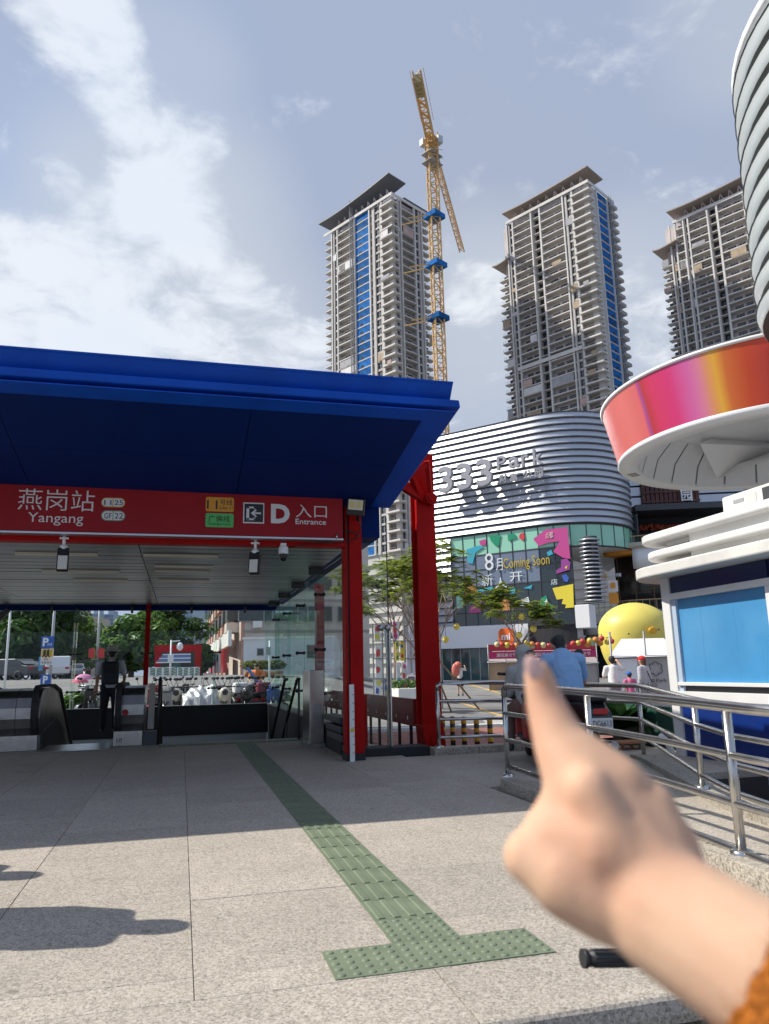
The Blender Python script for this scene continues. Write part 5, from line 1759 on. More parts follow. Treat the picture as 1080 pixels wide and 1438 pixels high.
# striped round building: stack of rings leaning outwards towards the top
D0 = 27.0
lo, hi = aD(1069, 440, D0), aD(1040, 175, D0)
rb_ = thing('striped_building', 'round building wrapped in pale curved louvres at the right edge', 'building', (lo.x + 9, lo.y + 1, 0))
vd_ = ray(1040, 300); sd_ = Vector((vd_.y, -vd_.x, 0)).normalized()
nb = 10
for k in range(nb):
    t = k / (nb - 1)
    z = lo.z - .6 + (hi.z + .2 - lo.z + .6) * t
    tt = (z - lo.z) / (hi.z - lo.z)
    edge = lo + (hi - lo) * tt
    rad = 6.0 + 1.6 * tt
    c = Vector((edge.x, edge.y, 0)) + sd_ * rad + Vector((0, 0, 0))
    h = (hi.z + .2 - lo.z + .6) / (nb - 1)
    mb = MB(); mb.lathe([(rad, z), (rad + .02, z + .03), (rad + .16, z + h * .6), (rad + .1, z + h * .66), (rad - .9, z + h * .68)], (c.x, c.y, 0), 72)
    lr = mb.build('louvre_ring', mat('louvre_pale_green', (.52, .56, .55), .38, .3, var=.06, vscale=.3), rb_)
    mb = MB(); mb.lathe([(rad - 1.0, z + .08), (rad - .04, z + .005), (rad, z)], (c.x, c.y, 0), 72); mb.build('ring_soffit', mat('shaded_ring_soffit', (.07, .075, .07), .6), lr)  # underside shade is put into a dark soffit colour
    mb = MB(); mb.lathe([(rad + .165, z + h * .58), (rad + .19, z + h * .60), (rad + .165, z + h * .63)], (c.x, c.y, 0), 72); mb.build('ring_edge', DKGREY, lr)
    mb = MB(); mb.lathe([(rad - .8, z - .05), (rad - .8, z + h + .05)], (c.x, c.y, 0), 48); mb.build('window_band', GAP, rb_)
mb = MB(); mb.lathe([(rad - .5, z + h), (rad + .1, z + h), (rad + .15, z + h + .25), (rad - .5, z + h + .35), (0.01, z + h + .4)], (c.x, c.y, 0), 64); mb.build('top_rim', WHITE_C, rb_)
mb = MB(); cb_ = Vector((lo.x, lo.y, 0)) + sd_ * 7
mb.lathe([(3.6, -.3), (3.6, lo.z - 2)], (cb_.x, cb_.y, 0), 40); mb.build('base_drum', WHITE_C, rb_)
# ================================================================== RAILINGS, KIOSK
def railing(name, label, pts, posts, offs, r_top=.03, r_mid=.022, group='stainless railings along the ramp', start_bend=True):
    """pts: list of (x, y, z_top); posts: list of (x, y, z_base, z_top)"""
    t = thing(name, label, 'railing', (posts[0][0], posts[0][1], posts[0][2]), group)
    for i, o in enumerate(offs):
        P_ = [(x, y, z - o) for (x, y, z) in pts]
        if i == 0 and start_bend:
            a, b = Vector(P_[0]), Vector(P_[1]); d = (b - a).normalized()
            P_ = [a + Vector((0, 0, -.09)), a + Vector((0, 0, -.035)) + d * .008, a + d * .035 - Vector((0, 0, .006)), a + d * .08] + P_[1:]
        MB().tube(P_, r_top if i == 0 else r_mid, 12).build('rail', STEEL, t)
    for (x, y, zb, zt) in posts:
        mb = MB(); mb.cyl((x, y, zb), (x, y, zt), .026, .026, 14); p = mb.build('post', STEEL, t)
        MB().lathe([(.0, .028), (.03, .028), (.05, .024), (.058, .014), (.06, 0)], (x, y, zb), 20).build('post_flange', STEEL, p)
    return t


railing('ramp_railing', 'nearest stainless railing, four bars, on the granite kerb behind the pointing hand',
        [(3.06, 7.03, .915), (3.0, 5.6, .905), (2.92, 4.3, .885), (2.86, 3.45, .86), (2.80, 2.4, .85)],
        [(3.06, 7.03, .075, .84), (2.985, 5.30, .095, .885), (2.875, 3.62, .112, .85), (2.79, 2.2, .118, .84)], [0, .255, .50, .745])
railing('ramp_railing', 'far stainless railing sloping beside the blue kiosk, behind the nearest railing',
        [(4.95, 9.35, .86), (5.44, 8.40, .845), (4.80, 7.0, .82), (4.14, 5.60, .80), (3.87, 4.85, .78), (3.5, 3.3, .77)],
        [(5.44, 8.40, -.06, .83), (4.14, 5.60, .098, .79), (3.55, 3.5, .11, .76)], [0, .2, .40, .60], start_bend=False)
railing('bay_railing', 'stainless railing on the low kerb between the red column and the scooters',
        [(3.31, 9.80, .915), (4.1, 9.80, .90), (4.6, 9.72, .885), (4.93, 9.38, .862)],
        [(3.31, 9.80, .085, .86), (4.60, 9.74, .085, .86)], [0, .235, .47, .70])

kiosk = thing('blue_kiosk', 'white and blue guard kiosk with rounded roof slabs and light blue window', 'kiosk', (6.9, 6.8, -.3))
KX = 5.95
KB = mat('kiosk_blue_panel', (.006, .03, .19), .3, var=.12, vscale=1, coat=.3)
KD = mat('kiosk_dark_blue_fascia', (.006, .016, .085), .3, coat=.3)
KF = mat('window_blue_film', (.07, .29, .56), .12, spec=.6, var=.06, vscale=1.4, coat=.5)
KW = mat('kiosk_white', (.74, .74, .72), .45, var=.04, vscale=2, dirt=.1)
box('wall', KW, kiosk, KX + .06, 8.6, 3.0, 8.40, -.28, 2.25)
box('corner_post', KW, kiosk, KX - .02, KX + .16, 8.30, 8.46, -.28, 2.2, bevel=.01)
box('corner_post', mat('kiosk_edge_blue', (.02, .09, .30), .4), kiosk, KX + .16, KX + .26, 8.42, 8.50, -.28, 2.2)
box('base_band', mat('kiosk_base_grey', (.36, .41, .50), .5), kiosk, KX - .01, KX + .06, 3.0, 8.30, -.26, -.02, bevel=.004)
for (y0, y1) in ((6.62, 8.30), (4.9, 6.60), (3.2, 4.88)):
    box('fascia_panel', KD, kiosk, KX + .01, KX + .06, y0 + .01, y1 - .01, 1.965, 2.24)
    box('lower_panel', KB, kiosk, KX + .012, KX + .06, y0 + .01, y1 - .01, -.02, .66, bevel=.004)
    fr = box('window_frame', KW, kiosk, KX - .015, KX + .06, y0 - .03, y1, 1.885, 1.965, bevel=.006)
    box('frame_side', KW, fr, KX - .012, KX + .06, y0 - .05, y0 + .05, .66, 1.885, bevel=.005)
    box('frame_side', mat('frame_shade_blue', (.42, .52, .64), .5), fr, KX + .0, KX + .055, y1 - .09, y1 - .01, .66, 1.885)  # far side of the white frame, reveal shade painted into its colour
    box('window_sill', KW, fr, KX - .03, KX + .06, y0, y1 - .02, .835, .875, bevel=.004)
    box('lower_sill', KW, fr, KX - .03, KX + .06, y0, y1, .66, .765, bevel=.004)
    box('slot', DKGREY, fr, KX + .03, KX + .06, y0, y1, .765, .835)
    for q in (.36, .70): box('film_seam', mat('film_seam_blue', (.055, .24, .48), .3), fr, KX + .0345, KX + .036, y0 + (y1 - y0) * q, y0 + (y1 - y0) * q + .006, .9, 1.86)
    box('window_pane', KF, fr, KX + .035, KX + .05, y0 + .05, y1 - .09, .875, 1.885)


def rounded_slab(name, x0, x1, y0, y1, z0, z1, r, m, bev=.02):
    """plan rectangle with a round far left corner"""
    pts = [(x1, y0), (x1, y1)]
    for k in range(13):
        a = PI / 2 + PI / 2 * k / 12
        pts.append((x0 + r + r * math.cos(a), y1 - r + r * math.sin(a)))
    pts.append((x0, y0))
    return MB().prism(pts, z0, z1, 'Z').build(name, m, kiosk, bevel=bev)


rounded_slab('roof_slab', 5.6, 8.8, 2.8, 9.0, 2.165, 2.30, .75, mat('roof_concrete_white', (.66, .65, .61), .7, var=.1, vscale=2.5, dirt=.3))
rounded_slab('roof_fin', 5.62, 8.8, 2.8, 8.55, 2.385, 2.475, .5, KW)
rounded_slab('roof_fin', 5.62, 8.8, 2.8, 8.65, 2.60, 2.70, .5, KW)
box('roof_upstand', KW, kiosk, 5.75, 8.7, 2.9, 7.55, 2.30, 2.66, bevel=.01)
for z in (2.43, 2.65): box('fin_bracket', KW, kiosk, 5.9, 6.4, 7.55, 8.2, z - .1, z - .045)
ac = thing('air_conditioner', 'cream air conditioner unit on top of the kiosk roof', 'air conditioner', (6.3, 6.9, 2.70))
box('casing', mat('ac_cream', (.66, .64, .58), .5, var=.04, vscale=2), ac, 6.15, 6.50, 6.25, 7.42, 2.70, 3.02, bevel=.03, seg=3)
box('handle_recess', GREY, ac, 6.145, 6.152, 7.05, 7.22, 2.90, 2.94)
box('side_panel', mat('ac_panel', (.60, .58, .53), .5), ac, 6.143, 6.152, 6.85, 7.0, 2.76, 2.96, bevel=.003)
box('fan_grille', DKGREY, ac, 6.140, 6.153, 6.3, 6.75, 2.74, 2.98, bevel=.003)

# ================================================================== TREES AND PLANTS
LEAF_D = leafmat('leaf_dark_green', (.025, .075, .02), (.08, .17, .04), .45)
LEAF_M = leafmat('leaf_mid_green', (.06, .14, .025), (.15, .27, .05), .45)
LEAF_F = leafmat('leaf_feather_olive', (.13, .20, .025), (.34, .40, .07), .5)
LEAF_C = leafmat('leaf_cycad', (.018, .06, .018), (.05, .12, .035), .25)
BARK = mat('bark', (.20, .15, .115), .9, var=.25, vscale=6, bump=.4, bscale=20)
BARK_L = mat('pale_bark', (.30, .22, .165), .9, var=.2, vscale=6, bump=.3, bscale=25)


def leaf_quads(mb, c, r, n, size, rng, sq=(1, 1, .7), up=.3):
    for _ in range(n):
        v = Vector((rng.gauss(0, 1), rng.gauss(0, 1), rng.gauss(0, 1)))
        if v.length < .01: continue
        v.normalize(); rr = r * (.45 + .55 * rng.random() ** .5)
        p = Vector(c) + Vector((v.x * rr * sq[0], v.y * rr * sq[1], v.z * rr * sq[2]))
        nrm = (v + Vector((rng.uniform(-.8, .8), rng.uniform(-.8, .8), rng.uniform(-.2, 1) + up))).normalized()
        a = nrm.cross(Vector((rng.uniform(-1, 1), rng.uniform(-1, 1), rng.uniform(-1, 1))))
        if a.length < .01: continue
        a.normalize(); b = nrm.cross(a)
        s = size * rng.uniform(.6, 1.3)
        mb.add([p - a * s, p + b * s * .55 + nrm * s * .15, p + a * s, p - b * s * .55 + nrm * s * .1], [(0, 1, 2, 3)])


def big_tree(px, D, ztop, rad, label, leaf, seed, n=42, trunk_r=.25, group='street trees seen through the rear glass', zb=None, squash=.8, size=.30, name='street_tree'):
    rng = random.Random(seed)
    p = aG(px, D, 0); zb = gz(p.x, p.y) if zb is None else zb
    t = thing(name, label, 'tree', (p.x, p.y, zb), group)
    H = ztop - zb
    mb = MB(); mb.tube([(p.x, p.y, zb - .1), (p.x + .1, p.y, zb + H * .25), (p.x - .1, p.y + .1, zb + H * .5)], [trunk_r, trunk_r * .75, trunk_r * .5], 8)
    cl = []
    cz = zb + H * .60
    for i in range(n):
        v = Vector((rng.gauss(0, 1), rng.gauss(0, 1), rng.gauss(0, 1))).normalized()
        rr = rad * rng.uniform(.35, .95)
        c = Vector((p.x + v.x * rr, p.y + v.y * rr, cz + v.z * H * .36))
        cl.append((c, rad * rng.uniform(.2, .36)))
    for c, r in cl[:12]:
        mb.tube([(p.x, p.y, zb + H * .35), (Vector((p.x, p.y, zb + H * .5)) + c) / 2, c], [trunk_r * .45, trunk_r * .3, trunk_r * .08], 5)
    mb.build('trunk', BARK, t)
    lb = MB()
    for c, r in cl: leaf_quads(lb, c, r, int(150), size, rng, (1, 1, squash))
    lb.build('crown', leaf, t, fix=False)
    return t


for i, a in enumerate((
        (8, 62, 9.0, 4.6, 'broad dark green tree at the left edge behind the left escalator', LEAF_D, 11),
        (45, 74, 9.6, 5.2, 'dark green tree directly behind the blue parking sign', LEAF_D, 12),
        (88, 82, 7.4, 4.6, 'mid green tree between the parking sign and the distant towers', LEAF_M, 13),
        (122, 95, 6.2, 4.0, 'small dark tree under the two distant towers', LEAF_D, 14),
        (183, 66, 5.9, 3.2, 'bright green low tree behind the man on the escalator', LEAF_M, 15),
        (228, 78, 8.3, 4.2, 'tall rounded tree behind the red framed booth', LEAF_D, 16),
        (205, 74, 7.0, 3.2, 'dense green tree behind the red glass mullion', LEAF_M, 17),
        (281, 78, 4.0, 1.5, 'little bright green tree right of the red framed booth', LEAF_M, 18),
        (-40, 66, 9.5, 5.0, 'dark tree beyond the left end of the station hall', LEAF_D, 19))):
    big_tree(*a[:6], a[6])


def feather_tree(base, H, spread, label, seed, lean=(0, 0), stakes=None, first=.32):
    """open feathery crown on many slim limbs"""
    rng = random.Random(seed)
    b = Vector(base)
    t = thing('feathery_tree', label, 'tree', b, 'feathery trees on the mall square')
    wood = MB(); lv = MB()
    top = b + Vector((lean[0], lean[1], H * first))
    wood.tube([b - Vector((0, 0, .1)), b + Vector((lean[0] * .4, lean[1] * .4, H * first * .5)), top], [.075, .065, .055], 8)
    tips = []

    def grow(p, d, L, r, lev):
        q = p + d * L
        mid = (p + q) / 2 + Vector((rng.uniform(-.06, .06), rng.uniform(-.06, .06), rng.uniform(-.02, .06))) * L
        wood.tube([p, mid, q], [r, r * .8, r * .6], 5)
        if lev == 0:
            tips.append((q, d)); tips.append((mid, d)); return
        for k in range(3 if lev > 1 else 3):
            nd = (d + Vector((rng.uniform(-.75, .75), rng.uniform(-.75, .75), rng.uniform(-.25, .35)))).normalized()
            grow(q, nd, L * rng.uniform(.55, .8), r * .55, lev - 1)
    Lf = H * (1 - first)
    for k in range(10):
        a = 2 * PI * k / 10 + rng.uniform(-.3, .3)
        s_ = rng.uniform(.35, .75) * spread / 2.2
        d = Vector((math.cos(a) * s_, math.sin(a) * s_, rng.uniform(.7, 1.2))).normalized()
        grow(top - Vector((0, 0, rng.uniform(0, .5))), d, Lf * rng.uniform(.30, .46), .034, 2)
    wood.build('trunk', BARK_L, t)
    for (q, d) in tips:
        for k in range(6):
            a = rng.uniform(0, 2 * PI)
            fd = (Vector((math.cos(a), math.sin(a), rng.uniform(-.35, .3))) + d * .3).normalized()
            L = rng.uniform(.28, .52) * spread / 2.2
            side = fd.cross(Vector((0, 0, 1))).normalized()
            for s in range(7):
                f = (s + .5) / 7
                p = q + fd * L * f - Vector((0, 0, L * .35 * f * f))
                w = .135 * math.sin(PI * (f * .8 + .2)) * spread / 2.2
                for sg in (-1, 1):
                    e = p + side * sg * w + fd * w * .35 - Vector((0, 0, w * .15))
                    lv.add([p, p + fd * .035 * spread, e, p - fd * .012], [(0, 1, 2, 3)])
    lv.build('crown', LEAF_F, t, fix=False)
    if stakes:
        for s in stakes:
            mb = MB(); mb.tube([s, b + Vector((0, 0, s[3] if len(s) > 3 else 1.9))], .035, 7) if False else mb.tube([Vector(s[:3]), b + (b - Vector((s[0], s[1], b.z))) * .12 + Vector((0, 0, 2.6))], .032, 7)
            mb.build('stake', mat('stake_wood', (.30, .20, .12), .85, var=.2, vscale=4), t)
    return t


tb_ = aG(598, 25, ROAD_Z)
feather_tree(tb_, 6.3, 2.2, 'feathery tree with crossed wooden stakes right behind the red outer column', 5, (.0, 0), [aZ(673, 996, ROAD_Z), aZ(536, 985, ROAD_Z), aZ(634, 1000, ROAD_Z)])
tb2 = aG(738, 40, -.2)
feather_tree(tb2, 6.3, 2.7, 'feathery tree in front of the printed mall glass, above the lantern strings', 8, (-.15, 0), first=.42)
tb3 = aG(556, 33, -.25)
feather_tree(tb3, 7.0, 2.6, 'feathery tree seen through the gap between glass pane and red column', 21, (0, 0), first=.4)


def cycad(base, label, seed, n=26, L=.85):
    rng = random.Random(seed); b = Vector(base)
    t = thing('cycad_plant', label, 'plant', b)
    MB().lathe([(0, 0), (.20, 0), (.25, .30), (.27, .34), (.24, .34), (.22, .3), (0, .3)], b, 20).build('pot', mat('pot_dark', (.05, .05, .05), .6), t)
    MB().cyl(b + Vector((0, 0, .28)), b + Vector((0, 0, .48)), .09, .08, 10).build('trunk', BARK, t)
    lv = MB()
    o = b + Vector((0, 0, .46))
    for i in range(n):
        a = 2 * PI * i / n * 2.4 + rng.uniform(-.2, .2); el = rng.uniform(.3, 1.25)
        d = Vector((math.cos(a) * math.cos(el), math.sin(a) * math.cos(el), math.sin(el)))
        side = d.cross(Vector((0, 0, 1))).normalized()
        prev = o
        for s in range(16):
            f = (s + 1) / 16
            p = o + d * L * f - Vector((0, 0, .45 * f * f * L))
            w = .13 * math.sin(PI * (.12 + .83 * f)) + .01
            for sg in (-1, 1): lv.add([prev, p, p + side * sg * w + d * .05, prev + side * sg * w * .98 + d * .03], [(0, 1, 2, 3)])
            prev = p
    lv.build('fronds', LEAF_C, t, fix=False)
    return t


cycad(aG(872, 10.9, ROAD_Z), 'dark green cycad in a pot behind the far railing, right of the man in blue', 4, 30, .95)

# ================================================================== PEOPLE
HAIR = mat('black_hair', (.012, .010, .010), .55, bump=.4, bscale=120)
SHOE = mat('dark_shoe', (.04, .04, .045), .6)


def V3(*a): return Vector(a)


def person(label, loc, rotz=0, scale=1.0, pose=None, shirt=None, trousers=None, hair=HAIR, short_trousers=False, short_sleeves=True, hat=None, group=None, vox=.014, long_hair=False, bulk=1.0, shoes=SHOE, skin=SKIN, hood=False, cat='person', sh_name='shirt'):
    """standing figure 1.70 m tall facing +Y; pose overrides joints"""
    J = dict(pel=V3(0, 0, .93), ch=V3(0, .01, 1.22), sh=V3(0, 0, 1.40), nk=V3(0, .01, 1.47), hd=V3(0, .035, 1.585),
             sL=V3(-.185, 0, 1.375), sR=V3(.185, 0, 1.375), eL=V3(-.235, -.02, 1.09), eR=V3(.235, -.02, 1.09), wL=V3(-.245, .06, .85), wR=V3(.245, .06, .85),
             hL=V3(-.095, 0, .90), hR=V3(.095, 0, .90), kL=V3(-.11, .02, .49), kR=V3(.11, .02, .49), aL=V3(-.115, -.01, .085), aR=V3(.115, -.01, .085))
    if pose:
        for k, v in pose.items(): J[k] = Vector(v)
    b = bulk
    t = local('person', label, cat, group)
    caps = [(J['pel'], .125 * b, J['ch'], .13 * b), (J['ch'], .135 * b, J['sh'] + V3(0, 0, -.04), .115 * b), (J['sL'], .062 * b, J['sR'], .062 * b), (J['sh'], .065, J['nk'] + V3(0, 0, .03), .055),
            (J['hL'], .10 * b, J['hR'], .10 * b)]
    # head: skull, jaw, nose, ears
    hd = J['hd']; f = Vector((0, 1, 0))
    if pose and 'face' in pose: f = Vector(pose['face']).normalized()
    rt = f.cross(Vector((0, 0, 1))).normalized(); up = rt.cross(f)
    caps += [(hd - f * .015 + up * .02, .094, hd + f * .01 + up * .015, .09), (hd + f * .025 - up * .04, .066, hd + f * .04 - up * .075, .045), (hd + f * .088 - up * .005, .013, hd + f * .105 - up * .028, .016),
             (J['nk'], .055, hd - up * .03, .06)]
    for s in (-1, 1): caps.append((hd + rt * s * .088 - up * .0, .018, hd + rt * s * .09 - up * .03, .014))
    for s in ('L', 'R'):
        caps += [(J['s' + s], .055 * b, J['e' + s], .042 * b), (J['e' + s], .042 * b, J['w' + s], .029)]
        w = J['w' + s]; d = (w - J['e' + s]).normalized()
        caps.append((w, .03, w + d * .075, .033))
        sd = d.cross(Vector((0, 1, 0.2))).normalized()
        for k, (o, L) in enumerate(((-.027, .07), (-.009, .08), (.009, .075), (.026, .06))): caps.append((w + d * .085 + sd * o, .0105, w + d * (.085 + L) + sd * o * 1.15, .009))
        caps.append((w + d * .03 + sd * -.035, .013, w + d * .085 + sd * -.06, .011))
        caps += [(J['h' + s], .088 * b, J['k' + s], .060 * b), (J['k' + s], .060 * b, J['a' + s], .038), (J['a' + s], .04, J['a' + s] + V3(0, .13, -.045), .034)]
    blob('body', caps, skin, t, vox, 3)
    if shirt:
        o = .016
        c2 = [(J['pel'] + V3(0, 0, .02), .135 * b + o, J['ch'], .138 * b + o), (J['ch'], .143 * b + o, J['sh'] + V3(0, 0, -.04), .12 * b + o * .6), (J['sL'], .066 * b + o * .6, J['sR'], .066 * b + o * .6)]
        for s in ('L', 'R'):
            e = J['s' + s] + (J['e' + s] - J['s' + s]) * (.72 if short_sleeves else 1.0)
            c2.append((J['s' + s], .058 * b + o, e, .053 * b + o))
            if not short_sleeves: c2.append((J['e' + s], .045 * b + o, J['e' + s] + (J['w' + s] - J['e' + s]) * .92, .036 + o))
        if hood: c2 += [(hd - f * .055 + up * .03, .112, hd - f * .04 + up * .0, .108), (J["nk"] - f * .02, .095, hd - f * .05 - up * .04, .09)]
        blob(sh_name, c2, shirt, t, vox, 3, wrinkle=.03)
    if trousers:
        o = .012
        c3 = [(J['pel'], .128 * b + o, J['pel'] - V3(0, 0, .03), .125 * b + o), (J['hL'], .10 * b + o, J['hR'], .10 * b + o)]
        for s in ('L', 'R'):
            kq = J['k' + s]
            if short_trousers: kq = J['h' + s] + (J['k' + s] - J['h' + s]) * .85
            c3.append((J['h' + s], .092 * b + o, kq, .066 * b + o * 1.2))
            if not short_trousers: c3.append((J['k' + s], .064 * b + o, J['k' + s] + (J['a' + s] - J['k' + s]) * .95, .045 + o))
        blob('trousers', c3, trousers, t, vox, 3, wrinkle=.018)
    if shoes:
        for s in ('L', 'R'):
            a = J['a' + s]; blob('shoe', [(a + V3(0, -.03, -.04), .042, a + V3(0, .14, -.05), .036), (a, .045, a + V3(0, .05, -.03), .046)], shoes, t, .012, 2)
    hc = [(hd - f * .028 + up * .035, .098, hd + f * .0 + up * .045, .092)]
    if long_hair: hc += [(hd - f * .05 + up * .0, .092, hd - f * .07 - up * .17, .06)]
    else: hc += [(hd - f * .05 - up * .0, .075, hd - f * .05 - up * .04, .06)]
    if not hood: blob('hair', hc, hair, t, .011, 2)
    if hat:
        kind, hm = hat
        mb = MB(); c = hd - f * .012 + up * .06
        M3 = Matrix((rt, f, up)).transposed()
        if kind == 'cap':
            mb.sphere(c, .108, 16, 8, (1, 1.05, .78), M3)
            mb.cbox(c + f * .125 - up * .015, (.15, .11, .014), rot=M3)
        else:
            mb.lathe([(.17, -.03), (.155, 0), (.105, .01), (.10, .07), (.085, .095), (0, .105)], (0, 0, 0), 20)
            mb.v = [tuple(M3 @ Vector(v) + c) for v in mb.v]
        mb.build('hat', hm, t, bevel=0)
    place(t, loc, rotz, scale)
    return t


CLOTH = lambda n, c, v=.1: mat(n, c, .85, var=v, vscale=5, bump=.35, bscale=18)
# man on the escalator with backpack
mp = aG(152, 15.2, 0)
M_FEET = -.02
man = person('man with pale bucket hat, grey tee shirt and dark trousers standing on the escalator', (mp.x, mp.y, M_FEET), R(2), 1.0,
             dict(eL=(-.26, -.03, 1.12), wL=(-.27, .05, .90), eR=(.26, .06, 1.12), wR=(.25, .24, 1.02)), CLOTH('grey_tee', (.46, .49, .52)), CLOTH('black_trousers', (.012, .012, .016)), hat=('bucket', CLOTH('pale_hat', (.42, .40, .36))))
bp = thing('backpack', 'black backpack on the back of the man with the bucket hat', 'backpack', (mp.x, mp.y - .2, 1.2))
mb = MB(); mb.cbox((mp.x, mp.y - .23, 1.18 + M_FEET), (.33, .17, .46)); mb.build('bag', mat('backpack_black', (.012, .014, .02), .7, bump=.3, bscale=30), bp, bevel=.06, seg=4)
mb = MB(); mb.cbox((mp.x, mp.y - .325, 1.09 + M_FEET), (.25, .05, .22)); mb.build('front_pocket', mat('backpack_navy', (.02, .024, .035), .7), bp, bevel=.02, seg=3)
for s in (-1, 1):
    MB().tube([(mp.x + s * .10, mp.y - .16, 1.38 + M_FEET), (mp.x + s * .12, mp.y - .04, 1.468 + M_FEET), (mp.x + s * .125, mp.y + .08, 1.42 + M_FEET)], .02, 6).build('strap', MATS['backpack_black'], bp)
# two passers-by just outside the left edge whose shadows fall on the paving
DARKC = CLOTH('dark_jacket', (.05, .05, .06))
person('person in dark jacket left of the frame whose long shadow lies on the sunlit paving', (-1.56, 4.33, 0), R(80), 1.0, None, DARKC, CLOTH('dark_jeans', (.04, .05, .07)), short_sleeves=False, hood=True, bulk=1.1, vox=.02)
person('second person in dark jacket further back beyond the left edge, shadow tip on paving', (-2.36, 5.52, 0), R(70), 1.0, None, DARKC, CLOTH('dark_jeans', (.04, .05, .07)), short_sleeves=False, hood=True, vox=.02)
# man in blue on his scooter
bm_ = aG(806, 8.75, 0)
SEAT = dict(pel=(0, -.03, .86), ch=(0, .06, 1.13), sh=(0, .15, 1.31), nk=(0, .19, 1.37), hd=(0, .25, 1.455), face=(0, 1, -.35), sL=(-.20, .14, 1.27), sR=(.20, .14, 1.27), eL=(-.29, .30, 1.03), eR=(.29, .28, 1.02), wL=(-.20, .50, .96), wR=(.20, .50, .96),
            hL=(-.11, 0, .82), hR=(.11, 0, .82), kL=(-.17, .42, .74), kR=(.17, .42, .74), aL=(-.2, .35, .33), aR=(.2, .35, .33))
person('man in light blue tee shirt seated on a black scooter, seen from behind', (bm_.x, bm_.y, -.10), R(-8), 1.0, SEAT, CLOTH('blue_tee', (.24, .41, .66), .05), CLOTH('grey_shorts', (.38, .40, .43)), short_trousers=True, bulk=1.2, vox=.011)
SEATG = dict(SEAT); SEATG.update(eL=(-.22, .20, 1.0), eR=(.22, .2, 1.0), wL=(-.10, .44, .93), wR=(.1, .44, .93), sL=(-.17, .14, 1.25), sR=(.17, .14, 1.25))
gp_ = aG(749, 9.0, 0)
person('hooded person in grey rain jacket seated on a red scooter, half hidden by the finger', (gp_.x, gp_.y, -.15), R(-12), .95, SEATG, CLOTH('grey_rain_jacket', (.36, .36, .35)), CLOTH('brown_trousers', (.16, .09, .07)), short_sleeves=False, hood=True, bulk=1.2, vox=.013, sh_name='rain_jacket')
# visitors by the white tent
PH = dict(eR=(.33, .10, 1.33), wR=(.23, .27, 1.52), eL=(-.25, .12, 1.10), wL=(-.10, .28, 1.2))
v1 = aG(866, 21, -.33)
person('visitor in white shirt raising a phone in front of the white tent', v1, R(-20), .98, PH, CLOTH('white_tee', (.72, .72, .70), .04), CLOTH('grey_slacks', (.25, .25, .27)), vox=.02)
ph_ = v1 + Vector((.28, .30, 1.56))
mb = MB(); mb.cbox(ph_, (.08, .012, .16), R(-20)); tag(mb.build('phone', BLACK, bevel=.004), 'black phone held up by the visitor in white', 'phone')
v2 = aG(889, 20.5, -.33)
person('child in pink shirt and blue cap in front of the white tent', v2, R(-10), .72, None, CLOTH('pink_tee', (.62, .14, .28)), CLOTH('navy_shorts', (.03, .04, .09)), short_trousers=True, hat=('cap', CLOTH('blue_cap', (.03, .13, .48))), vox=.02)
v3 = aG(910, 20, -.33)
person('woman with red cap, long brown hair and grey jacket before the white tent', v3, R(25), .96, None, CLOTH('grey_jacket', (.42, .43, .45)), CLOTH('grey_slacks', (.25, .25, .27)), short_sleeves=False, hat=('cap', CLOTH('red_cap', (.62, .03, .03))), hair=mat('brown_hair', (.10, .04, .025), .6), long_hair=True, vox=.02)
hb = v3 + Vector((.1, -.2, .85)); MB().cbox(hb, (.26, .1, .2)).build('bag', mat('bag_grey', (.2, .2, .22), .7), bevel=.03)
tag(bpy.data.objects['bag.001'] if 'bag.001' in bpy.data.objects else bpy.data.objects['bag'], 'grey shoulder bag at the hip of the woman with red cap', 'bag')
bpy.data.objects['bag.001'].name = 'shoulder_bag'
MB().tube([v3 + Vector((.12, -.17, .95)), v3 + Vector((.02, -.13, 1.25)), v3 + Vector((-.14, .02, 1.36))], .012, 5).build('strap', BLACK, bpy.data.objects['shoulder_bag'])
# pedestrian with orange balloon bag far off
v4 = aD(647, 978, 39)
person('pedestrian in white top and dark shorts far off on the mall square, arm raised', (v4.x, v4.y, gz(v4.x, v4.y)), R(-30), .98, PH, CLOTH('white_tee', (.7, .7, .68)), CLOTH('black_shorts', (.03, .03, .035)), short_trousers=True, vox=.03)
ob = aD(640, 941, 39); mb = MB(); mb.sphere(ob, .27, 14, 10, (.8, .6, 1.35)); mb.sphere(ob + Vector((.13, 0, .24)), .2, 12, 8)
tag(mb.build('toy_balloon', mat('salmon_balloon', (.62, .16, .11), .45, var=.2, vscale=3)), 'big salmon orange balloon carried by the far pedestrian', 'balloon')
# street worker behind the parked scooters
wk_ = aG(362, 27.5, -.25)
person('street worker in orange vest sitting beyond the parked scooters', (wk_.x, wk_.y, -.12), R(160), .98, SEAT, CLOTH('orange_vest', (.62, .20, .06)), CLOTH('blue_work_trousers', (.05, .12, .22)), vox=.025)
st_o = thing('stool', 'low dark stool under the street worker in orange', 'stool', (wk_.x, wk_.y, -.3))
MB().box(wk_.x - .2, wk_.x + .2, wk_.y - .2, wk_.y + .2, .44, .5).build('seat', DKGREY, st_o)
for sx in (-.17, .17):
    for sy in (-.17, .17): MB().bar((wk_.x + sx, wk_.y + sy, gz(wk_.x, wk_.y)), (wk_.x + sx, wk_.y + sy, .44), .03).build('leg', DKGREY, st_o)
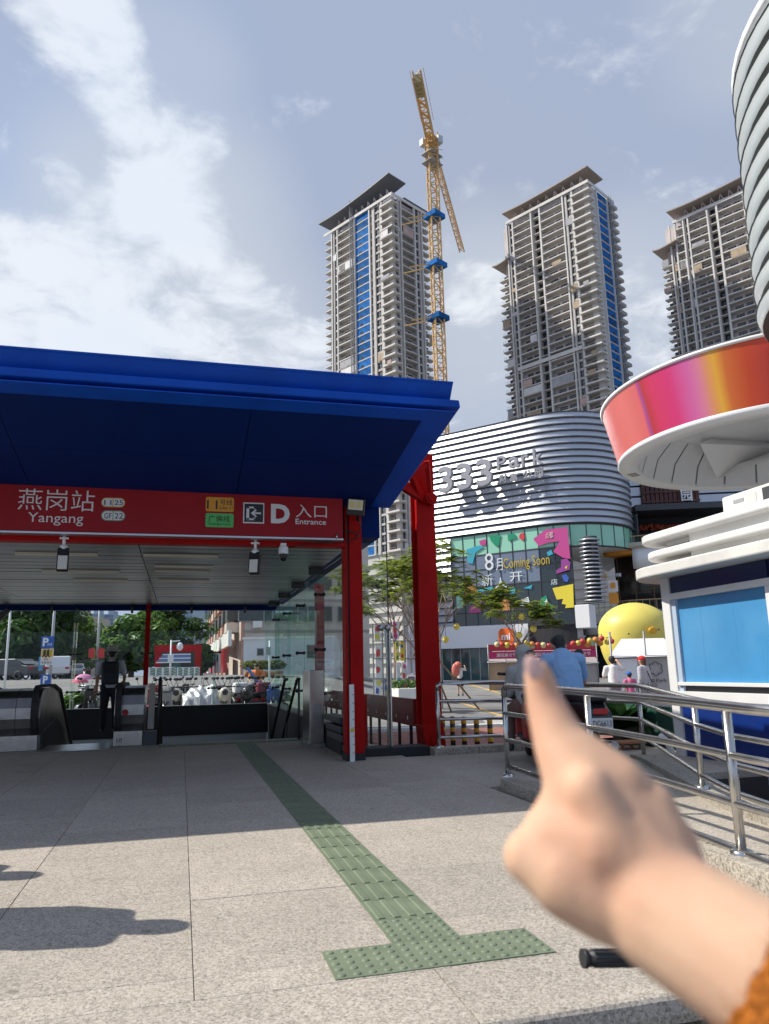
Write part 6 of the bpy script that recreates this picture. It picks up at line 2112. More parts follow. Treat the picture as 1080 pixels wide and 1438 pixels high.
# ================================================================== SCOOTERS, CARS
def scooter(label, loc, rotz, body, seat=None, box_=None, plate=None, retro=False, group='scooters parked behind the station', bars=True, cat='scooter', mirrors=True):
    """motor scooter facing +Y"""
    t = local('motor_scooter', label, cat, group)
    bm = body
    def wheel(y):
        mb = MB(); n = 20
        mb.lathe([(.115, -.035), (.135, -.045), (.19, -.05), (.215, -.03), (.22, 0), (.215, .03), (.19, .05), (.135, .045), (.115, .035)], (0, y, .22), n, axis='X')
        w = mb.build('wheel', RUBBER, t)
        mb = MB(); mb.lathe([(.02, -.04), (.05, -.04), (.06, -.015), (.118, -.03), (.118, .03), (.06, .015), (.05, .04), (.02, .04)], (0, y, .22), n, axis='X')
        mb.build('rim', STEEL_D, w)
    wheel(.62); wheel(-.60)
    # rear body shell, floor board, leg shield
    mb = MB()
    pts = [(-.92, .48), (-.90, .60), (-.72, .72), (-.2, .70), (-.12, .52), (-.10, .30), (-.42, .28), (-.46, .42), (-.74, .46)]
    mb.prism(pts, -.15, .15, 'X'); mb.build('body', bm, t, bevel=.045, seg=3)
    mb = MB(); mb.box(-.16, .16, -.16, .34, .25, .31); mb.build('floorboard', DKGREY, t, bevel=.015)
    mb = MB(); mb.prism([(.32, .27), (.36, .27), (.50, .88), (.44, .92), (.38, .90)], -.19, .19, 'X'); mb.build('leg_shield', bm, t, bevel=.04, seg=3)
    mb = MB(); mb.prism([(.42, .40), (.50, .50), (.62, .50), (.80, .40), (.84, .30), (.80, .33), (.62, .43), (.5, .42)], -.075, .075, 'X'); mb.build('front_fender', bm, t, bevel=.02)
    mb = MB(); mb.cyl((-.06, .62, .22), (-.06, .46, .62), .02, .02, 8); mb.cyl((.06, .62, .22), (.06, .46, .62), .02, .02, 8); mb.cyl((0, .46, .55), (0, .38, .98), .03, .03, 8); mb.build('fork', STEEL_D, t)
    mb = MB(); mb.prism([(-.82, .72), (-.80, .80), (-.5, .82), (-.18, .80), (-.14, .73), (-.3, .70), (-.7, .70)], -.14, .14, 'X'); mb.build('seat', seat or mat('black_seat', (.02, .02, .022), .6), t, bevel=.035, seg=3)
    # handlebar, grips, headlight
    mb = MB(); mb.tube([(-.34, .30, 1.02), (-.18, .36, 1.01), (0, .39, .98), (.18, .36, 1.01), (.34, .30, 1.02)], .014, 8); hbar = mb.build('handlebar', DKGREY, t)
    for s in (-1, 1):
        mb = MB(); mb.cyl((s * .25, .333, 1.015), (s * .37, .29, 1.022), .019, .019, 12); mb.lathe([(0, 0), (.023, 0), (.023, .012), (0, .012)], (0, 0, 0), 12, axis='X') if False else None; mb.build('grip', BLACK, hbar)
        if mirrors:
            mb = MB(); mb.tube([(s * .2, .36, 1.02), (s * .27, .40, 1.16), (s * .3, .38, 1.22)], .008, 6); mb.sphere((s * .31, .37, 1.26), .06, 12, 8, (1, .35, .75)); mb.build('mirror', BLACK, hbar)
    if retro:
        mb = MB(); mb.sphere((0, .47, .80), .17, 16, 10, (1, .7, 1.25)); mb.build('front_cowl', bm, t)
        mb = MB(); mb.lathe([(.0, .07), (.07, .07), (.09, .03), (.095, .0)], (0, .55, .86), 18, axis='Y'); mb.build('headlight', mat('dark_lens', (.03, .03, .035), .1), t)
    else:
        mb = MB(); mb.cbox((0, .44, .98), (.26, .16, .13)); mb.build('headset', bm, t, bevel=.04, seg=3)
        mb = MB(); mb.cbox((0, .525, .98), (.15, .02, .07)); mb.build('headlight', LAMP, t, bevel=.008)
    mb = MB(); mb.cbox((0, -.925, .62), (.16, .02, .06)); mb.build('tail_light', mat('tail_red', (.45, .02, .02), .25), t, bevel=.006)
    mb = MB(); mb.tube([(-.12, -.55, .78), (-.12, -.9, .80), (.12, -.9, .80), (.12, -.55, .78)], .012, 6); mb.build('rear_rack', BLACK, t)
    mb = MB(); mb.bar((.1, -.3, .28), (.18, -.25, .0), .02); mb.cyl((.16, -.85, .26), (.14, -.45, .26), .05, .04, 10); mb.build('exhaust', STEEL_D, t)
    if box_:
        mb = MB(); mb.cbox((0, -.88, .97), (.38, .34, .30)); mb.build('top_box', box_, t, bevel=.04, seg=3)
    if plate:
        mb = MB(); mb.cbox((0, -.945, .50), (.23, .008, .11)); pl = mb.build('number_plate', mat('plate_white', (.62, .63, .62), .5), t)
        text_mesh(plate, BLACK, pl, 'lettering', (0, -.95, 0), (1, 0, 0), (0, 0, 1), -.1, .1, .47, .53, .002)
    place(t, loc, rotz)
    return t


CRM = mat('cream_paint', (.62, .58, .47), .3, coat=.5); BLKP = mat('black_body_paint', (.015, .016, .018), .3, coat=.4); REDP = mat('red_body_paint', (.40, .03, .025), .3, coat=.4); BLUP = mat('blue_body_paint', (.03, .09, .34), .3, coat=.4); GRYP = mat('silver_body_paint', (.35, .36, .38), .35, .4); MARO = mat('maroon_body_paint', (.17, .02, .035), .35, coat=.3)
scooter('black scooter with white plate DG6613 carrying the man in blue', (bm_.x - .02, bm_.y - .02, 0.0), R(-8), BLKP, None, None, 'DG6613', group='scooters standing behind the ramp railing')
scooter('red scooter under the hooded person, beside the railing end', (gp_.x + .0, gp_.y - .05, 0), R(-20), REDP, group='scooters standing behind the ramp railing', mirrors=False)
# the parked row behind the stairs (Y about 22)
row = [(232, 'grey scooter with mirrors at the left end of the row, by the glass', GRYP, 0, None, 180), (247, 'cream retro scooter with round dark headlight, left of the silver cover', CRM, 1, None, 178), (262, 'black scooter with mirrors squeezed left of the silver cover', BLKP, 0, None, 10),
       (312, 'cream retro scooter with round dark headlight, right of the silver cover', CRM, 1, None, 184), (323, 'white topped scooter with box, third from the silver cover', CRM, 0, WHITE_C, 14), (337, 'silver scooter behind the cream one, black seat', GRYP, 0, None, 170), (346, 'black rounded scooter in front of the street worker', BLKP, 1, None, 176),
       (358, 'maroon scooter with tall maroon box', MARO, 0, MARO, 10), (371, 'black scooter beside the maroon one', BLKP, 0, None, 182), (383, 'blue scooter with folded blue cover at the right end of the row', BLUP, 0, None, 175)]
for i, (px, lab, bd, ret, bx_, rz_) in enumerate(row):
    p = aG(px, 22.3 + (i * 37 % 10) * .1, ROAD_Z)
    scooter(lab, (p.x, p.y, gz(p.x, p.y)), R(rz_), bd, None, bx_, None, bool(ret))
for i, (px, lab, bd, rz_) in enumerate(((210, 'dark scooter in the second row right of the red mullion', BLKP, 30), (222, 'red scooter in the second row behind the stair panel', REDP, 160), (276, 'dark scooter in the second row behind the silver cover', BLKP, 60), (300, 'grey scooter standing sideways in the second row', GRYP, 95), (120, 'black scooter among weeds right of the left balustrade', BLKP, 200), (128, 'silver scooter next to the pink umbrella', GRYP, 150), (372, 'dark scooter at the right end of the second row', BLKP, 75))):
    p = aG(px, 24.6 + (i % 3) * .3, ROAD_Z)
    scooter(lab, (p.x, p.y, gz(p.x, p.y)), R(rz_), bd)
for (px, lab, bd, rz_, yy) in ((240, 'dark scooter filling the gap left of the left cream scooter', BLKP, 170, 22.9), (255, 'charcoal scooter between the left cream scooter and the silver cover', DKGREY, 12, 22.9), (304, 'dark scooter between the silver cover and the right cream scooter', BLKP, 175, 22.8), (318, 'grey black scooter behind the right cream scooter', DKGREY, 20, 23.0), (330, 'dark scooter behind the white topped one', BLKP, 160, 23.0), (351, 'dark scooter left of the maroon box scooter', DKGREY, 5, 23.1), (365, 'black scooter under the blue rain cover', BLKP, 185, 23.3), (378, 'dark scooter between the maroon and the blue one', DKGREY, 170, 23.0)):
    p = aG(px, yy, ROAD_Z)
    scooter(lab, (p.x, p.y, gz(p.x, p.y)), R(rz_), bd)
# scooter under a crumpled silver cover
cvp = aG(283, 22.2, ROAD_Z)
cvt = thing('covered_scooter', 'scooter under a crumpled silver cover in the middle of the row', 'scooter', cvp)
rng = random.Random(9)
mb = MB(); n, m_ = 44, 30
vs = []
for j in range(m_ + 1):
    for i in range(n + 1):
        u = (i / n - .5) * 2.0; v = (j / m_ - .5) * 1.3
        z = .98 - .30 * max(0, abs(u) - .25) ** 1.2 - .75 * max(0, abs(v) - .22) ** 1.0 + .12 * math.exp(-((u - .5) / .2) ** 2)
        z += .05 * math.sin(u * 9 + v * 5) * math.sin(v * 8 - u * 3) + .03 * math.sin(u * 21 + v * 17) + .02 * rng.random()
        edge = max(abs(u) / 1.0, abs(v) / .65)
        if edge > .93: z = .22 + .08 * math.sin(u * 17 + v * 13)
        vs.append((cvp.x + u * (.62 if edge < .93 else .58), cvp.y + v * .7, cvp.z + max(.15, z)))
fs = [(j * (n + 1) + i, j * (n + 1) + i + 1, (j + 1) * (n + 1) + i + 1, (j + 1) * (n + 1) + i) for j in range(m_) for i in range(n)]
mb.add(vs, fs, True).build('cover', mat('silver_cover', (.52, .53, .54), .38, .35, var=.1, vscale=3), cvt)
for y in (-.6, .6): MB().lathe([(.115, -.035), (.19, -.05), (.22, 0), (.19, .05), (.115, .035)], (cvp.x + y, cvp.y, cvp.z + .22), 18, axis='Y').build('wheel', RUBBER, cvt)
bc = aG(366, 23.2, ROAD_Z)
mb = MB(); vs = [(bc.x - .45, bc.y, 1.25), (bc.x - .1, bc.y - .1, .75), (bc.x + .5, bc.y - .2, .6), (bc.x + .45, bc.y + .3, .68), (bc.x - .05, bc.y + .3, .85), (bc.x - .38, bc.y + .3, 1.3)]
mb.add(vs, [(0, 1, 4, 5), (1, 2, 3, 4)])
mb.add([(x, y, z - .03) for x, y, z in vs], [(0, 1, 4, 5), (1, 2, 3, 4)])
tag(mb.build('rain_cover', mat('blue_tarp', (.03, .13, .45), .5)), 'bright blue folded rain cover lying over the scooters at the right', 'cover')
# the photographer's own scooter: only the left grip enters the frame
g0, g1 = aD(818, 1346, 1.30), aD(905, 1345, 1.32)
own = thing('motor_scooter', "black handlebar grip of the photographer's scooter poking out below the arm", 'scooter', (g0.x + .3, g0.y - .1, -.3))
gd = (g1 - g0).normalized()
mb = MB(); mb.cyl(g0 + gd * .006, g0 + gd * .13, .0128, .0128, 20); 
for k in range(10):
    a = 2 * PI * k / 10; up_ = Vector((0, 0, 1)); s2 = gd.cross(up_).normalized()
    o = (up_ * math.cos(a) + s2 * math.sin(a)) * .0128; mb.bar(g0 + gd * .02 + o, g0 + gd * .12 + o, .004)
for (a, b, r) in ((0, .007, .0152), (.125, .134, .0165)): mb.cyl(g0 + gd * a, g0 + gd * b, r, r, 20)
mb.build('grip', mat('grip_rubber', (.018, .019, .021), .5), own)
h1 = g0 + gd * .33 + Vector((0, .07, .0)); h2 = g0 + gd * .62
mb = MB(); mb.tube([g0 + gd * .12, g0 + gd * .2 + Vector((0, .02, 0)), h1, h2 - gd * .12 + Vector((0, .02, 0)), h2], .011, 8); mb.build('handlebar', DKGREY, own)
mb = MB(); mb.cyl(h1, h1 + Vector((0, .22, -.72)), .03, .03, 10); mb.build('fork', DKGREY, own)
mb = MB(); mb.cbox(h1 + Vector((0, .05, -.05)), (.2, .1, .1)); mb.build('headset', BLKP, own, bevel=.03)
mb = MB(); mb.lathe([(.115, -.035), (.19, -.05), (.22, 0), (.19, .05), (.115, .035)], (h1.x, h1.y + .3, -.08), 20, axis='X'); mb.build('wheel', RUBBER, own)
mb = MB(); mb.prism([(h1.y - .95, -.1), (h1.y - .9, .2), (h1.y - .4, .25), (h1.y - .25, -.05), (h1.y + .05, -.08), (h1.y + .12, .3), (h1.y + .16, .3), (h1.y + .1, -.14)], h1.x - .15, h1.x + .15, 'X'); mb.build('body', BLKP, own, bevel=.02)
mb = MB(); mb.lathe([(.115, -.035), (.19, -.05), (.22, 0), (.19, .05), (.115, .035)], (h1.x, h1.y - .85, -.08), 20, axis='X'); mb.build('wheel', RUBBER, own)


def car(label, px, D, rotz, body, kind=0):
    t = local('parked_car', label, 'car', 'cars queued on the street behind the station')
    hh = [1.45, 1.7, 1.42][kind]
    prof = [(-2.15, .35), (-2.2, .75), (-2.05, .95), (-1.55, 1.02), (-1.0, hh), (.35, hh), (1.05, .98), (1.95, .86), (2.2, .7), (2.2, .35)] if kind != 1 else [(-2.15, .4), (-2.2, .9), (-2.1, 1.15), (-1.9, hh), (.5, hh), (1.1, 1.1), (2.0, .98), (2.2, .8), (2.2, .4)]
    MB().prism(prof, -.86, .86, 'X').build('body', body, t, bevel=.09, seg=3)
    gl = mat('car_glass', (.02, .025, .03), .06, spec=.9)
    MB().prism([(-1.5, 1.03), (-1.02, hh - .08), (.33, hh - .08), (.95, 1.0)], -.875, .875, 'X').build('side_window', gl, t)
    MB().add([(-.7, -1.62 if kind != 1 else -2.08, 1.08), (.7, -1.62 if kind != 1 else -2.08, 1.08), (.62, -1.06 if kind != 1 else -1.92, hh - .08), (-.62, -1.06 if kind != 1 else -1.92, hh - .08)], [(0, 1, 2, 3)]).build('rear_window', gl, t)
    MB().add([(-.7, 1.06, 1.02), (.7, 1.06, 1.02), (.62, .42, hh - .06), (-.62, .42, hh - .06)], [(0, 1, 2, 3)]).build('windscreen', gl, t)
    for sx in (-.8, .8):
        for y in (-1.3, 1.35):
            MB().lathe([(.2, -.1), (.3, -.11), (.33, 0), (.3, .11), (.2, .1)], (sx, y, .33), 18, axis='X').build('wheel', RUBBER, t)
        MB().cbox((sx * .85, -2.17, .82), (.28, .06, .16)).build('tail_light', mat('tail_red'), t, bevel=.01) if 'tail_red' in MATS else None
        MB().cbox((sx * .85, 2.14, .72), (.3, .08, .13)).build('headlight', LAMP, t, bevel=.01)
    p = aG(px, D, .5)
    place(t, (p.x, p.y, gz(p.x, p.y)), rotz)
    return t


WC = mat('car_white', (.7, .7, .7), .3, coat=.5); SC = mat('car_silver', (.40, .42, .44), .3, .4, coat=.5); DC = mat('car_dark', (.03, .032, .036), .3, coat=.5)
for a in ((14, 52, R(60), DC, 0, 'dark car at the left edge of the queue'), (36, 60, R(75), SC, 0, 'silver car left of the lower parking sign'), (52, 70, R(80), WC, 0, 'white car behind the lower parking sign'), (82, 58, R(4), WC, 1, 'white minivan with dark rear window facing away'), (100, 75, R(20), WC, 0, 'white car right of the minivan'), (112, 88, R(15), DC, 0, 'dark car far down the queue'), (4, 74, R(70), WC, 0, 'white car behind the dark car at the left edge'), (68, 90, R(70), SC, 0, 'silver car far behind the parking sign')):
    car(a[5], a[0], a[1], a[2], a[3], a[4])

# ================================================================== STREET BACKGROUND seen through the rear glass
def gpt(px, D):
    p = aG(px, D, 0); return Vector((p.x, p.y, gz(p.x, p.y)))


def wz_(px, py, D): return aD(px, py, D).z


FAR_B = mat('far_block_haze_blue', (.34, .40, .50), .7, var=.06, vscale=.05); FAR_G = mat('far_block_beige', (.46, .42, .36), .8, var=.08, vscale=.08)  # distance haze is put into the blue-grey wall colour
FARW = mat('far_window', (.16, .20, .27), .3)


def block(name, label, px0, px1, D, ytop, m, depth=18, floors=12, colsn=5, group=None, rot=None, winm=None, zb=None):
    a, b = gpt(px0, D), gpt(px1, D)
    zt = wz_((px0 + px1) / 2, ytop, D)
    t = thing(name, label, 'building', ((a.x + b.x) / 2, (a.y + b.y) / 2, a.z), group)
    ux = Vector((b.x - a.x, b.y - a.y, 0)); w = ux.length; ux.normalize(); nn = Vector((-ux.y, ux.x, 0))
    vs = []
    for z in (a.z - .5, zt):
        for q in (a, b, b + nn * depth, a + nn * depth): vs.append((q.x, q.y, z))
    MB().add(vs, [(3, 2, 1, 0), (4, 5, 6, 7), (0, 1, 5, 4), (1, 2, 6, 5), (2, 3, 7, 6), (3, 0, 4, 7)]).build('wall', m, t)
    w0 = None
    H = zt - a.z
    for j in range(floors):
        for i in range(colsn):
            x0 = (i + .22) / colsn * w; z0 = a.z + (j + .25) / floors * H
            ww, wh = w / colsn * .56, H / floors * .5
            c = a + ux * (x0 + ww / 2) - nn * .05; c.z = z0 + wh / 2
            if w0 is None:
                w0 = MB().cbox((0, 0, 0), (ww, .2, wh)).build('window', winm or FARW, t)
                w0.location = c - ORG[t.name]; w0.rotation_euler = (0, 0, math.atan2(ux.y, ux.x)); w0.data.transform(Matrix.Translation(ORG[t.name]))
                w0.data.update()
            else: reuse(w0, 'window', t, c - ORG[t.name], math.atan2(ux.y, ux.x))
    q = (a + b) / 2 + nn * depth * .5
    MB().cbox((q.x, q.y, zt + 1.2), (w * .4, depth * .4, 2.4), math.atan2(ux.y, ux.x)).build('roof_box', m, t)
    return t


block('apartment_tower', 'left of two hazy twin towers above the trees, left of the lamp pole', 115, 133, 420, 860, FAR_B, 20, 16, 5, 'hazy towers far beyond the street')
block('apartment_tower', 'right of two hazy twin towers above the trees, beside the lamp pole', 136, 155, 430, 861, FAR_B, 20, 16, 5, 'hazy towers far beyond the street')
block('apartment_tower', 'pale blue glass tower filling the gap right of the tall rounded tree', 240, 268, 300, 800, mat('far_block_glass_blue', (.30, .40, .52), .4, var=.1, vscale=.06), 20, 26, 6, 'hazy towers far beyond the street')
block('apartment_tower', 'blue tower behind the old apartment house', 270, 290, 340, 805, mat('far_block_deep_blue', (.14, .22, .36), .4, var=.1, vscale=.06), 20, 24, 4, 'hazy towers far beyond the street')
block('apartment_house', 'beige house with flat roof rising over the trees behind the parking sign', 52, 108, 130, 862, FAR_G, 14, 5, 7)
block('apartment_house', 'grey white balcony house between the tall tree and the old apartment house', 268, 300, 150, 883, mat('grey_white_render', (.48, .50, .50), .8, var=.1, vscale=.2), 14, 6, 4)
# old apartment house: front gable facing us and a long street side with balconies
D0_ = 68
a, b = gpt(338, D0_), gpt(520, D0_ + 4)
far = gpt(300, 112)
zt = a.z + 19
oh = thing('old_apartment_house', 'old brick and beige apartment house with cluttered balconies and air conditioners', 'building', a)


def wallbox(p, q, z0, z1, th, m, name, parent=oh):
    d = (q - p); d.z = 0; d.normalize(); n = Vector((-d.y, d.x, 0)) * th
    vs = []
    for z in (z0, z1):
        for w in (p, q, q + n, p + n): vs.append((w.x, w.y, z))
    return MB().add(vs, [(3, 2, 1, 0), (4, 5, 6, 7), (0, 1, 5, 4), (1, 2, 6, 5), (2, 3, 7, 6), (3, 0, 4, 7)]).build(name, m, parent)


BG = mat('beige_render', (.60, .53, .46), .85, var=.1, vscale=.4, dirt=.2); BRK = mat('pink_brick_render', (.52, .31, .24), .85, var=.15, vscale=.5, dirt=.2)
wallbox(a, b, a.z - .5, zt, 8, BG, 'front_wall'); wallbox(far, a + Vector((-.05, 0, 0)), a.z - .5, zt, .35, BRK, 'street_wall')
for k in range(6):
    z0 = a.z + 4 + k * 2.9
    wallbox(a + Vector((.2, -.06, 0)), b + Vector((0, -.06, 0)), z0 - .25, z0 + .0, .1, mat('grey_band', (.34, .30, .27), .85), 'floor_band')
    for i, f in enumerate((.07, .17, .33, .44, .6, .8)):
        p = a + (b - a) * f
        w_ = thing('tmp') if False else None
        fr = MB().cbox((p.x, p.y - .1, z0 + 1.5), (1.5 if i % 2 else 2.4, .16, 1.5)).build('window_frame', GREY, oh)
        MB().cbox((p.x, p.y - .19, z0 + 1.5), (1.3 if i % 2 else 2.2, .04, 1.3)).build('pane', mat('old_pane', (.07, .085, .08), .2), fr)
    p = a + (b - a) * .115
    acu = MB().cbox((p.x, p.y - .35, z0 + .5), (.85, .4, .6)).build('air_conditioner', WHITE, oh)
    d = (a - far)
    for i in range(7):
        p = far + d * ((i + .5) / 7); n = Vector((-d.y, d.x, 0)).normalized() * 1
        p = p + n * .5 * (1 if n.x < 0 else -1) if False else p + Vector((-.5, -.1, 0))
        rr = math.atan2(d.y, d.x)
        bal = MB().cbox((p.x, p.y, z0 + .35), (3.2, 1.5, .9), rr).build('balcony', BRK if (i + k) % 3 else BG, oh)
        MB().cbox((p.x - .1, p.y, z0 + 1.7), (2.9, 1.2, 1.4), rr).build('enclosure', mat('balcony_dark', (.07, .075, .07), .4), bal)
        if (i * 3 + k) % 4 == 0:
            lb = MB(); leaf_quads(lb, (p.x - .8, p.y - .4, z0 + 1.0), .8, 60, .16, random.Random(i + k * 7)); lb.build('balcony_plants', LEAF_M, bal, fix=False)
wallbox(far + Vector((-1.2, 0, 0)), a + Vector((-1.2, -.3, 0)), a.z + 2.6, a.z + 4.0, .3, WHITE, 'shop_fascia')
for i in range(6):
    p = far + (a - far) * ((i + .5) / 6) + Vector((-1.3, 0, 0))
    MB().cbox((p.x, p.y, a.z + 1.3), (3.5, .3, 2.2), math.atan2((a - far).y, (a - far).x)).build('shop_front', [REDP, WHITE, mat('tail_red')][i % 3], oh)
aw = MB(); p = far + (a - far) * .62 + Vector((-1.8, 0, 0)); aw.cbox((p.x, p.y, a.z + 1.7), (4, 1.6, .15), math.atan2((a - far).y, (a - far).x)); aw.build('red_awning', mat('awning_red', (.55, .05, .035), .7), oh)
# low white service building with hedge in pots
wa, wb = gpt(341, 50), gpt(470, 50)
wbld = thing('service_building', 'low white service building behind the potted hedge', 'building', wa)
wzt = wz_(365, 897, 50)
wallbox(wa, wb, wa.z - .5, wzt, 6, mat('white_render', (.68, .70, .72), .8, var=.04, vscale=.5, dirt=.1), 'wall', wbld)
wallbox(wa + Vector((-.1, -.1, 0)), wb, wzt, wzt + .15, 6.2, WHITE, 'roof_edge', wbld)
for (x0, x1, y0, y1) in ((360, 371, 910, 921), (371, 386, 930, 937), (430, 445, 905, 925)):
    p0, p1 = aD(x0, y1, 49.9), aD(x1, y0, 49.9)
    fr = MB().box(min(p0.x, p1.x), max(p0.x, p1.x), p0.y - .12, p0.y + .05, p0.z, p1.z).build('window_frame', GREY, wbld)
    MB().box(min(p0.x, p1.x) + .06, max(p0.x, p1.x) - .06, p0.y - .15, p0.y - .12, p0.z + .06, p1.z - .06).build('pane', MATS['old_pane'], fr)
hd_ = thing('potted_hedge', 'clipped yellow green hedge in a row of orange pots before the white building', 'hedge', gpt(368, 48))
lb = MB(); rng = random.Random(4)
for px in range(346, 396, 2): leaf_quads(lb, gpt(px, 48) + Vector((0, 0, .75)), .42, 50, .12, rng)
lb.build('leaves', leafmat('leaf_hedge', (.10, .13, .02), (.22, .22, .05)), hd_, fix=False)
for px in range(346, 396, 4):
    p = gpt(px, 47.7); MB().lathe([(0, 0), (.13, 0), (.17, .36), (.12, .36), (0, .34)], p, 10).build('pot', mat('pot_orange', (.34, .13, .05), .7), hd_)
# red framed booth with blue roof, leaf-pattern fence
bth = thing('red_booth', 'small booth with red frame and striped blue roof beyond the leaf fence', 'booth', gpt(248, 62))
p0, p1 = gpt(220, 62), gpt(277, 62); zt0_, zb0_ = wz_(248, 912, 62), p0.z
for p in (p0, p1): MB().box(p.x - .25, p.x + .25, p.y - .2, p.y + .2, zb0_, zt0_).build('frame_post', REDC, bth)
MB().box(p0.x - .3, p1.x + .3, p0.y - .25, p0.y + .25, zt0_ - .2, zt0_ + .4).build('frame_beam', REDC, bth)
MB().box(p0.x - .3, p1.x + .3, p0.y + 2, p0.y + 2.2, zb0_, zt0_).build('back_wall', mat('booth_dark', (.045, .055, .05), .6), bth)
for k in range(5):
    z = zt0_ - .35 - k * .16; MB().box(p0.x + .4 - k * .12, p1.x - .6, p0.y - 1.0 - k * .25, p0.y - .7 - k * .25, z - .1, z).build('roof_strip', mat('roof_blue', (.10, .18, .45), .5) if k % 2 else WHITE, bth)
MB().box(p0.x + 1.2, p1.x - 1.4, p0.y - .6, p0.y + 1.5, zb0_, zt0_ - 1.1).build('cabin', mat('cabin_teal', (.06, .20, .19), .6), bth)
fe = thing('leaf_fence', 'white fence panels cut with green palm leaf pattern', 'fence', gpt(245, 55))
for (x0, x1) in ((208, 247), (248, 281)):
    q0, q1 = aD(x0, 951, 55), aD(x1, 936.5, 55)
    pn = MB().box(q0.x, q1.x, q0.y, q0.y + .08, q0.z, q1.z).build('fence_panel', WHITE_C, fe)
    GL_ = mat('fence_leaf_green', (.03, .14, .06), .7)
    h = q1.z - q0.z; n = 2
    for c in range(n):
        cx = q0.x + (q1.x - q0.x) * (c + .55) / n; w = (q1.x - q0.x) / n * .44
        for s in (-1, 1):
            for k in range(5):
                z = q0.z + h * (.12 + .16 * k); mb = MB()
                mb.prism([(cx + s * .05, z), (cx + s * w, z + h * .14), (cx + s * w * .95, z + h * .22), (cx + s * .05, z + h * .11)], q0.y - .02, q0.y - .002, 'Y'); mb.build('leaf_cutout', GL_, pn)


def pole(name, label, px, D, ytop, r, m=None, cat='pole', zb=None, arm=None, group=None):
    p = gpt(px, D); zt = wz_(px, ytop, D)
    t = thing(name, label, cat, p, group)
    MB().tube([p, (p.x, p.y, (p.z + zt) / 2), (p.x, p.y, zt)], [r, r * .9, r * .75], 10).build('pole', m or mat('pole_grey', (.42, .44, .45), .5, .3), t)
    return t, p, zt


t, p, zt_ = pole('camera_pole', 'white camera pole with dome camera beside the red booth', 238, 48, 898, .07, WHITE_C, 'camera pole')
MB().bar((p.x, p.y, zt_ - .1), (p.x + .55, p.y, zt_ - .05), .08).build('arm', WHITE_C, t); MB().sphere((p.x + .55, p.y, zt_ - .42), .2, 14, 10, (1, 1, 1.35)).build('dome_camera', WHITE_C, t); MB().cbox((p.x, p.y - .15, zt_ - 1.2), (.35, .2, .5)).build('control_box', WHITE, t)
t, p, zt_ = pole('camera_pole', 'white camera pole in front of the low white building', 378, 44, 899, .06, WHITE_C, 'camera pole')
MB().cbox((p.x - .1, p.y - .1, zt_ - .6), (.3, .2, .45)).build('control_box', GREY, t)
t, p, zt_ = pole('street_lamp', 'curved street lamp rising over the bright low tree', 180, 70, 845, .09, None, 'street lamp')
MB().tube([(p.x, p.y, zt_ - .2), (p.x - .4, p.y, zt_ + .1), (p.x - 1.4, p.y, zt_ - .1)], .05, 6).build('arm', MATS['pole_grey'], t); MB().cbox((p.x - 1.6, p.y, zt_ - .14), (.6, .2, .1)).build('lamp_head', GREY, t)
pole('flag_pole', 'slim pale pole at the far left of the rear glass', 4, 30, 820, .05, WHITE_C, 'pole')
pole('lamp_pole', 'grey lamp pole right of the twin towers, carrying red signs', 134, 60, 830, .12, None, 'pole')


def fsign(parent, px0, px1, y0, y1, D, m, name='panel', th=.05):
    q0, q1 = aD(px0, y1, D), aD(px1, y0, D)
    return MB().box(q0.x, q1.x, q0.y, q0.y + th, q0.z, q1.z).build(name, m, parent), q0, q1


def tsign(parent, body, px0, px1, y0, y1, D, m, bold=0):
    q0, q1 = aD(px0, y1, D), aD(px1, y0, D)
    text_mesh(body, m, parent, 'lettering', (0, q0.y - .02, 0), (1, 0, 0), (0, 0, 1), q0.x, q1.x, q0.z, q1.z, .01, bold)


SB = mat('sign_blue', (.02, .10, .42), .5); SY = mat('sign_yellow', (.75, .48, .03), .5)
t, p, zt_ = pole('parking_sign', 'tall sign post with blue parking sign above yellow crossing sign', 68, 36, 820, .08, None, 'sign')
f, *_ = fsign(t, 57.5, 75, 893, 910, 35.9, SB); tsign(f, 'P', 60, 68, 895.5, 907.5, 35.8, WHITE_C, .03); tsign(f, '停车场', 66.5, 73, 903, 907, 35.8, WHITE_C)
f, *_ = fsign(t, 56.5, 74, 910.5, 934, 35.9, WHITE_C); f2, *_ = fsign(f, 58, 73, 911.5, 922.5, 35.8, SY, 'yellow_field')
for px in (62.5, 67.5):
    q = aD(px, 917, 35.7); MB().sphere((q.x, q.y, q.z + .12), .055, 8, 6).bar((q.x, q.y, q.z + .08), (q.x, q.y, q.z - .08), .1).bar((q.x, q.y, q.z - .06), (q.x - .08, q.y, q.z - .2), .05).bar((q.x, q.y, q.z - .06), (q.x + .08, q.y, q.z - .2), .05).build('walking_figure', BLACK, f)
tsign(f, '校车', 61.5, 67.5, 924, 927.5, 35.8, BLACK); tsign(f, '停靠站点', 58, 72, 928.5, 932.5, 35.8, BLACK)
fsign(t, 53.5, 60, 922, 942, 36.2, mat('sign_pale_blue', (.10, .30, .52), .5))
t, p, zt_ = pole('parking_sign', 'lower blue parking sign with white P beside the left balustrade', 64, 33, 946, .04, None, 'sign')
f, *_ = fsign(t, 56.5, 70.5, 947, 961.5, 32.9, SB); tsign(f, 'P', 60, 67, 949, 960, 32.8, WHITE_C, .04)
t = thing('road_sign', 'two red square panels on a dark gantry behind the man with the hat', 'sign', gpt(134, 60))
fsign(t, 124, 133, 910.5, 924, 59.8, mat('sign_flat_red', (.62, .03, .02), .5)); fsign(t, 137, 146.5, 910.5, 924, 59.8, mat('sign_flat_red'))
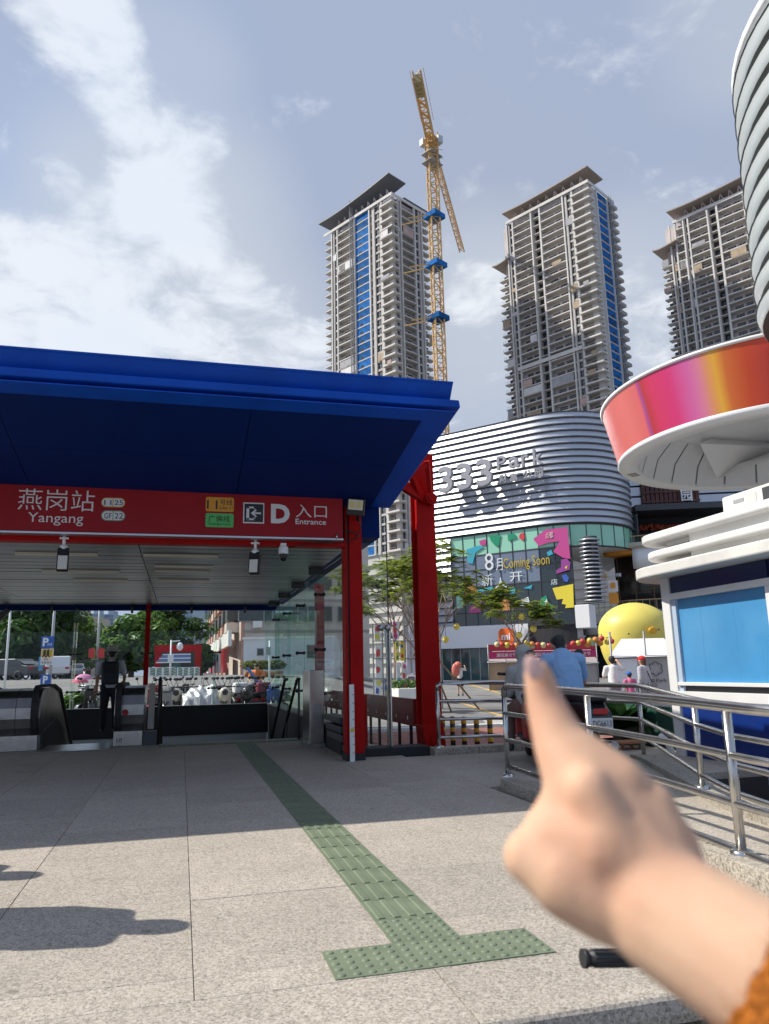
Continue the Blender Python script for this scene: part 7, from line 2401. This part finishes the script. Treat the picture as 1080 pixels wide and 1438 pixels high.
q = aD(134, 928, 60); MB().box(q.x - 1.3, q.x + 1.3, q.y - .05, q.y + .05, q.z - .06, q.z + .06).build('gantry', DKGREY, t)
t = thing('road_sign', 'blue direction sign behind the red panels', 'sign', gpt(147, 66)); fsign(t, 140, 155, 904, 918, 66, SB); q = aD(150, 918, 66); MB().bar((q.x, q.y, gz(q.x, q.y)), (q.x, q.y, q.z), .15).build('pole', GREY, t)
for (px, D, c, lab) in ((118, 33, mat('umbrella_pink', (.60, .22, .38), .7, var=.3, vscale=3), 'pink patterned umbrella over the parked bikes'), (112, 34, mat('umbrella_red', (.55, .10, .16), .7), 'red umbrella left of the pink one')):
    q = aD(px, 950 if px > 115 else 955, D)
    t = thing('parasol', lab, 'umbrella', (q.x, q.y, gz(q.x, q.y)))
    MB().lathe([(.40, -.13), (.32, 0), (.2, .08), (0, .12)], q, 16).build('canopy', c, t); MB().cyl((q.x, q.y, gz(q.x, q.y)), (q.x, q.y, q.z + .2), .015, .015, 6).build('pole', STEEL_D, t)
wd = MB(); rng = random.Random(2)
for px in range(102, 120, 2): leaf_quads(wd, gpt(px, 25) + Vector((0, 0, .5)), .5, 40, .12, rng)
tag(wd.build('roadside_weeds', LEAF_M, fix=False), 'light green weeds among the bikes by the balustrade', 'weeds', kind='stuff')
# ================================================================== MALL SQUARE: bollards, tents, lanterns, balloon, posters
BOLB = mat('bollard_black', (.03, .03, .032), .55)
b0 = None
for i, px in enumerate((623, 637, 653, 671, 690)):
    p = aG(px, 12.0 + .12 * (4 - i), -.26)
    if b0 is None:
        b0 = thing('bollard', 'leftmost black and yellow bollard on the brick strip, by the red column', 'bollard', (0, 0, 0), 'black and yellow bollards on the brick strip')
        MB().cyl((0, 0, 0), (0, 0, .56), .042, .042, 16).build('post', BOLB, b0); MB().lathe([(.042, 0), (.03, .02), (0, .025)], (0, 0, .56), 16).build('cap', BOLB, b0)
        for z in (.20, .34, .47): MB().lathe([(.0422, z), (.0435, z + .003), (.0435, z + .062), (.0422, z + .065)], (0, 0, 0), 16).build('yellow_band', YEL, b0)
        o = b0
    else:
        o = copy_tree(b0)
        o['label'] = ['second bollard from the red column', 'middle bollard of the five on the brick strip', 'fourth bollard from the red column', 'rightmost of the five bollards, next to the railing end'][i - 1]
    o.location = (p.x, p.y, -.26)

TENTG = mat('tent_grey_fabric', (.40, .38, .37), .85, var=.06, vscale=1.2); TENTW = mat('tent_white_fabric', (.72, .72, .73), .7, var=.04, vscale=1); TAN = mat('tan_tarpaulin', (.42, .30, .20), .8, var=.12, vscale=1.5); MAG = mat('banner_magenta', (.52, .03, .16), .6); REDB = mat('banner_red', (.52, .03, .06), .6)
SCAF = mat('scaffold_tube', (.30, .30, .31), .5, .5)


def tent(label, px0, px1, D, yb, ywall, yridge, wallm, roofm, banner=None, group='festival tents on the mall square', depth=2.6, poles=(), gables=True):
    a, b = aD(px0, yb, D), aD(px1, yb, D)
    za = gz(a.x, a.y)
    zw, zr = aD((px0 + px1) / 2, ywall, D).z, aD((px0 + px1) / 2, yridge, D).z
    t = thing('tent', label, 'tent', ((a.x + b.x) / 2, a.y, za), group)
    u = Vector((b.x - a.x, b.y - a.y, 0)); w = u.length; u.normalize(); n = Vector((a.x - EYE.x, a.y - EYE.y, 0)).normalized()
    P_ = lambda x, y, z: (a.x + u.x * x + n.x * y, a.y + u.y * x + n.y * y, z)
    MB().add([P_(0, 0, za), P_(w, 0, za), P_(w, .03, zw), P_(0, .03, zw)], [(0, 1, 2, 3)]).build('front_wall', wallm, t)
    MB().add([P_(0, 0, za), P_(0, depth, za), P_(0, depth, zw), P_(0, 0, zw)], [(0, 1, 2, 3)]).build('side_wall', TENTW, t)
    MB().add([P_(w, 0, za), P_(w, depth, za), P_(w, depth, zw), P_(w, 0, zw)], [(0, 1, 2, 3)]).build('side_wall', TENTG, t)
    MB().add([P_(-.1, -.15, zw), P_(w + .1, -.15, zw), P_(w - .4, depth / 2, zr), P_(.4, depth / 2, zr), P_(-.1, depth, zw), P_(w + .1, depth, zw)], [(0, 1, 2, 3), (4, 5, 2, 3), (0, 3, 4), (1, 5, 2)]).build('roof', roofm, t)
    for x in (0, w / 2, w): MB().cyl(P_(x, -.05, za), P_(x, -.05, zr + .2), .035, .035, 8).build('pole', SCAF, t)
    MB().bar(P_(0, -.06, zw), P_(w, -.06, zw), .05).build('front_bar', SCAF, t)
    if banner:
        for (m, z0, z1) in banner:
            MB().add([P_(.05, -.2, z0), P_(w - .05, -.2, z0), P_(w - .05, -.2, z1), P_(.05, -.2, z1)], [(0, 1, 2, 3)]).build('banner', m, t)
    return t, P_, w, za, zw, zr


zB0, zB1, zB2 = aD(720, 925, 47).z, aD(720, 915, 47).z, aD(720, 905, 47).z
bl = None
tents = []
for i, (x0, x1, lab) in enumerate(((688, 737, 'tan walled festival tent with magenta banner, leftmost by the shop'), (741, 790, 'second festival tent with magenta banner, behind the man in blue'), (794, 842, 'third festival tent with magenta banner, beside the yellow balloon'))):
    r_ = tent(lab, x0, x1, 46 + .6 * i, 968, 930 if i == 0 else 932, 908, TAN if i == 0 else TENTG, TENTG, [(MAG, zB0, zB1), (REDB, zB1 + .03, zB2)])
    t, P_, w, za, zw, zr = r_
    text_mesh('潮玩美食节', WHITE_C, t, 'banner_lettering', Vector(P_(0, -.22, 0)), (Vector(P_(1, 0, 0)) - Vector(P_(0, 0, 0))).normalized(), (0, 0, 1), .5, w - .4, zB0 + .1, zB1 - .1, .01, .01)
crate = aD(704, 968, 45.2)
MB().box(crate.x - .5, crate.x + 1.1, crate.y, crate.y + .1, gz(crate.x, crate.y), crate.z + 1.35).build('tarp', TAN, t) if False else None
r_ = tent('white and grey tent with 33 Park flower logo behind the kiosk corner', 863, 960, 25, 975, 922, 894, TENTG, TENTW, None)
t, P_, w, za, zw, zr = r_
dU = (Vector(P_(1, 0, 0)) - Vector(P_(0, 0, 0))).normalized()
MB().add([P_(.15, -.05, za + .05), P_(.85, -.05, za + .05), P_(.85, -.02, zw - .05), P_(.15, -.02, zw - .05)], [(0, 1, 2, 3)]).build('white_panel', TENTW, t)
xg0 = .95
lgx, lgz = 1.45, aD(921, 939, 25).z
INK = mat('print_dark_grey', (.06, .06, .065), .6)
lm = MB()
for k in range(6):
    a_ = 2 * PI * k / 6 + PI / 6
    c = (lgx + .15 * math.cos(a_), lgz + .15 * math.sin(a_))
    for s in range(7):
        b1, b2 = a_ - 1.7 + 3.4 * s / 7, a_ - 1.7 + 3.4 * (s + 1) / 7
        p1 = Vector(P_(c[0] + .085 * math.cos(b1), -.03, c[1] + .085 * math.sin(b1))); p2 = Vector(P_(c[0] + .085 * math.cos(b2), -.03, c[1] + .085 * math.sin(b2)))
        lm.bar(p1, p2, .02)
lm.build('flower_logo', INK, t)
text_mesh('33', INK, t, 'lettering', Vector(P_(0, -.025, 0)), dU, (0, 0, 1), lgx - .28, lgx - .08, lgz - .52, lgz - .34, .006)
text_mesh('Park', INK, t, 'lettering', Vector(P_(0, -.025, 0)), dU, (0, 0, 1), lgx - .02, lgx + .34, lgz - .44, lgz - .33, .006)
# strings of round lanterns
LC = [mat('lantern_' + n, c, .5) for n, c in (('cream', (.72, .62, .32)), ('yellow', (.75, .58, .10)), ('red', (.58, .06, .05)), ('orange', (.72, .28, .05)), ('pink', (.68, .36, .40)), ('green', (.38, .55, .36)))]
LN = ['cream', 'yellow', 'red', 'orange', 'pink', 'pale green']
ls = []
lan = [(698, 905, 0), (705, 905.5, 2), (712, 906, 1), (719, 907, 2), (726, 906.5, 3), (731, 907, 2), (739, 903, 1), (741, 907.5, 1), (747, 905, 3), (748, 907, 5), (755, 906, 2), (763, 906, 0), (771, 907, 2), (779, 906, 4), (805, 904, 2), (812, 903, 1), (818, 901, 2), (825, 905, 3), (828, 899.5, 1), (832, 903, 5), (836, 898.5, 3), (845, 896.5, 2), (843, 903, 3), (853, 901.5, 1), (859, 900.5, 2)]
m0 = {}
cable = []
for i, (px, py, c) in enumerate(lan):
    q = aD(px, py, 43.5)
    mb = MB()
    t = thing('lantern', None, 'lantern', q, 'round lanterns strung above the festival tents')
    rad = .175 if i % 3 else .16
    mb.lathe([(0, -rad), (rad * .5, -rad * .87), (rad * .87, -rad * .5), (rad, 0), (rad * .87, rad * .5), (rad * .5, rad * .87), (0, rad)], q, 14); mb.build('shade', LC[c], t)
    MB().cyl(q + Vector((0, 0, rad * .9)), q + Vector((0, 0, rad + .09)), .02, .02, 6).build('hanger', BLACK, t)
    cable.append(q + Vector((0, 0, rad + .08)))
    where = 'left of the man in blue' if px < 785 else 'right of the man in blue'
    t['label'] = '%s round lantern, %s in the string %s' % (LN[c], ['first', 'second', 'third', 'fourth', 'fifth', 'sixth', 'seventh', 'eighth', 'ninth', 'tenth', 'eleventh', 'twelfth', 'thirteenth', 'fourteenth'][i if px < 785 else i - 14], where)
mb = MB(); mb.tube(cable, .012, 5); ct = mb.build('lantern_cable', BLACK); tag(ct, 'black cable carrying the lanterns over the tents', 'cable')
for (px, py, D, lab) in ((626, 898, 28, 'lone yellow lantern right of the red column'), (733, 866, 40, 'yellow lantern hanging among the tree limbs'), (749, 883, 40, 'yellow lantern low in the tree by the shop sign'), (729, 892, 40, 'cream lantern beside the tree trunk'), (641, 880, 28, 'pale yellow lantern near the shop canopy edge')):
    q = aD(px, py, D); t = thing('lantern', lab, 'lantern', q); MB().sphere(q, .17 * D / 38, 14, 10).build('shade', LC[1], t); MB().cyl(q, q + Vector((0, 0, .6)), .008, .008, 5).build('hanger', BLACK, t)
# yellow balloon
yb_ = aD(892, 888, 52)
t = thing('giant_balloon', 'giant yellow inflated egg shaped balloon behind the white tent', 'balloon', yb_)
mb = MB(); R_ = 2.55
prof = []
for k in range(25):
    a_ = PI * k / 24
    prof.append((R_ * math.sin(a_) * (1 - .12 * math.cos(a_) * -1 * 0), R_ * math.cos(a_)))
mb.sphere((0, 0, 0), R_, 40, 24, (1, .9, .8))
new = []
for v in mb.v:
    x, y, z = v
    if x < 0 and z < .4: k = min(1, (.4 - z) / 2.5) ; z -= 2.3 * k * (1 if x < -.2 else .6) * max(0, -x / R_); x *= (1 - .10 * k)
    new.append((yb_.x + x, yb_.y + y, yb_.z + z))
mb.v = new
mb.build('envelope', mat('balloon_yellow', (.76, .64, .13), .45, var=.06, vscale=.7), t)
q = aD(917, 885, 49.6); MB().sphere(q, .28, 12, 8, (1.2, .3, .8)).build('orange_patch', YEL, t)
for (px, py) in ((883, 890), (925, 884)): q = aD(px, py, 49.6); MB().sphere(q, .06, 8, 6).build('dot', BLACK, t)
# poster frames seen behind the glass corner
pf = thing('poster_frame', 'scaffold frame hung with colourful festival posters behind the glass corner', 'poster frame', aG(553, 27, -.3))
PD = 27


def poster(x0, x1, y0, y1, cols_, m):
    q0, q1 = aD(x0, y1, PD), aD(x1, y0, PD)
    pn = MB().box(q0.x, q1.x, q0.y, q0.y + .04, q0.z, q1.z).build('poster', m, pf)
    rng = random.Random(int(x0 * 7 + y0))
    for k, c in enumerate(cols_):
        n = 9; cx = q0.x + (q1.x - q0.x) * rng.uniform(.3, .7); cz_ = q0.z + (q1.z - q0.z) * ((k + .5) / len(cols_)); rr = (q1.x - q0.x) * .42
        pl = []
        for i in range(n):
            a_ = 2 * PI * i / n; r2 = rr * rng.uniform(.55, 1.05); pl.append((max(q0.x, min(q1.x, cx + r2 * math.cos(a_))), max(q0.z, min(q1.z, cz_ + r2 * 1.5 * math.sin(a_)))))
        MB().prism(pl, q0.y - .02 - k * .006, q0.y - .002 - k * .006, 'Y').build('print', c, pn)


poster(526, 536, 877, 900, [yl2, redp], wpr); poster(528, 539, 905, 952, [redp, redp], wpr); poster(527, 537, 954, 975, [mat('print_blue'), yl2], wpr); poster(540, 548, 880, 905, [BLACK, teal], wpr)
poster(552, 562, 873, 898, [pink, redp, pink], wpr); poster(556, 562, 900, 928, [grn, wpr, grn], yl2); poster(563, 570, 900, 928, [redp, mat('print_blue')], yl2); poster(557, 564, 930, 962, [teal, wpr], wpr); poster(565, 573, 930, 955, [redp, pink], wpr); poster(558, 565, 963, 982, [grn, teal], wpr); poster(566, 574, 957, 981, [yl2, redp], mat('print_blue')); poster(541, 556, 953, 979, [yl2, orn], mat('print_blue'))
PLI = mat('banner_lilac_white', (.62, .60, .70), .7)
poster(572, 579, 896, 948, [], PLI); poster(580, 587, 896, 948, [], PLI); poster(614, 621, 898, 968, [], PLI); poster(575, 582, 875, 896, [], PLI); poster(574, 584, 950, 966, [], pur)
mb = MB()
for px in (526, 539.5, 551, 571, 588, 622): q = aD(px, 985, PD); mb.bar((q.x, q.y + .08, ROAD_Z), (q.x, q.y + .08, aD(px, 876, PD).z), .05)
for py in (900, 925, 953):
    q0, q1 = aD(526, py, PD), aD(622, py, PD); mb.bar((q0.x, q0.y + .1, q0.z), (q1.x, q1.y + .1, q1.z), .04)
mb.build('scaffold', SCAF, pf)
pp = aD(590, 985, 24)
pl_ = thing('planter', 'white planter box with small green bushes behind the red guard beam', 'planter', (pp.x, pp.y, ROAD_Z))
q0, q1 = aD(560, 985, 24), aD(618, 966, 24)
MB().box(q0.x, q1.x, q0.y, q0.y + 1.2, ROAD_Z, q1.z).build('box', WHITE, pl_, bevel=.02)
lb = MB(); rng = random.Random(8)
for k in range(5):
    leaf_quads(lb, (q0.x + (q1.x - q0.x) * (k + .5) / 5, q0.y + .5, q1.z + .15), .22, 60, .07, rng)
lb.build('bushes', LEAF_M, pl_, fix=False)
wc_ = aD(545, 972, 24)
# low things in front of the kiosk
gb = aG(905, 10.2, ROAD_Z)
t = thing('green_board', 'dark green board leaning in front of the kiosk, behind the cycad', 'board', gb)
q0, q1 = aG(868, 11.6, ROAD_Z), aG(951, 10.0, ROAD_Z)
wallbox(q0, q1, ROAD_Z, .52, .05, mat('board_green', (.02, .09, .06), .5, var=.1, vscale=2), 'panel', t)
ch_ = aG(884, 9.95, ROAD_Z)
t = thing('folding_stool', 'small wooden folding stool in front of the cycad', 'stool', ch_)
for s in (-1, 1):
    MB().bar((ch_.x + s * .16, ch_.y - .14, ROAD_Z), (ch_.x + s * .13, ch_.y + .14, .08), .03).build('leg', mat('stool_wood', (.36, .17, .08), .6), t)
    MB().bar((ch_.x + s * .16, ch_.y + .14, ROAD_Z), (ch_.x + s * .13, ch_.y - .14, .08), .03).build('leg', MATS['stool_wood'], t)
MB().box(ch_.x - .2, ch_.x + .2, ch_.y - .16, ch_.y + .16, .08, .105).build('seat', MATS['stool_wood'], t)
hz = [aD(927, 1033, 9.4), aD(936, 1040, 9.4), aD(944, 1058, 9.4), aD(947, 1085, 9.4)]
hs = MB(); hs.tube(hz + [Vector((hz[-1].x, hz[-1].y, ROAD_Z))], .04, 8); tag(hs.build('curved_pipe', WHITE_C), 'curved white pipe by the kiosk corner', 'pipe')

# ================================================================== THE POINTING HAND (about 35 cm from the lens)
hand = thing('person', 'pointing hand and bare forearm of the photographer with orange cuff', 'person', aD(931, 1278, .33))


def HC(p, q):
    """limb segment between photo points given as (px, py, depth, radius in px)"""
    a, b = aD(p[0], p[1], p[2]), aD(q[0], q[1], q[2])
    return (a, p[3] * p[2] / FPX, b, q[3] * q[2] / FPX)


W_ = (931, 1278, .335, 86); T_ = (1130, 1404, .290, 104)
I0, I1, I2, I3 = (755, 945, .405, 21), (767, 992, .40, 28.5), (788, 1046, .388, 40), (822, 1108, .372, 58)
M3, M4, M5 = (868, 1112, .372, 48), (908, 1142, .366, 46), (938, 1190, .356, 45)
caps = [HC(W_, T_), HC(T_, (1330, 1530, .25, 118)), HC(I0, I1), HC(I1, I2), HC(I2, I3), HC((806, 1062, .383, 42), (866, 1112, .370, 50)), HC(I3, (905, 1240, .345, 78)), HC(M3, (915, 1250, .345, 76)), HC(M4, (925, 1260, .342, 74)), HC(M5, (940, 1262, .340, 66)), HC((905, 1240, .345, 78), W_),
        # curled fingers fold away from the lens
        HC(M3, (862, 1098, .405, 34)), HC((862, 1098, .405, 34), (842, 1150, .425, 30)), HC((842, 1150, .425, 30), (868, 1205, .405, 26)),
        HC(M4, (908, 1135, .402, 33)), HC((908, 1135, .402, 33), (885, 1185, .42, 29)), HC((885, 1185, .42, 29), (905, 1230, .398, 25)),
        HC(M5, (942, 1180, .39, 30)), HC((942, 1180, .39, 30), (922, 1225, .405, 26)), HC((922, 1225, .405, 26), (936, 1262, .385, 22)),
        # thumb tucked along the left side
        HC((858, 1262, .345, 62), (800, 1232, .352, 58)), HC((800, 1232, .352, 58), (743, 1203, .362, 38)), HC((743, 1203, .362, 38), (775, 1168, .378, 33)), HC((775, 1168, .378, 33), (810, 1150, .395, 27)),
        HC((770, 1165, .372, 36), (800, 1140, .37, 48)), HC((790, 1180, .362, 52), (850, 1190, .352, 70)),
        HC((826, 1110, .354, 34), (880, 1200, .338, 30))]
hm_ = blob('body', caps, SKIN, hand, .0017, 34)
HSK = bpy.data.materials.new('hand_skin'); HSK.use_nodes = True


def hand_skin():
    nt = HSK.node_tree; L = nt.links.new; b = nt.nodes['Principled BSDF']
    b.inputs['Roughness'].default_value = .6; b.inputs['Specular IOR Level'].default_value = .25
    b.inputs['Subsurface Weight'].default_value = .3; b.inputs['Subsurface Radius'].default_value = (1, .35, .2); b.inputs['Subsurface Scale'].default_value = .006
    tc = nt.nodes.new('ShaderNodeTexCoord')
    n = N(nt, 'ShaderNodeTexNoise'); n.inputs['Scale'].default_value = 14; n.inputs['Detail'].default_value = 5; L(tc.outputs['Object'], n.inputs['Vector'])
    rp = N(nt, 'ShaderNodeValToRGB'); L(n.outputs[0], rp.inputs[0])
    e = rp.color_ramp.elements; e[0].position = .36; e[0].color = (.58, .325, .215, 1); e[1].position = .62; e[1].color = (.66, .43, .285, 1)
    L(rp.outputs[0], b.inputs['Base Color'])
    v = N(nt, 'ShaderNodeTexVoronoi'); v.inputs['Scale'].default_value = 900; L(tc.outputs['Object'], v.inputs['Vector'])
    n2 = N(nt, 'ShaderNodeTexNoise'); n2.inputs['Scale'].default_value = 120; n2.inputs['Detail'].default_value = 6; L(tc.outputs['Object'], n2.inputs['Vector'])
    ad = N(nt, 'ShaderNodeMath', operation='ADD'); L(v.outputs[0], ad.inputs[0]); L(n2.outputs[0], ad.inputs[1])
    bp = N(nt, 'ShaderNodeBump'); bp.inputs['Strength'].default_value = .25; bp.inputs['Distance'].default_value = .0012; L(ad.outputs[0], bp.inputs['Height']); L(bp.outputs[0], b.inputs['Normal'])


hand_skin()
hm_.data.materials.clear(); hm_.data.materials.append(HSK)
na = aD(750, 938, .393)
tdir = (aD(752, 945, .405) - aD(762, 990, .40)).normalized()
mb = MB(); Mx = Matrix((_r, tdir, _r.cross(tdir))).transposed()
mb.sphere(na, .0056, 14, 8, (.85, 1.25, .22), Mx)
mb.build('fingernail', mat('nail', (.66, .42, .36), .3, coat=.3), hand)
ORC = mat('orange_fleece', (.66, .20, .015), .95, var=.25, vscale=60, bump=.9, bscale=260)
sl = blob('sleeve', [HC((1108, 1396, .298, 115), (1160, 1427, .283, 122)), HC((1160, 1427, .283, 122), (1360, 1552, .243, 136))], ORC, hand, .002, 3)
rng = random.Random(5)
fz = MB()
me = sl.data
for i, p in enumerate(me.polygons):
    if i % 2: continue
    c = p.center + ORG[hand.name]; nn = p.normal
    d = (nn + Vector((rng.uniform(-.8, .8), rng.uniform(-.8, .8), rng.uniform(-.8, .8)))).normalized() * rng.uniform(.002, .0045)
    s = nn.cross(d)
    if s.length < 1e-6: continue
    s = s.normalized() * .0004
    fz.add([c - s, c + s, c + d], [(0, 1, 2)])
fz.build('fleece_pile', ORC, sl, fix=False, kind='stuff')
